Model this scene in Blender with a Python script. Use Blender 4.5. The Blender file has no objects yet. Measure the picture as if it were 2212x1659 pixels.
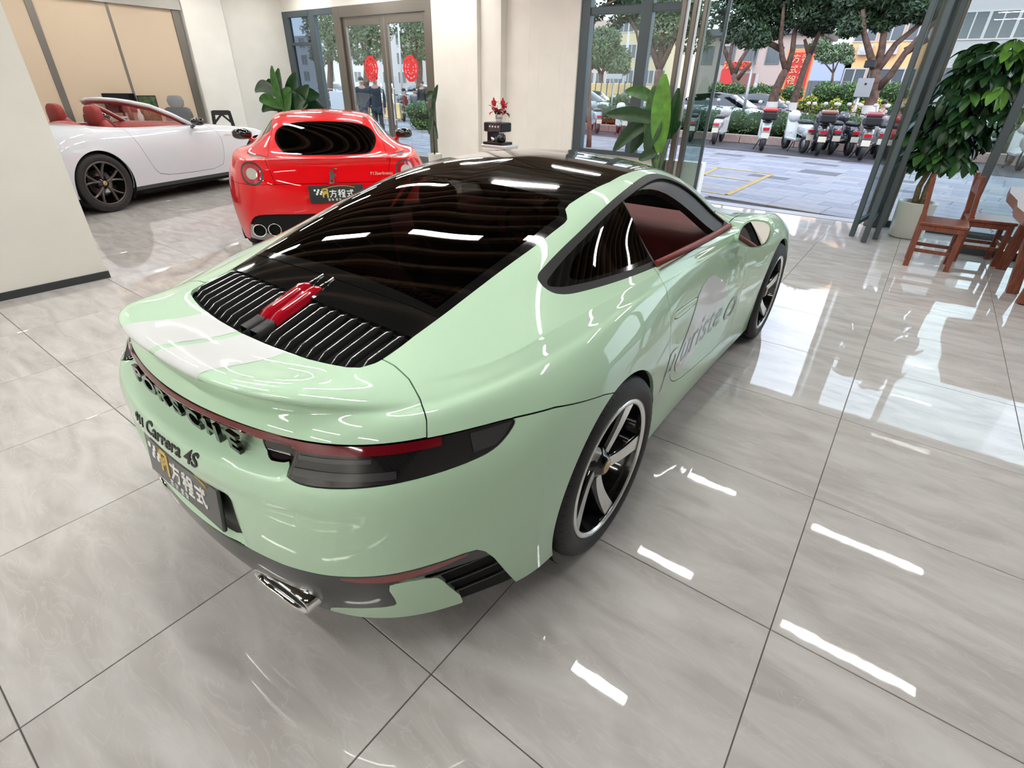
import bpy, bmesh, math, random
import numpy as np
from mathutils import Matrix, Vector
PI = math.pi
random.seed(7)
sc = bpy.context.scene
COL = sc.collection

# ---------------------------------------------------------------- camera, world, exposure
cam_d = bpy.data.cameras.new('camera')
cam = bpy.data.objects.new('camera', cam_d)
COL.objects.link(cam)
cam.matrix_world = Matrix((((0.801570, -0.315455, 0.507911, 1.485000), (0.597608, 0.396121, -0.697103, -1.410000), (0.018711, 0.862309, 0.506037, 1.575000), (0.000000, 0.000000, 0.000000, 1.000000))))
cam_d.sensor_width = 36.0
cam_d.lens = 17.9187
cam_d.clip_start = 0.05
cam_d.clip_end = 400
sc.camera = cam
world = bpy.data.worlds.new('world')
sc.world = world
world.use_nodes = True
wn = world.node_tree
for n in list(wn.nodes):
    wn.nodes.remove(n)
w_out = wn.nodes.new('ShaderNodeOutputWorld')
w_bg = wn.nodes.new('ShaderNodeBackground')
w_tc = wn.nodes.new('ShaderNodeTexCoord')
w_sep = wn.nodes.new('ShaderNodeSeparateXYZ')
w_rmp = wn.nodes.new('ShaderNodeValToRGB')
wn.links.new(w_tc.outputs['Generated'], w_sep.inputs[0])
wn.links.new(w_sep.outputs['Z'], w_rmp.inputs[0])
w_rmp.color_ramp.elements[0].position = 0.0
w_rmp.color_ramp.elements[0].color = (0.80, 0.86, 0.95, 1)
w_rmp.color_ramp.elements[1].position = 0.6
w_rmp.color_ramp.elements[1].color = (0.66, 0.78, 0.98, 1)
wn.links.new(w_rmp.outputs[0], w_bg.inputs[0])
w_bg.inputs[1].default_value = 3.0
wn.links.new(w_bg.outputs[0], w_out.inputs[0])
sun_d = bpy.data.lights.new('sun', 'SUN')
sun_d.energy = 1.0
sun_d.angle = 0.35
sun_d.color = (1.0, 0.93, 0.84)
sun = bpy.data.objects.new('sun', sun_d)
sun.rotation_euler = (math.radians(52), 0, math.radians(28))
COL.objects.link(sun)
LED = 50.0
sc.view_settings.view_transform = 'Standard'
sc.view_settings.look = 'None'
sc.view_settings.exposure = 0.45
sc.view_settings.gamma = 1.0
sc.view_settings.use_curve_mapping = False

# ---------------------------------------------------------------- materials
def mat(name, col, rough=0.5, metal=0.0, coat=0.0, spec=0.5, emit=None, estr=0.0, noise=0.0, nscale=20.0, bump=0.0, bscale=60.0, alpha=1.0, trans=0.0, ior=1.45, croug=0.03):
    m = bpy.data.materials.new(name)
    m.use_nodes = True
    nt = m.node_tree
    b = nt.nodes['Principled BSDF']
    b.inputs['Base Color'].default_value = (*col, 1)
    b.inputs['Roughness'].default_value = rough
    b.inputs['Metallic'].default_value = metal
    b.inputs['Coat Weight'].default_value = coat
    b.inputs['Coat Roughness'].default_value = croug
    b.inputs['Specular IOR Level'].default_value = spec
    b.inputs['IOR'].default_value = ior
    b.inputs['Transmission Weight'].default_value = trans
    b.inputs['Alpha'].default_value = alpha
    if emit:
        b.inputs['Emission Color'].default_value = (*emit, 1)
        b.inputs['Emission Strength'].default_value = estr
    if noise > 0 or bump > 0:
        tc = nt.nodes.new('ShaderNodeTexCoord')
    if noise > 0:
        nz = nt.nodes.new('ShaderNodeTexNoise')
        nz.inputs['Scale'].default_value = nscale
        nz.inputs['Detail'].default_value = 6
        nt.links.new(tc.outputs['Object'], nz.inputs['Vector'])
        r = nt.nodes.new('ShaderNodeValToRGB')
        r.color_ramp.elements[0].position = 0.3
        r.color_ramp.elements[1].position = 0.7
        r.color_ramp.elements[0].color = tuple(max(0, c * (1 - noise)) for c in col) + (1,)
        r.color_ramp.elements[1].color = tuple(min(1, c * (1 + noise)) for c in col) + (1,)
        nt.links.new(nz.outputs[0], r.inputs[0])
        nt.links.new(r.outputs[0], b.inputs['Base Color'])
    if bump > 0:
        n2 = nt.nodes.new('ShaderNodeTexNoise')
        n2.inputs['Scale'].default_value = bscale
        nt.links.new(tc.outputs['Object'], n2.inputs['Vector'])
        bp = nt.nodes.new('ShaderNodeBump')
        bp.inputs['Strength'].default_value = bump
        bp.inputs['Distance'].default_value = 0.01
        nt.links.new(n2.outputs[0], bp.inputs['Height'])
        nt.links.new(bp.outputs[0], b.inputs['Normal'])
    return m

def glassmat(name, tint, refl=1.0, rough=0.0, ior=1.5):
    """thin glass: clear or tinted transmission plus a fresnel mirror"""
    m = bpy.data.materials.new(name)
    m.use_nodes = True
    nt = m.node_tree
    for n in list(nt.nodes):
        nt.nodes.remove(n)
    out = nt.nodes.new('ShaderNodeOutputMaterial')
    mx = nt.nodes.new('ShaderNodeMixShader')
    tr = nt.nodes.new('ShaderNodeBsdfTransparent')
    tr.inputs[0].default_value = (*tint, 1)
    gl = nt.nodes.new('ShaderNodeBsdfGlossy')
    gl.inputs[0].default_value = (refl, refl, refl, 1)
    gl.inputs['Roughness'].default_value = rough
    # Schlick term from the facing angle, the same from both sides of the pane
    f0 = ((ior - 1) / (ior + 1)) ** 2 * 1.7
    lw = nt.nodes.new('ShaderNodeLayerWeight'); lw.inputs[0].default_value = 0.5
    pw = nt.nodes.new('ShaderNodeMath'); pw.operation = 'POWER'; pw.inputs[1].default_value = 5.0
    ml = nt.nodes.new('ShaderNodeMath'); ml.operation = 'MULTIPLY_ADD'; ml.inputs[1].default_value = 1 - f0; ml.inputs[2].default_value = f0
    nt.links.new(lw.outputs['Facing'], pw.inputs[0]); nt.links.new(pw.outputs[0], ml.inputs[0])
    nt.links.new(ml.outputs[0], mx.inputs[0])
    nt.links.new(tr.outputs[0], mx.inputs[1])
    nt.links.new(gl.outputs[0], mx.inputs[2])
    nt.links.new(mx.outputs[0], out.inputs[0])
    return m

# ---------------------------------------------------------------- object helpers
def obj(name, data, m=None, parent=None):
    o = bpy.data.objects.new(name, data)
    COL.objects.link(o)
    if m is not None and hasattr(data, 'materials') and len(data.materials) == 0:
        data.materials.append(m)
    if parent is not None:
        o.parent = parent
    return o

def tag(o, label=None, cat=None, group=None, kind=None):
    if label: o['label'] = label
    if cat: o['category'] = cat
    if group: o['group'] = group
    if kind: o['kind'] = kind
    return o

def thing(name, label, cat, loc=(0, 0, 0), rz=0.0, group=None):
    o = bpy.data.objects.new(name, None)
    COL.objects.link(o)
    o.empty_display_size = 0.1
    o.location = loc
    o.rotation_euler = (0, 0, rz)
    return tag(o, label, cat, group)

def copy_tree(o, parent=None):
    c = o.copy()
    COL.objects.link(c)
    if parent is not None:
        c.parent = parent
    for ch in list(o.children):
        copy_tree(ch, c)
    return c

class MB:
    """collects verts/faces; build() links them as ONE mesh object"""
    def __init__(s):
        s.v = []; s.f = []; s.sm = []
    def add(s, V, F, smooth=False):
        n = len(s.v)
        s.v += [tuple(map(float, a)) for a in V]
        for q in F:
            s.f.append(tuple(i + n for i in q)); s.sm.append(smooth)
        return s
    def box(s, x0, x1, y0, y1, z0, z1):
        V = [(x, y, z) for z in (z0, z1) for y in (y0, y1) for x in (x0, x1)]
        F = [(0, 2, 3, 1), (4, 5, 7, 6), (0, 1, 5, 4), (1, 3, 7, 5), (3, 2, 6, 7), (2, 0, 4, 6)]
        return s.add(V, F)
    def bbox(s, x0, x1, y0, y1, z0, z1, b=0.004):
        """box with chamfered vertical and top edges"""
        xs = sorted((x0, x1)); ys = sorted((y0, y1)); x0, x1 = xs; y0, y1 = ys
        b = min(b, (x1 - x0) / 3, (y1 - y0) / 3, abs(z1 - z0) / 3)
        def ring(z, e):
            a0, a1, c0, c1 = x0 + e, x1 - e, y0 + e, y1 - e
            return [(a0 + b, c0, z), (a1 - b, c0, z), (a1, c0 + b, z), (a1, c1 - b, z), (a1 - b, c1, z), (a0 + b, c1, z), (a0, c1 - b, z), (a0, c0 + b, z)]
        V = ring(z0, b) + ring(z0 + b, 0) + ring(z1 - b, 0) + ring(z1, b)
        F = [tuple(range(7, -1, -1)), tuple(range(24, 32))]
        for k in range(3):
            for i in range(8):
                j = (i + 1) % 8
                F.append((k * 8 + i, k * 8 + j, k * 8 + 8 + j, k * 8 + 8 + i))
        return s.add(V, F)
    def tube(s, pts, r, n=8, cap=True, smooth=True):
        P = [Vector(q) for q in pts]
        R = r if isinstance(r, (list, tuple)) else [r] * len(P)
        V = []; F = []
        up = None
        for i, q in enumerate(P):
            t = (P[min(i + 1, len(P) - 1)] - P[max(i - 1, 0)]).normalized()
            if up is None:
                up = Vector((0, 0, 1)) if abs(t.z) < 0.9 else Vector((1, 0, 0))
            a = t.cross(up).normalized(); c = a.cross(t).normalized(); up = c
            for k in range(n):
                th = 2 * PI * k / n
                V.append(q + (a * math.cos(th) + c * math.sin(th)) * R[i])
        for i in range(len(P) - 1):
            for k in range(n):
                l = (k + 1) % n
                F.append((i * n + k, i * n + l, (i + 1) * n + l, (i + 1) * n + k))
        s.add(V, F, smooth)
        if cap:
            m = len(s.v) - len(V)
            s.f.append(tuple(m + k for k in range(n - 1, -1, -1))); s.sm.append(False)
            s.f.append(tuple(m + (len(P) - 1) * n + k for k in range(n))); s.sm.append(False)
        return s
    def bar(s, a, b, w, h, up=(0, 0, 1)):
        """rectangular bar from a to b"""
        a = Vector(a); b = Vector(b); t = (b - a).normalized(); u = Vector(up)
        if abs(t.dot(u)) > 0.95: u = Vector((1, 0, 0))
        sx = t.cross(u).normalized() * (w / 2); sz = sx.cross(t).normalized() * (h / 2)
        V = [a - sx - sz, a + sx - sz, a + sx + sz, a - sx + sz, b - sx - sz, b + sx - sz, b + sx + sz, b - sx + sz]
        return s.add(V, [(0, 1, 2, 3), (7, 6, 5, 4), (0, 4, 5, 1), (1, 5, 6, 2), (2, 6, 7, 3), (3, 7, 4, 0)])
    def lathe(s, prof, n=32, axis='z', center=(0, 0, 0), smooth=True, closed=False):
        V = []; F = []
        for (r, h) in prof:
            for k in range(n):
                th = 2 * PI * k / n
                c, d = r * math.cos(th), r * math.sin(th)
                q = {'z': (c, d, h), 'x': (h, c, d), 'y': (d, h, c)}[axis]
                V.append((q[0] + center[0], q[1] + center[1], q[2] + center[2]))
        m = len(prof)
        for i in range(m if closed else m - 1):
            i2 = (i + 1) % m
            for k in range(n):
                l = (k + 1) % n
                F.append((i * n + k, i * n + l, i2 * n + l, i2 * n + k))
        return s.add(V, F, smooth)
    def prism(s, poly, z0, z1, smooth=False):
        n = len(poly)
        V = [(x, y, z0) for x, y in poly] + [(x, y, z1) for x, y in poly]
        F = [tuple(range(n - 1, -1, -1)), tuple(range(n, 2 * n))]
        for i in range(n):
            j = (i + 1) % n
            F.append((i, j, n + j, n + i))
        return s.add(V, F, smooth)
    def grid(s, G, smooth=True, flip=False):
        a, b = len(G), len(G[0])
        V = [q for row in G for q in row]; F = []
        for i in range(a - 1):
            for j in range(b - 1):
                q = (i * b + j, i * b + j + 1, (i + 1) * b + j + 1, (i + 1) * b + j)
                F.append(q[::-1] if flip else q)
        return s.add(V, F, smooth)
    def xf(s, M):
        s.v = [tuple(M @ Vector(q)) for q in s.v]
        return s
    def build(s, name, m=None, parent=None):
        me = bpy.data.meshes.new(name)
        me.from_pydata(s.v, [], s.f)
        me.polygons.foreach_set('use_smooth', s.sm)
        me.update()
        return obj(name, me, m, parent)

def blob(rx, ry, rz, center=(0, 0, 0), p=2.5, n=14, m=20):
    """superellipsoid cushion shape"""
    mb = MB(); G = []
    def sp(c, e): return math.copysign(abs(c) ** e, c)
    e = 2.0 / p
    for i in range(n + 1):
        ph = -PI / 2 + PI * i / n
        row = []
        for j in range(m + 1):
            th = 2 * PI * j / m
            row.append((center[0] + rx * sp(math.cos(ph), e) * sp(math.cos(th), e), center[1] + ry * sp(math.cos(ph), e) * sp(math.sin(th), e), center[2] + rz * sp(math.sin(ph), e)))
        G.append(row)
    return mb.grid(G)

FONT = {}
def text_mb(txt, size, depth=0.002, shear=0.0, bold=0.0):
    """text as mesh in the XZ plane facing -y, centred on x, base at z=0; built from the built-in font"""
    cu = bpy.data.curves.new('txt', 'FONT')
    cu.body = txt; cu.size = size; cu.extrude = depth / 2; cu.align_x = 'CENTER'; cu.shear = shear; cu.offset = bold
    cu.resolution_u = 3
    o = bpy.data.objects.new('txt', cu)
    COL.objects.link(o)
    bpy.context.view_layer.update()
    dg = bpy.context.evaluated_depsgraph_get()
    me = bpy.data.meshes.new_from_object(o.evaluated_get(dg))
    V = [(v.co.x, -v.co.z, v.co.y) for v in me.vertices]
    F = [tuple(q.vertices) for q in me.polygons]
    bpy.data.objects.remove(o); bpy.data.meshes.remove(me)
    mb = MB(); mb.add(V, F)
    return mb
M_chrome = mat('chrome', (0.82, 0.82, 0.82), rough=0.06, metal=1.0)

# ================================================================ room shell
def pt(px, py, Y):
    """point on the vertical plane y=Y that the given photograph pixel (2212 x 1659) looks at"""
    m = cam.matrix_world
    f_ = cam_d.lens / 36.0 * 2212
    d = m.to_3x3() @ Vector(((px - 1106) / f_, -(py - 829.5) / f_, -1))
    o = m.translation
    return o + d * ((Y - o.y) / d.y)

def wallmat(name, col):
    return mat(name, col, rough=0.6, noise=0.03, nscale=3, bump=0.06, bscale=220)
M_wall = wallmat('warm_white_plaster', (0.70, 0.675, 0.61))
M_wall2 = wallmat('column_white_plaster', (0.78, 0.755, 0.69))
M_bouncewall = wallmat('pale_bounce_plaster', (0.80, 0.77, 0.70))  # unseen wall, tone raised to bounce light onto the rear bumper
M_rightwall = wallmat('grey_plaster', (0.33, 0.31, 0.28))
M_base = mat('baseboard_charcoal', (0.035, 0.038, 0.042), rough=0.3)
M_slate = mat('slate_aluminium', (0.075, 0.095, 0.105), rough=0.4, metal=0.3)
M_steel = mat('brown_steel_post', (0.20, 0.18, 0.155), rough=0.3, metal=0.7)
M_glass = glassmat('clear_glass', (0.88, 0.92, 0.91), ior=1.45)
M_glassdark = glassmat('dim_glass', (0.35, 0.40, 0.44), ior=1.5)
M_ceil = mat('ceiling_black', (0.012, 0.012, 0.012), rough=0.8)
M_baffle = mat('baffle_brown', (0.16, 0.115, 0.065), rough=0.5)
M_led = mat('led_panel', (1, 1, 1), emit=(1.0, 0.985, 0.95), estr=LED)
M_alu = mat('white_aluminium', (0.6, 0.6, 0.6), rough=0.4)

def tile_material():
    m = bpy.data.materials.new('grey_polished_tile'); m.use_nodes = True
    nt = m.node_tree; b = nt.nodes['Principled BSDF']; L = nt.links.new
    tc = nt.nodes.new('ShaderNodeTexCoord'); oi = nt.nodes.new('ShaderNodeObjectInfo')
    geo = nt.nodes.new('ShaderNodeNewGeometry')
    mp = nt.nodes.new('ShaderNodeMapping'); mp.inputs['Rotation'].default_value = (0, 0, 0.9); mp.inputs['Scale'].default_value = (1.0, 3.6, 1)
    add = nt.nodes.new('ShaderNodeVectorMath'); add.operation = 'ADD'
    mul = nt.nodes.new('ShaderNodeVectorMath'); mul.operation = 'SCALE'; mul.inputs['Scale'].default_value = 7.0
    cmb = nt.nodes.new('ShaderNodeCombineXYZ')
    L(oi.outputs['Random'], cmb.inputs[0]); L(oi.outputs['Random'], cmb.inputs[1]); L(cmb.outputs[0], mul.inputs[0])
    L(tc.outputs['Object'], add.inputs[0]); L(mul.outputs[0], add.inputs[1]); L(add.outputs[0], mp.inputs['Vector'])
    n1 = nt.nodes.new('ShaderNodeTexNoise'); n1.inputs['Scale'].default_value = 2.2; n1.inputs['Detail'].default_value = 9; n1.inputs['Distortion'].default_value = 1.0
    L(mp.outputs[0], n1.inputs['Vector'])
    r1 = nt.nodes.new('ShaderNodeValToRGB'); e = r1.color_ramp.elements
    e[0].position = .30; e[0].color = (.43, .405, .385, 1); e[1].position = .72; e[1].color = (.60, .58, .565, 1)
    L(n1.outputs[0], r1.inputs[0])
    n2 = nt.nodes.new('ShaderNodeTexNoise'); n2.inputs['Scale'].default_value = 3.0; n2.inputs['Detail'].default_value = 5; n2.inputs['Distortion'].default_value = 2.0
    L(mp.outputs[0], n2.inputs['Vector'])
    r2 = nt.nodes.new('ShaderNodeValToRGB'); e = r2.color_ramp.elements
    e[0].position = .485; e[0].color = (0, 0, 0, 1); e[1].position = .5; e[1].color = (1, 1, 1, 1)
    e2 = r2.color_ramp.elements.new(.53); e2.color = (0, 0, 0, 1)
    L(n2.outputs[0], r2.inputs[0])
    mx = nt.nodes.new('ShaderNodeMix'); mx.data_type = 'RGBA'
    sc_ = nt.nodes.new('ShaderNodeMath'); sc_.operation = 'MULTIPLY'; sc_.inputs[1].default_value = .30
    L(r2.outputs[0], sc_.inputs[0]); L(sc_.outputs[0], mx.inputs[0]); L(r1.outputs[0], mx.inputs[6]); mx.inputs[7].default_value = (.64, .63, .60, 1)
    L(mx.outputs[2], b.inputs['Base Color'])
    b.inputs['Roughness'].default_value = .025; b.inputs['IOR'].default_value = 1.72
    n3 = nt.nodes.new('ShaderNodeTexNoise'); n3.inputs['Scale'].default_value = 9
    L(tc.outputs['Object'], n3.inputs['Vector'])
    bp = nt.nodes.new('ShaderNodeBump'); bp.inputs['Strength'].default_value = .008; bp.inputs['Distance'].default_value = .02
    L(n3.outputs[0], bp.inputs['Height']); L(bp.outputs[0], b.inputs['Normal'])
    return m
M_tile = tile_material()
M_grout = mat('grout_dark', (0.10, 0.095, 0.09), rough=0.8)

T = 0.8045
fl = MB().box(-12.6, 7.0, -6.6, 7.40, -.06, -.004).build('floor', M_grout)
tag(fl, 'polished light grey stone tile floor of the showroom', kind='structure')
def tile_mesh(w, h, name):
    mb = MB(); g_ = .0018; b_ = .0015
    x0, x1, y0, y1 = g_, w - g_, g_, h - g_
    V = [(x0, y0, -.006), (x1, y0, -.006), (x1, y1, -.006), (x0, y1, -.006), (x0, y0, -b_), (x1, y0, -b_), (x1, y1, -b_), (x0, y1, -b_), (x0 + b_, y0 + b_, 0), (x1 - b_, y0 + b_, 0), (x1 - b_, y1 - b_, 0), (x0 + b_, y1 - b_, 0)]
    F = [(8, 9, 10, 11)]
    for k in range(4):
        l = (k + 1) % 4
        F += [(k, l, l + 4, k + 4), (k + 4, l + 4, l + 8, k + 8)]
    mb.add(V, F)
    me = bpy.data.meshes.new(name); me.from_pydata(mb.v, [], mb.f); me.materials.append(M_tile); me.update()
    return me
X0, Y0 = 1.5716, -0.816
me_t = tile_mesh(T, T, 'tile')
cnt = 0
rest = MB()
for j in range(-7, 11):
    for i in range(-17, 7):
        x, y = X0 + i * T, Y0 + j * T
        x1 = min(x + T, 7.0); y1 = min(y + T, 7.40)
        if x1 - x < .05 or y1 - y < .05 or x < -12.3: continue
        near = (y + T > -1.3) and (x > -10.4) and (x < 4.2)
        if near and cnt < 298:
            me = me_t if (abs(x1 - x - T) < 1e-6 and abs(y1 - y - T) < 1e-6) else tile_mesh(x1 - x, y1 - y, 'tile_cut')
            o = bpy.data.objects.new('tile', me); COL.objects.link(o); o.location = (x, y, 0); o.parent = fl; cnt += 1
        else:
            m_ = tile_mesh(x1 - x, y1 - y, 'tmp')
            rest.add([(v.co.x + x, v.co.y + y, v.co.z) for v in m_.vertices], [tuple(q.vertices) for q in m_.polygons])
            bpy.data.meshes.remove(m_)
ro = rest.build('outer_tiles', M_tile, fl); ro['kind'] = 'stuff'

H = 3.95
def struct(name, mb, m, label, parent=None):
    return tag(mb.build(name, m, parent), label, kind='structure')
struct('ceiling', MB().box(-12.6, 7.0, -6.6, 7.5, H, H + .1), M_ceil, 'black open ceiling above brown baffles')
cl = bpy.data.objects['ceiling']
mb_b = MB().box(-12.4, 6.9, -.025, .025, 0, .14)
me_b = None
for k in range(46):
    y = -6.3 + k * .297
    if me_b is None:
        o = mb_b.build('ceiling_baffle', M_baffle, cl); me_b = o.data
    else:
        o = bpy.data.objects.new('ceiling_baffle', me_b); COL.objects.link(o); o.parent = cl
    o.location = (0, y, 3.50)
# LED panels: frame, diffuser, two wires
def make_led():
    t = thing('ceiling_light', 'white linear panel lamp hanging below the ceiling baffles', 'lamp', (0, 0, 0), 0, 'linear panel lamps on the ceiling')
    MB().box(-.61, .61, -.055, .055, .004, .04).build('frame', M_alu, t)
    MB().box(-.60, .60, -.045, .045, -.002, .004).build('diffuser', M_led, t)
    w = MB()
    for sx in (-.45, .45): w.tube([(sx, 0, .04), (sx, 0, .50)], .002, 4)
    w.build('wire', M_alu, t)
    return t
led0 = make_led(); first = True
for i in range(-5, 2):
    for j in range(-4, 4):  # unseen rows behind the viewer added as fill for the rear bumper
        if j in (-1, -2) and i > 0: continue
        x = .24 + 2.2 * i; y = 1.38 + 1.775 * j
        if x > 6 or x < -11.4 or (y > 6.5 and x > -5): continue  # row nearest the entrance added only at far left, to brighten the recess wall
        if x < -3.9 and y < .2: continue
        o = led0 if first else copy_tree(led0)
        first = False
        o['label'] = 'white linear panel lamp, %s row from the entrance, %s column from the entrance side' % (['nearest', 'second', 'third', 'fourth', 'fifth', 'sixth', 'seventh'][2 - j], ['first', 'second', 'third', 'fourth', 'fifth', 'sixth', 'seventh'][1 - i])
        o.location = (x, y, 3.39)

# left partition with its charcoal skirting
struct('wall_left', MB().box(-4.75, -4.1, -6.6, 0.012, 0, H), M_wall, 'white plaster partition at the left edge')
struct('baseboard_left', MB().box(-4.1, -4.088, -6.6, 0.024, 0, .062), M_base, 'charcoal skirting along the white partition')
# rear and right walls (behind the camera)
struct('wall_back', MB().box(-4.75, 7.0, -6.6, -6.45, 0, H), M_bouncewall, 'pale plaster wall behind the viewer, lightened for bounce')
struct('wall_right', MB().box(6.85, 7.0, -6.6, 7.5, 0, H), M_rightwall, 'grey plaster wall on the right')
struct('wall_far_left', MB().box(-12.6, -4.75, -.35, -.2, 0, H), M_wall, 'white wall closing the far left bay')
# blind wall (x = -12) with a window behind roller blinds
bx = -12.0
struct('wall_blinds', MB().box(bx - .25, bx, -.2, 1.3, 0, H).box(bx - .25, bx, 1.3, 4.95, 0, .35).box(bx - .25, bx, 1.3, 4.95, 2.98, H), M_wall2, 'white wall around the blinds')
struct('trim_1', MB().box(bx - .02, bx + .06, .8, 4.98, 2.79, 2.98), mat('blind_box', (.42, .40, .36), rough=.5), 'long grey blind housing over the beige blinds')
struct('wall_column', MB().bbox(-12.2, bx + .10, 4.99, 5.86, 0, H, .01), M_wall2, 'bright white square column beside the blinds')
struct('wall_recess', MB().box(-12.2, -12.0, 5.8, 7.5, 0, H), M_wall, 'white wall beyond the column')
M_blind = mat('beige_blind', (0.60, 0.475, 0.345), rough=0.7, bump=.15, bscale=400)
for k, (y0, y1, w_) in enumerate(((.9, 2.36, 'beside the partition, leftmost of three'), (2.47, 3.61, 'in the middle of three'), (3.66, 4.80, 'beside the white column, rightmost of three'))):
    G = [[(bx - .02 + .004 * math.sin(yy * 3), y0 + (y1 - y0) * i / 6, z) for i in range(7)] for z, yy in ((.42, 0), (1.2, .3), (1.9, .5), (2.80, 0))]
    t = thing('roller_blind', 'beige roller blind pulled down, ' + w_, 'blind', (0, 0, 0), 0, 'beige roller blinds')
    MB().grid(G, flip=True).build('fabric', M_blind, t)
    MB().bbox(bx - .03, bx - .005, y0, y1, .40, .43, .004).build('bottom_bar', M_alu, t)
wf = tag(MB().box(bx - .06, bx + .0, 2.36, 2.47, .35, 2.82).box(bx - .05, bx - .01, 3.61, 3.66, .35, 2.82).box(bx - .06, bx + .01, 4.80, 4.95, .35, 2.82).box(bx - .05, bx + .02, 1.3, 4.95, .33, .38).build('window_1', M_steel), 'dark window frame behind the beige blinds', kind='structure')
MB().box(bx - .2, bx - .19, 1.3, 4.95, .35, 2.98).build('outer_board', M_blind, wf)

# ---------------------------------------------------------------- storefront, plane y = 7.4
YF = 7.40
struct('wall_front', MB().box(-12.2, -6.98, YF - .02, YF + .22, 2.98, H).box(-6.98, 7.0, YF + .05, YF + .25, 3.02, H).box(-3.66, -1.3, YF, YF + .2, 0, .56), M_wall2, 'white header over the shop front')
cols_ = [(-6.98, -5.83, .0), (-5.83, -5.35, .10), (-5.35, -4.76, .26), (-4.76, -4.50, .16), (-4.50, -4.02, .10), (-4.02, -3.88, .04), (-3.88, -3.66, .0)]
mbp = MB()
for a, b_, d in cols_:
    mbp.bbox(a, b_, YF - .10 + d, YF + .24, 0, H, .006)
struct('wall_piers', mbp, M_wall2, 'stepped white piers between the glass door and the window')
def frame_bar(mb, x0, x1, z0, z1, y=YF, d=.10):
    mb.bbox(x0, x1, y - d / 2, y + d / 2, z0, z1, .004)
# left unit: dark side window and double door
w2 = MB()
frame_bar(w2, -12.0, -11.78, 0, 2.98); frame_bar(w2, -11.78, -10.95, 2.86, 2.98); frame_bar(w2, -10.98, -10.75, 0, 2.98); frame_bar(w2, -11.78, -10.98, 0, .12); frame_bar(w2, -11.78, -10.98, 2.30, 2.36)
w2o = struct('window_2', w2, M_slate, 'slate framed narrow side window left of the glass door')
MB().box(-11.78, -10.98, YF - .004, YF + .004, .12, 2.86).build('pane', M_glassdark, w2o)
w3 = MB()
frame_bar(w3, -10.75, -10.05, 0, .10); frame_bar(w3, -10.75, -10.0, 2.86, 2.98)
w3o = struct('window_3', w3, M_slate, 'clear side light between slate window and glass door')
MB().box(-10.75, -10.02, YF - .004, YF + .004, .10, 2.86).build('pane', M_glass, w3o)
d1 = MB()
frame_bar(d1, -10.02, -9.78, 0, 2.98, d=.16); frame_bar(d1, -7.16, -6.96, 0, 2.98, d=.18); frame_bar(d1, -9.78, -7.16, 2.78, 2.98, d=.16)
d1o = struct('door_1', d1, M_steel, 'dark metal frame of the glass double door')
def door_leaf(x0, x1, label):
    t = thing('glass_door', label, 'door', (x0, YF, 0), 0, 'double door leaves')
    w = x1 - x0
    MB().bbox(0, .10, -.03, .03, .01, 2.77, .006).bbox(w - .10, w, -.03, .03, .01, 2.77, .006).bbox(.1, w - .1, -.03, .03, .01, .16, .004).bbox(.1, w - .1, -.03, .03, 2.62, 2.77, .004).build('door_frame', M_steel, t)
    MB().box(.1, w - .1, -.004, .004, .16, 2.62).build('pane', M_glass, t)
    hx = w - .16 if x0 < -9 else .16
    MB().tube([(hx, -.09, .75), (hx, -.09, 1.55)], .015, 8).tube([(hx, -.03, .85), (hx, -.09, .85)], .009, 6).tube([(hx, -.03, 1.45), (hx, -.09, 1.45)], .009, 6).build('door_handle', M_chrome, t)
    return t
door_leaf(-9.77, -8.46, 'left glass door leaf with a red paper disc')
door_leaf(-8.42, -7.17, 'right glass door leaf with a red paper disc')
# red round paper cuts on the leaves: scalloped ring with lattice
M_redpaper = mat('red_paper', (0.70, 0.03, 0.03), rough=0.6)
for x_, w_ in ((-8.98, 'left'), (-7.73, 'right')):
    mb = MB(); n = 40; R_ = .225
    def ring(r0, r1, wob0=0, wob1=0):
        V = []; F = []
        for k in range(n):
            a = 2 * PI * k / n
            for r_, wb in ((r0, wob0), (r1, wob1)):
                rr_ = r_ * (1 + wb * math.cos(a * 10))
                V.append((x_ + rr_ * math.cos(a), YF - .012, 1.83 + rr_ * 1.08 * math.sin(a)))
        for k in range(n):
            l = (k + 1) % n
            F.append((2 * k, 2 * l, 2 * l + 1, 2 * k + 1))
        mb.add(V, F)
    ring(.17, R_, 0, .03); ring(.095, .15); ring(.0, .075, 0, .1)
    for k in range(10):
        a = 2 * PI * k / 10
        mb.bar((x_ + .06 * math.cos(a), YF - .012, 1.83 + .065 * math.sin(a)), (x_ + .18 * math.cos(a), YF - .012, 1.83 + .19 * math.sin(a)), .035, .002, (0, 1, 0))
    tag(mb.build('paper_cut', M_redpaper), 'round red paper cut stuck on the %s glass door leaf' % w_, 'decoration', 'red paper cuts on the door')
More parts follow.
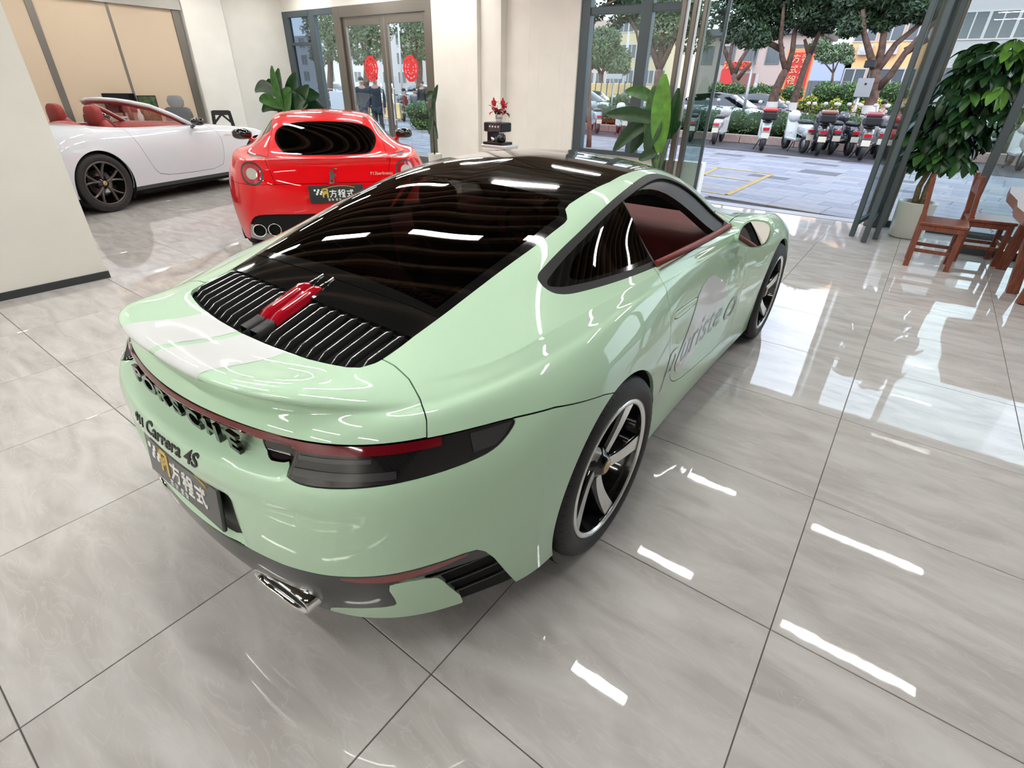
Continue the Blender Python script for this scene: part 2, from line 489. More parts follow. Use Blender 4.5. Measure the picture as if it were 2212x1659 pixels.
# window right of the piers
w4 = MB()
frame_bar(w4, -3.66, -3.50, .50, 3.02, d=.14); frame_bar(w4, -3.50, -1.95, .56, .63, d=.14); frame_bar(w4, -3.50, -1.95, 2.56, 2.66, d=.10); frame_bar(w4, -2.63, -2.45, .56, 3.02, d=.12); frame_bar(w4, -3.50, -1.3, 2.96, 3.02, d=.12)
w4o = struct('window_4', w4, M_slate, 'slate framed shop window beside the white piers')
for (a, b_, z0, z1) in ((-3.50, -2.63, .63, 2.56), (-2.45, -1.95, .63, 2.56), (-3.50, -2.63, 2.66, 2.96), (-2.45, -1.95, 2.66, 2.96)):
    MB().box(a, b_, YF - .004, YF + .004, z0, z1).build('pane', M_glass, w4o)
d2 = MB()
d2.bbox(-1.97, -1.89, YF - .16, YF - .02, 0, 3.02, .01); d2.bbox(-1.83, -1.75, YF - .10, YF + .02, 0, 3.02, .01); d2.bbox(-1.69, -1.62, YF - .05, YF + .06, 0, 3.02, .01)
struct('door_2', d2, M_steel, 'brown steel posts of the folding entrance, left side')
t = thing('glass_panel', 'tall frameless glass leaf standing open left of the entrance gap', 'glass door', (-1.62, YF, 0), math.radians(0))
MB().box(0, .27, -.006, .006, .02, 2.98).build('pane', glassmat('green_edge_glass', (.62, .70, .68)), t)
MB().bbox(.255, .30, -.02, .02, .01, 3.0, .004).build('edge_frame', M_slate, t)
# folded leaves right of the gap
def folded_leaf(x0, y0, x1, y1, st, label):
    t = thing('folding_door', label, 'door', (x0, y0, 0), math.atan2(y1 - y0, x1 - x0), 'folded entrance leaves')
    w = math.hypot(x1 - x0, y1 - y0)
    MB().bbox(0, st, -.03, .03, .01, 2.98, .005).bbox(w - st, w, -.03, .03, .01, 2.98, .005).bbox(st, w - st, -.02, .02, .14, .20, .004).bbox(st, w - st, -.02, .02, 2.90, 2.98, .004).build('door_frame', M_slate, t)
    MB().box(st, w - st, -.004, .004, .20, 2.90).build('pane', M_glass, t)
folded_leaf(1.06, 6.35, 1.17, 7.25, .045, 'slim folded door leaf, leftmost of the folded stack')
folded_leaf(1.215, 6.12, 1.22, 7.25, .075, 'wide folded door leaf nearest the room in the folded stack')
folded_leaf(1.315, 6.38, 1.29, 7.25, .05, 'folded door leaf next to the white plant pot')
d3 = MB(); d3.bbox(1.10, 1.27, YF - .20, YF + .06, 0, 3.02, .01); d3.bbox(1.30, 1.36, YF - .1, YF + .05, 0, 3.02, .008)
struct('door_3', d3, M_steel, 'broad brown steel post behind the folded leaves')
w5 = MB(); frame_bar(w5, 1.36, 6.85, 0, .08); frame_bar(w5, 1.36, 6.85, 2.94, 3.02); frame_bar(w5, 4.3, 4.42, 0, 3.0)
w5o = struct('window_5', w5, M_slate, 'slate framed glazing right of the entrance')
MB().box(1.36, 4.3, YF - .004, YF + .004, .08, 2.94).build('pane', M_glass, w5o)
MB().box(4.42, 6.85, YF - .004, YF + .004, .08, 2.94).build('pane', M_glass, w5o)
t = thing('glass_partition', 'open glass leaf with a slanting looking slate post behind the wooden table', 'glass door', (2.04, 6.4, 0))
MB().bbox(0, .08, -.035, .035, .0, 3.0, .006).bbox(.08, 1.2, -.02, .02, .0, .08, .004).build('post', M_slate, t)
MB().box(.08, 1.2, -.004, .004, .08, 2.98).build('pane', M_glass, t)
struct('trim_2', MB().box(-1.32, 1.1, YF - .10, YF + .16, -.02, .006), mat('threshold', (.30, .30, .31), rough=.35), 'grey stone threshold of the open entrance')
# pictures on the walls behind the viewer, seen only as reflections

# ================================================================ curved car body toolkit
RINGS=[
[(0,-1.00,.20),(.25,-.985,.20),(.50,-.93,.20),(.70,-.79,.20),(.83,-.58,.20),(.905,-.40,.22),(.90,0,.20),(.885,.45,.20),(.865,.9,.17),(.865,1.4,.165),(.875,1.9,.165),(.885,2.45,.17),(.86,2.95,.17),(.72,3.25,.17),(.40,3.42,.17),(0,3.46,.17)],
[(0,-1.045,.33),(.25,-1.03,.33),(.5,-.965,.33),(.70,-.83,.33),(.84,-.61,.34),(.915,-.41,.36),(.925,0,.38),(.885,.45,.33),(.88,.9,.30),(.885,1.4,.30),(.89,1.9,.30),(.905,2.45,.35),(.89,2.95,.32),(.75,3.28,.32),(.42,3.45,.32),(0,3.50,.32)],
[(0,-1.06,.50),(.25,-1.045,.5),(.5,-.985,.5),(.71,-.85,.5),(.85,-.62,.51),(.925,-.38,.53),(.935,0,.55),(.90,.45,.52),(.875,.9,.48),(.885,1.4,.48),(.895,1.9,.48),(.912,2.45,.52),(.895,2.95,.48),(.76,3.27,.47),(.42,3.44,.47),(0,3.50,.46)],
[(0,-1.055,.65),(.25,-1.04,.65),(.5,-.98,.66),(.71,-.85,.67),(.84,-.62,.68),(.915,-.37,.69),(.928,0,.70),(.90,.45,.68),(.875,.9,.65),(.885,1.4,.63),(.89,1.9,.62),(.905,2.45,.66),(.87,2.95,.60),(.72,3.22,.58),(.40,3.38,.57),(0,3.44,.56)],
[(0,-1.03,.76),(.25,-1.01,.76),(.5,-.94,.765),(.69,-.81,.77),(.82,-.58,.78),(.89,-.35,.80),(.905,0,.82),(.885,.45,.80),(.86,.9,.78),(.865,1.4,.76),(.87,1.9,.74),(.875,2.45,.775),(.83,2.93,.695),(.66,3.12,.66),(.38,3.25,.65),(0,3.33,.64)],
[(0,-.98,.84),(.25,-.96,.84),(.5,-.89,.845),(.67,-.75,.855),(.79,-.52,.87),(.84,-.30,.885),(.855,0,.905),(.845,.45,.90),(.835,.9,.885),(.835,1.4,.87),(.84,1.9,.84),(.80,2.42,.86),(.74,2.85,.785),(.58,2.98,.72),(.33,3.08,.72),(0,3.12,.72)],
[(0,-.88,.88),(.25,-.86,.88),(.47,-.78,.89),(.60,-.63,.91),(.70,-.42,.935),(.745,-.22,.965),(.77,.1,.975),(.785,.5,.97),(.80,.9,.955),(.81,1.4,.94),(.80,1.85,.915),(.68,2.20,.887),(.585,2.46,.853),(.44,2.60,.832),(.23,2.66,.825),(0,2.68,.824)],
[(0,-.70,.925),(.22,-.69,.928),(.42,-.60,.94),(.53,-.46,.97),(.61,-.28,1.015),(.655,-.05,1.05),(.69,.2,1.06),(.72,.55,1.05),(.735,.95,1.04),(.745,1.4,1.01),(.71,1.78,.97),(.56,2.02,.93),(.42,2.13,.925),(.30,2.18,.93),(.15,2.21,.93),(0,2.22,.93)],
[(0,-.40,1.03),(.2,-.39,1.032),(.38,-.31,1.05),(.49,-.17,1.085),(.55,.03,1.13),(.585,.22,1.155),(.62,.42,1.165),(.64,.65,1.17),(.65,.95,1.165),(.65,1.25,1.15),(.62,1.5,1.11),(.52,1.72,1.07),(.40,1.84,1.06),(.28,1.9,1.06),(.14,1.93,1.06),(0,1.94,1.06)],
[(0,-.02,1.155),(.18,-.01,1.155),(.34,.06,1.165),(.435,.18,1.195),(.487,.33,1.222),(.515,.48,1.243),(.533,.6,1.253),(.54,.76,1.258),(.54,.95,1.258),(.53,1.12,1.248),(.50,1.28,1.228),(.44,1.42,1.205),(.34,1.52,1.195),(.24,1.57,1.19),(.12,1.60,1.19),(0,1.61,1.19)],
[(0,.32,1.24),(.09,.325,1.24),(.18,.36,1.243),(.23,.42,1.257),(.26,.5,1.271),(.28,.6,1.283),(.29,.7,1.291),(.295,.8,1.294),(.295,.92,1.293),(.29,1.02,1.284),(.27,1.12,1.28),(.23,1.2,1.275),(.18,1.25,1.27),(.13,1.28,1.268),(.07,1.3,1.267),(0,1.31,1.267)],
[(0,.6,1.290),(0,.61,1.291),(0,.63,1.293),(0,.66,1.296),(0,.7,1.299),(0,.75,1.301),(0,.8,1.302),(0,.85,1.302),(0,.9,1.299),(0,.95,1.299),(0,1.0,1.299),(0,1.03,1.298),(0,1.05,1.297),(0,1.06,1.297),(0,1.07,1.296),(0,1.08,1.296)],
]
def ext(G):
    m=G.copy()
    def mir(A): B=A.copy();B[...,0]*=-1;return B
    top=mir(G[-2:-1]); bot=2*G[:1]-G[1:2]
    G=np.concatenate([bot,G,top],0)
    l=mir(G[:,1:2]);r=mir(G[:,-2:-1])
    return np.concatenate([l,G,r],1)
def bs(E,axis):  # value at knots
    n=E.shape[axis]
    a=np.take(E,range(0,n-2),axis);b=np.take(E,range(1,n-1),axis);c=np.take(E,range(2,n),axis)
    return (a+4*b+c)/6
def solve(G,it=25):
    C=G.copy()
    for _ in range(it):
        K=bs(bs(ext(C),0),1);C=C+(G-K)
    return C
def evalgrid(C,nu,nv):
    E=ext(C);V,U=C.shape[:2]
    def w(n,m):
        t=np.linspace(0,n-1,(n-1)*m+1);i=np.minimum(t.astype(int),n-2);f=t-i
        B=np.stack([(1-f)**3,3*f**3-6*f**2+4,-3*f**3+3*f**2+3*f+1,f**3],1)/6
        M=np.zeros((len(t),n+2))
        for k in range(4): M[np.arange(len(t)),i+k]+=B[:,k]
        return M
    return np.einsum('av,bu,vuc->abc',w(V,nv),w(U,nu),E)
def surface(nu=10,nv=10,it=6):
    return evalgrid(solve(np.array(RINGS,float),it),nu,nv)
def fair(C, k0, n=3):
    """even out small ripples of the control net above row k0"""
    C = C.copy()
    for _ in range(n):
        D = C.copy()
        D[k0:-1, 1:-1] += .22 * (C[k0:-1, :-2] + C[k0:-1, 2:] - 2 * C[k0:-1, 1:-1])
        D[k0 + 1:-1] += .08 * (C[k0:-2] + C[k0 + 2:] - 2 * C[k0 + 1:-1])
        C = D
    return C
def grid_normals(P):
    du = np.gradient(P, axis=1); dv = np.gradient(P, axis=0)
    n = np.cross(du, dv); l = np.linalg.norm(n, axis=-1, keepdims=True)
    return n / np.maximum(l, 1e-9)

class Surf:
    """triangle surface with smooth normals that can be cut along exact outlines"""
    def __init__(s, V, N, F):
        s.V, s.N, s.F = V, N, F
    def take(s, mask):
        F = s.F[mask]
        if len(F) == 0: return Surf(s.V[:0], s.N[:0], F)
        u, inv = np.unique(F, return_inverse=True)
        return Surf(s.V[u], s.N[u], inv.reshape(-1, 3))
    def split(s, fn, gap=0.0):
        """returns (inside f<=-gap, outside f>=gap)"""
        if len(s.F) == 0: return s, s
        for _ in range(2):
            s = s._refine(fn(s.V))
        f = fn(s.V)
        return s._clip(f + gap), s._clip(-f + gap)
    def _refine(s, f):
        """split the triangles along the outline into four, so that the cut follows it closely"""
        ff = f[s.F]
        L = np.linalg.norm(s.V[s.F[:, 0]] - s.V[s.F[:, 1]], axis=1)
        m = ((ff.min(1) < 0) & (ff.max(1) > 0)) | ((np.abs(ff).min(1) < .004) & (L > .006))
        m &= L > .004
        T = s.F[m]
        if len(T) == 0: return s
        E = np.sort(np.concatenate([T[:, [0, 1]], T[:, [1, 2]], T[:, [2, 0]]]), axis=1)
        u, inv = np.unique(E, axis=0, return_inverse=True)
        inv = inv.ravel() + len(s.V)
        nv = (s.V[u[:, 0]] + s.V[u[:, 1]]) / 2
        nn = s.N[u[:, 0]] + s.N[u[:, 1]]
        nn /= np.maximum(np.linalg.norm(nn, axis=1, keepdims=True), 1e-9)
        k = len(T); a, b, c = inv[:k], inv[k:2 * k], inv[2 * k:]
        F = np.concatenate([s.F[~m], np.stack([T[:, 0], a, c], 1), np.stack([a, T[:, 1], b], 1), np.stack([c, b, T[:, 2]], 1), np.stack([a, b, c], 1)])
        return Surf(np.concatenate([s.V, nv]), np.concatenate([s.N, nn]), F)
    def _clip(s, f):
        f = np.where(np.abs(f) < 1e-7, -1e-7, f)
        c = (f[s.F] < 0).sum(1)
        keep = s.F[c == 3]; mix = s.F[(c > 0) & (c < 3)]
        V = list(s.V); N = list(s.N); cache = {}; out = []
        def cut(i, j):
            k = (min(i, j), max(i, j))
            if k not in cache:
                t = f[i] / (f[i] - f[j])
                V.append(s.V[i] + (s.V[j] - s.V[i]) * t)
                n = s.N[i] + (s.N[j] - s.N[i]) * t
                N.append(n / max(1e-9, np.linalg.norm(n)))
                cache[k] = len(V) - 1
            return cache[k]
        for t in mix:
            t = [int(q) for q in t]; ins = [f[q] < 0 for q in t]
            if sum(ins) == 1:
                k = ins.index(True); a, b, c_ = t[k], t[(k + 1) % 3], t[(k + 2) % 3]
                out.append((a, cut(a, b), cut(a, c_)))
            else:
                k = ins.index(False); a, b, c_ = t[k], t[(k + 1) % 3], t[(k + 2) % 3]
                p, q = cut(a, b), cut(a, c_)
                out.append((p, b, c_)); out.append((p, c_, q))
        F = np.concatenate([keep, np.array(out, int).reshape(-1, 3)]) if len(out) else keep
        if len(F) == 0: return Surf(s.V[:0], s.N[:0], np.zeros((0, 3), int))
        u, inv = np.unique(F, return_inverse=True)
        return Surf(np.array(V)[u], np.array(N)[u], inv.reshape(-1, 3))
    def offset(s, d):
        return Surf(s.V + s.N * d, s.N, s.F)
    def join(s, o):
        return Surf(np.concatenate([s.V, o.V]), np.concatenate([s.N, o.N]), np.concatenate([s.F, o.F + len(s.V)]))
    def build(s, name, m, parent, rim=0.012):
        V = [tuple(q) for q in s.V]; F = [tuple(int(i) for i in q) for q in s.F]
        N = [tuple(q) for q in s.N]
        loopn = [N[i] for q in F for i in q]
        if rim > 0 and len(F):
            e = {}
            for q in F:
                for k in range(3):
                    a, b = q[k], q[(k + 1) % 3]
                    e[(a, b)] = 1
            bd = [(a, b) for (a, b) in e if (b, a) not in e]
            Va = s.V; Na = s.N
            for a, b in bd:
                pa, pb = Va[a], Va[b]
                ia, ib = pa - Na[a] * rim, pb - Na[b] * rim
                n0 = len(V)
                V += [tuple(pa), tuple(pb), tuple(ib), tuple(ia)]
                F.append((n0 + 1, n0, n0 + 3, n0 + 2))
                fn = np.cross(pb - pa, Na[a]); l = np.linalg.norm(fn); fn = fn / l if l > 1e-9 else Na[a]
                loopn += [tuple(fn)] * 4
        me = bpy.data.meshes.new(name)
        me.from_pydata(V, [], F)
        me.polygons.foreach_set('use_smooth', [True] * len(F))
        me.update()
        try:
            me.normals_split_custom_set(loopn)
        except Exception as ex:
            print('normals', ex)
        return obj(name, me, m, parent)

def full_surf(P, weld=1e-5):
    """right half grid -> whole body, welded"""
    N = grid_normals(P)
    a, b = P.shape[:2]
    idx = np.arange(a * b).reshape(a, b)
    q = [idx[:-1, :-1].ravel(), idx[:-1, 1:].ravel(), idx[1:, 1:].ravel(), idx[1:, :-1].ravel()]
    F = np.concatenate([np.stack([q[0], q[1], q[2]], 1), np.stack([q[0], q[2], q[3]], 1)])
    V = P.reshape(-1, 3); Nn = N.reshape(-1, 3)
    Vm = V * np.array([-1, 1, 1]); Nm = Nn * np.array([-1, 1, 1])
    V2 = np.concatenate([V, Vm]); N2 = np.concatenate([Nn, Nm])
    F2 = np.concatenate([F, F[:, ::-1] + len(V)])
    key = np.round(V2 / weld).astype(np.int64)
    u, first, inv = np.unique(key, axis=0, return_index=True, return_inverse=True)
    inv = inv.ravel()
    Ns = np.zeros((len(u), 3)); np.add.at(Ns, inv, N2)
    Ns /= np.maximum(np.linalg.norm(Ns, axis=1, keepdims=True), 1e-9)
    F3 = inv[F2]
    ok = (F3[:, 0] != F3[:, 1]) & (F3[:, 1] != F3[:, 2]) & (F3[:, 0] != F3[:, 2])
    return Surf(V2[first], Ns, F3[ok])

def sides(S, name, m, parent, rim=0.0):
    out = []
    for sgn in (1, -1):
        q = S.take((S.V[S.F].mean(1)[:, 0] * sgn) > 0)
        if len(q.F): out.append(q.build(name, m, parent, rim))
    return out

def chaikin(P, it=2, closed=True):
    P = [tuple(q) for q in P]
    for _ in range(it):
        Q = []
        n = len(P)
        rng = range(n) if closed else range(n - 1)
        if not closed: Q.append(P[0])
        for i in rng:
            a, b = P[i], P[(i + 1) % n]
            Q.append((a[0] * .75 + b[0] * .25, a[1] * .75 + b[1] * .25)); Q.append((a[0] * .25 + b[0] * .75, a[1] * .25 + b[1] * .75))
        if not closed: Q.append(P[-1])
        P = Q
    return P

def sdpoly(x, y, poly):
    """signed distance, negative inside"""
    P = np.array(poly); Q = np.roll(P, -1, 0)
    d = np.full(x.shape, 1e9); ins = np.zeros(x.shape, bool)
    for (ax, ay), (bx, by) in zip(P, Q):
        ex, ey = bx - ax, by - ay
        L = ex * ex + ey * ey + 1e-12
        t = np.clip(((x - ax) * ex + (y - ay) * ey) / L, 0, 1)
        d = np.minimum(d, np.hypot(x - ax - t * ex, y - ay - t * ey))
        cr = ((ay > y) != (by > y)) & (x < ex * (y - ay) / (ey if abs(ey) > 1e-12 else 1e-12) + ax)
        ins ^= cr
    return np.where(ins, -d, d)

def circ(cx, cy, r):
    return lambda V: np.maximum(np.hypot(V[:, 1] - cx, V[:, 2] - cy) - r, 0.55 - np.abs(V[:, 0]))

def bvh_of(S):
    from mathutils.bvhtree import BVHTree
    return BVHTree.FromPolygons([tuple(q) for q in S.V], [tuple(int(i) for i in q) for q in S.F])

def on_side(bvh, y, z, lift=0.0):
    h = bvh.ray_cast(Vector((2, y, z)), Vector((-1, 0, 0)))
    if h[0] is None: return Vector((0.9, y, z))
    return h[0] + h[1] * (lift if h[1].x > 0 else -lift)

def decal(bvh, polys, name, m, parent, lift=0.0022, fine=0.03):
    """flat sticker polygons given in (y, z), subdivided and laid on the right flank"""
    bm = bmesh.new()
    for poly in polys:
        vs = [bm.verts.new((q[0], q[1], 0)) for q in poly]
        try: bm.faces.new(vs)
        except ValueError: pass
    for ax in (0, 1):
        lo = min(v.co[ax] for v in bm.verts); hi = max(v.co[ax] for v in bm.verts)
        k = lo + fine
        while k < hi:
            nrm = Vector((1, 0, 0)) if ax == 0 else Vector((0, 1, 0))
            bmesh.ops.bisect_plane(bm, geom=bm.verts[:] + bm.edges[:] + bm.faces[:], plane_co=nrm * k, plane_no=nrm)
            k += fine
    bmesh.ops.triangulate(bm, faces=bm.faces[:])
    for v in bm.verts:
        v.co = on_side(bvh, v.co.x, v.co.y, lift)
    bm.normal_update()
    for f_ in bm.faces:
        if f_.normal.x < 0: f_.normal_flip()
        f_.smooth = True
    me = bpy.data.meshes.new(name); bm.to_mesh(me); bm.free()
    return obj(name, me, m, parent)

# ---------------------------------------------------------------- wheels
M_tyre = mat('tyre_rubber', (0.018, 0.018, 0.019), rough=0.55, bump=0.3, bscale=200)
M_rimblack = mat('rim_gloss_black', (0.006, 0.006, 0.007), rough=0.12, coat=1.0)
M_silver = mat('machined_silver', (0.80, 0.80, 0.79), rough=0.22, metal=0.75)
M_disc = mat('brake_disc', (0.25, 0.25, 0.25), rough=0.3, metal=1.0)
M_caliper = mat('caliper_red', (0.35, 0.006, 0.01), rough=0.25, coat=1)
M_well = mat('wheel_well_black', (0.004, 0.004, 0.004), rough=0.9)
M_crest = mat('crest_gold', (0.55, 0.42, 0.16), rough=0.3, metal=0.6)

def wheel(parent, side, x, y, R, rr, width, style, angs, face_mat=None, tread=True, caliper=True):
    """side=+1 right / -1 left; x = outer rim lip plane. All parts children of the car"""
    face_mat = face_mat or M_silver
    S = side
    def X(d): return S * (x - d)          # d = depth inwards
    # tyre
    w = width
    prof = [(rr + .004, .004), (rr + .012, -.006), (rr + .03, -.012), (R - .045, -.013), (R - .018, -.004), (R - .006, .012), (R, .03)]
    ng = 4
    for k in range(ng):
        g = .03 + (w - .06) * (k + .7) / (ng + .4)
        prof += [(R, g - .006), (R - .007, g - .004), (R - .007, g + .004), (R, g + .006)] if tread else [(R, g)]
    prof += [(R, w - .03), (R - .02, w - .004), (rr, w)]
    t = MB().lathe([(r, -d * S) for r, d in prof], 72, 'x', (S * x, y, R))
    ty = t.build('tyre', M_tyre, parent)
    if tread:
        g = MB()
        for k in range(60):
            a = 2 * PI * k / 60
            for (d0, d1, sh) in ((-.004, .05, .03), (w - .05, w + .0, -.03)):
                c0, s0 = math.cos(a), math.sin(a); c1, s1 = math.cos(a + sh), math.sin(a + sh)
                r = R + .0006
                rs = R - .012
                dd = .006
                V = []
                for (c, s_, r_, d) in ((c0, s0, r if d0 > 0.01 else rs, d0), (c1, s1, r, d1 if d0 < .01 else d1 - .03)):
                    V += [(X(d), y + r_ * c, R + r_ * s_), (X(d), y + r_ * math.cos(math.atan2(s_, c) + dd), R + r_ * math.sin(math.atan2(s_, c) + dd))]
                g.add(V, [(0, 1, 3, 2)])
        g.build('tread_cut', M_well, ty)
    # rim
    MB().lathe([(rr + .006, S * 0), (rr + .006, -S * -.004), (rr - .004, S * .006), (rr - .012, S * .005), (rr - .016, -S * .004)], 96, 'x', (S * x, y, R)).build('rim_lip', face_mat, parent)
    MB().lathe([(rr - .0165, -S * .003), (rr - .022, -S * .03), (rr - .045, -S * (w * .75)), (rr * .3, -S * (w * .78)), (.03, -S * (w * .78))], 64, 'x', (S * x, y, R)).build('rim_barrel', M_rimblack, parent)
    MB().lathe([(rr * .62, -S * .10), (rr * .62, -S * .125), (.08, -S * .125)], 48, 'x', (S * x, y, R)).build('brake_disc', M_disc, parent)
    if caliper:
        c = MB()
        G = []
        for i in range(9):
            a = math.radians(50 + i * 8)
            G.append([(X(.07), y + r_ * math.cos(a), R + r_ * math.sin(a)) for r_ in (rr * .45, rr * .5, rr * .72, rr * .76)])
        c.grid(G)
        for i in range(8):
            pass
        c.build('brake_caliper', M_caliper, parent)
    hd = .045
    if style == 'turbine':
        for a0 in angs:
            a0 = math.radians(a0)
            sp = MB(); fc = MB(); G = []; Fg = []; B = []
            for i in range(9):
                t_ = i / 8
                r = .052 + (rr - .016 - .052) * t_
                a = a0 - .34 * (1 - t_) ** 1.3
                hw = .020 + .013 * t_
                dep = hd - (hd - .008) * t_ ** 1.5 - .004 * math.sin(PI * t_)
                tx, ty_ = -math.sin(a), math.cos(a)
                cx_, cy_ = r * math.cos(a), r * math.sin(a)
                row = []
                for (o_, d_) in ((-hw * 1.9, dep + .045), (-hw * 1.25, dep + .012), (-hw, dep), (hw, dep), (hw * 1.1, dep + .012), (hw * 1.4, dep + .05)):
                    row.append((X(d_), y + cx_ + tx * o_, R + cy_ + ty_ * o_))
                G.append(row)
                Fg.append([(X(dep - .0015), y + cx_ + tx * o_, R + cy_ + ty_ * o_) for o_ in (-hw, -hw * .3, hw * .3, hw)])
            sp.grid(G)
            so = sp.build('spoke', M_rimblack, parent)
            fc.grid(Fg); fc.build('spoke_face', face_mat, so)
    else:
        n = len(angs)
        for a0 in angs:
            a0 = math.radians(a0)
            sp = MB()
            for dl in ((-.27, .27) if face_mat.name.startswith('bronze') else (-.10, .10)):
                G = []
                for i in range(5):
                    t_ = i / 4
                    r = .05 + (rr - .012 - .05) * t_
                    a = a0 + dl * t_
                    hw = .012
                    dep = .03 - .022 * t_
                    tx, ty_ = -math.sin(a), math.cos(a)
                    cx_, cy_ = r * math.cos(a), r * math.sin(a)
                    G.append([(X(d_), y + cx_ + tx * o_, R + cy_ + ty_ * o_) for o_, d_ in ((-hw, dep + .03), (-hw * .8, dep), (hw * .8, dep), (hw, dep + .03))])
                sp.grid(G)
            sp.build('spoke', face_mat, parent)
    hub = MB().lathe([(.001, S * -.018), (.03, S * -.019), (.036, S * -.024), (.042, S * -.04), (.07, -S * .05), (.075, -S * .09)], 32, 'x', (S * x, y, R)).build('hub_cap', M_rimblack, parent)
    MB().lathe([(.001, S * -.0165), (.020, S * -.0165), (.026, S * -.018), (.026, S * -.02)], 24, 'x', (S * x, y, R)).build('hub_crest', M_crest, hub)

def arch_well(parent, side, x_in, x_out, y, z, r, zmin=0.12):
    mb = MB()
    G = []
    for i in range(33):
        a = math.radians(-38 + 256 * i / 32)
        G.append([(side * xx, y + r * math.cos(a), max(zmin, z + r * math.sin(a))) for xx in (x_in, x_out)])
    mb.grid(G)
    mb.add([(side * x_in, y + r * math.cos(math.radians(-38 + 256 * i / 32)), max(zmin, z + r * math.sin(math.radians(-38 + 256 * i / 32)))) for i in range(33)], [tuple(range(33))])
    return mb.build('wheel_well', M_well, parent)

# ================================================================ the mint green coupe
M_green = mat('mint_paint', (0.475, 0.67, 0.48), rough=0.38, coat=1.0, spec=0.15, croug=0.012)
M_white = mat('white_film', (0.60, 0.62, 0.61), rough=0.35, coat=0.8)
M_blackgloss = mat('black_gloss', (0.006, 0.006, 0.006), rough=0.06, coat=1.0)
M_black = mat('black_satin', (0.012, 0.012, 0.012), rough=0.42)
M_trim = mat('window_trim_black', (0.008, 0.008, 0.008), rough=0.5, coat=0.0, spec=0.25)
M_redlens = mat('dark_red_lens', (0.13, 0.003, 0.008), rough=0.08, coat=1.0)
M_lamp = mat('smoked_lamp', (0.010, 0.010, 0.011), rough=0.05, coat=1.0)
M_lamp2 = mat('lamp_inner_grey', (0.035, 0.035, 0.038), rough=0.2, coat=1.0)
M_redbright = mat('brake_bar_red', (0.36, 0.004, 0.014), rough=0.10, coat=1.0)
M_diff = mat('diffuser_dark', (0.022, 0.024, 0.024), rough=0.3, coat=0.4)
M_leather = mat('bordeaux_leather', (0.20, 0.035, 0.03), rough=0.5, bump=0.2, bscale=120)
M_interior = mat('interior_black', (0.008, 0.008, 0.008), rough=0.7)
M_rearglass = glassmat('rear_glass_tint', (0.10, 0.10, 0.10), ior=1.6)
M_quarter = glassmat('quarter_glass_tint', (0.05, 0.055, 0.055), ior=1.6)
M_shield = glassmat('windscreen_glass', (0.55, 0.6, 0.58))
M_mirror = mat('mirror_glass', (0.7, 0.7, 0.7), rough=0.02, metal=1.0)
M_headlight = mat('headlight_lens', (0.35, 0.36, 0.36), rough=0.05, coat=1.0)

def add_ring(G, k, t, over):
    """new ring between G[k] and G[k+1] at fraction t, rear columns overridden"""
    R = [tuple(np.array(a) * (1 - t) + np.array(b) * t) for a, b in zip(G[k], G[k + 1])]
    for i, q in enumerate(over): R[i] = q
    return R
_r5, _r6 = RINGS[5], RINGS[6]
_under = add_ring(RINGS, 5, .30, [(0, -.945, .882), (.25, -.93, .882), (.485, -.855, .885), (.65, -.715, .873)])
_lip = add_ring(RINGS, 5, .48, [(0, -.993, .922), (.25, -.978, .922), (.475, -.895, .915), (.632, -.70, .888)])
_top = add_ring(RINGS, 5, .62, [(0, -.978, .944), (.25, -.963, .944), (.452, -.872, .935), (.60, -.675, .903)])
_deck = add_ring(RINGS, 5, .80, [(0, -.87, .922), (.24, -.86, .922), (.43, -.78, .922), (.585, -.655, .911)])
_front = add_ring(RINGS, 5, 1.0, [(0, -.78, .912), (.23, -.775, .912), (.425, -.70, .918), (.56, -.56, .935)])
GR = RINGS[:6] + [_under, _lip, _top, _deck, _front] + RINGS[7:]
P_g = evalgrid(fair(solve(np.array(GR, float), 3), 11), 16, 12)
# recess for the rear lettering and for the number plate
def smooth01(t):
    t = np.clip(t, 0, 1); return t * t * (3 - 2 * t)
def band(v, a, b, e):
    return smooth01((v - a) / e + .5) * (1 - smooth01((v - b) / e + .5))
_x, _y, _z = P_g[..., 0], P_g[..., 1], P_g[..., 2]
_rear = (_y < -.5)
P_g[..., 1] = _y + _rear * (.060 * band(_z, .738, .800, .014) * (1 - smooth01((_x - .44) / .05)) + .028 * band(_z, .44, .615, .03) * (1 - smooth01((_x - .25) / .06)) - 0.010 * band(_z, .66, .735, .05) * (1 - smooth01((_x - .5) / .3)))
BODY = full_surf(P_g)
GB = bvh_of(BODY)
car = thing('sports_car', 'mint green rear-engined coupe with ducktail spoiler and white film decals in the foreground', 'car', (0, 0, 0))

tb = lambda xs, ys: (lambda v: np.interp(v, xs, ys))
ax = lambda V: np.abs(V[:, 0])
s_of = lambda V: np.abs(V[:, 0]) + V[:, 1]

# side windows (DLO), side view y,z
DLO = chaikin([(-.105, 1.012), (-.098, 1.045), (-.03, 1.066), (.086, 1.099), (.222, 1.134), (.383, 1.174), (.55, 1.206), (.743, 1.230), (.90, 1.239), (1.03, 1.234), (1.138, 1.212), (1.24, 1.176), (1.345, 1.118), (1.45, 1.045), (1.53, .975), (1.52, .945), (1.155, .955), (.797, .966), (.494, .972), (.194, .986), (.03, .995), (-.06, 1.000)], 2)
f_dlo = lambda V: np.maximum(sdpoly(V[:, 1], V[:, 2], DLO), .40 - ax(V))
wk = tb([-.80, -.70, -.64, -.515, -.384, -.02, .047, .19, .215, .235, .26, .30, .508, .607, .743, .95, 1.2, 1.35, 1.5, 1.65, 1.78, 1.9, 2.3],
        [.460, .472, .482, .486, .500, .530, .534, .535, .530, .515, .492, .484, .485, .487, .475, .462, .468, .50, .555, .61, .645, .66, .66])
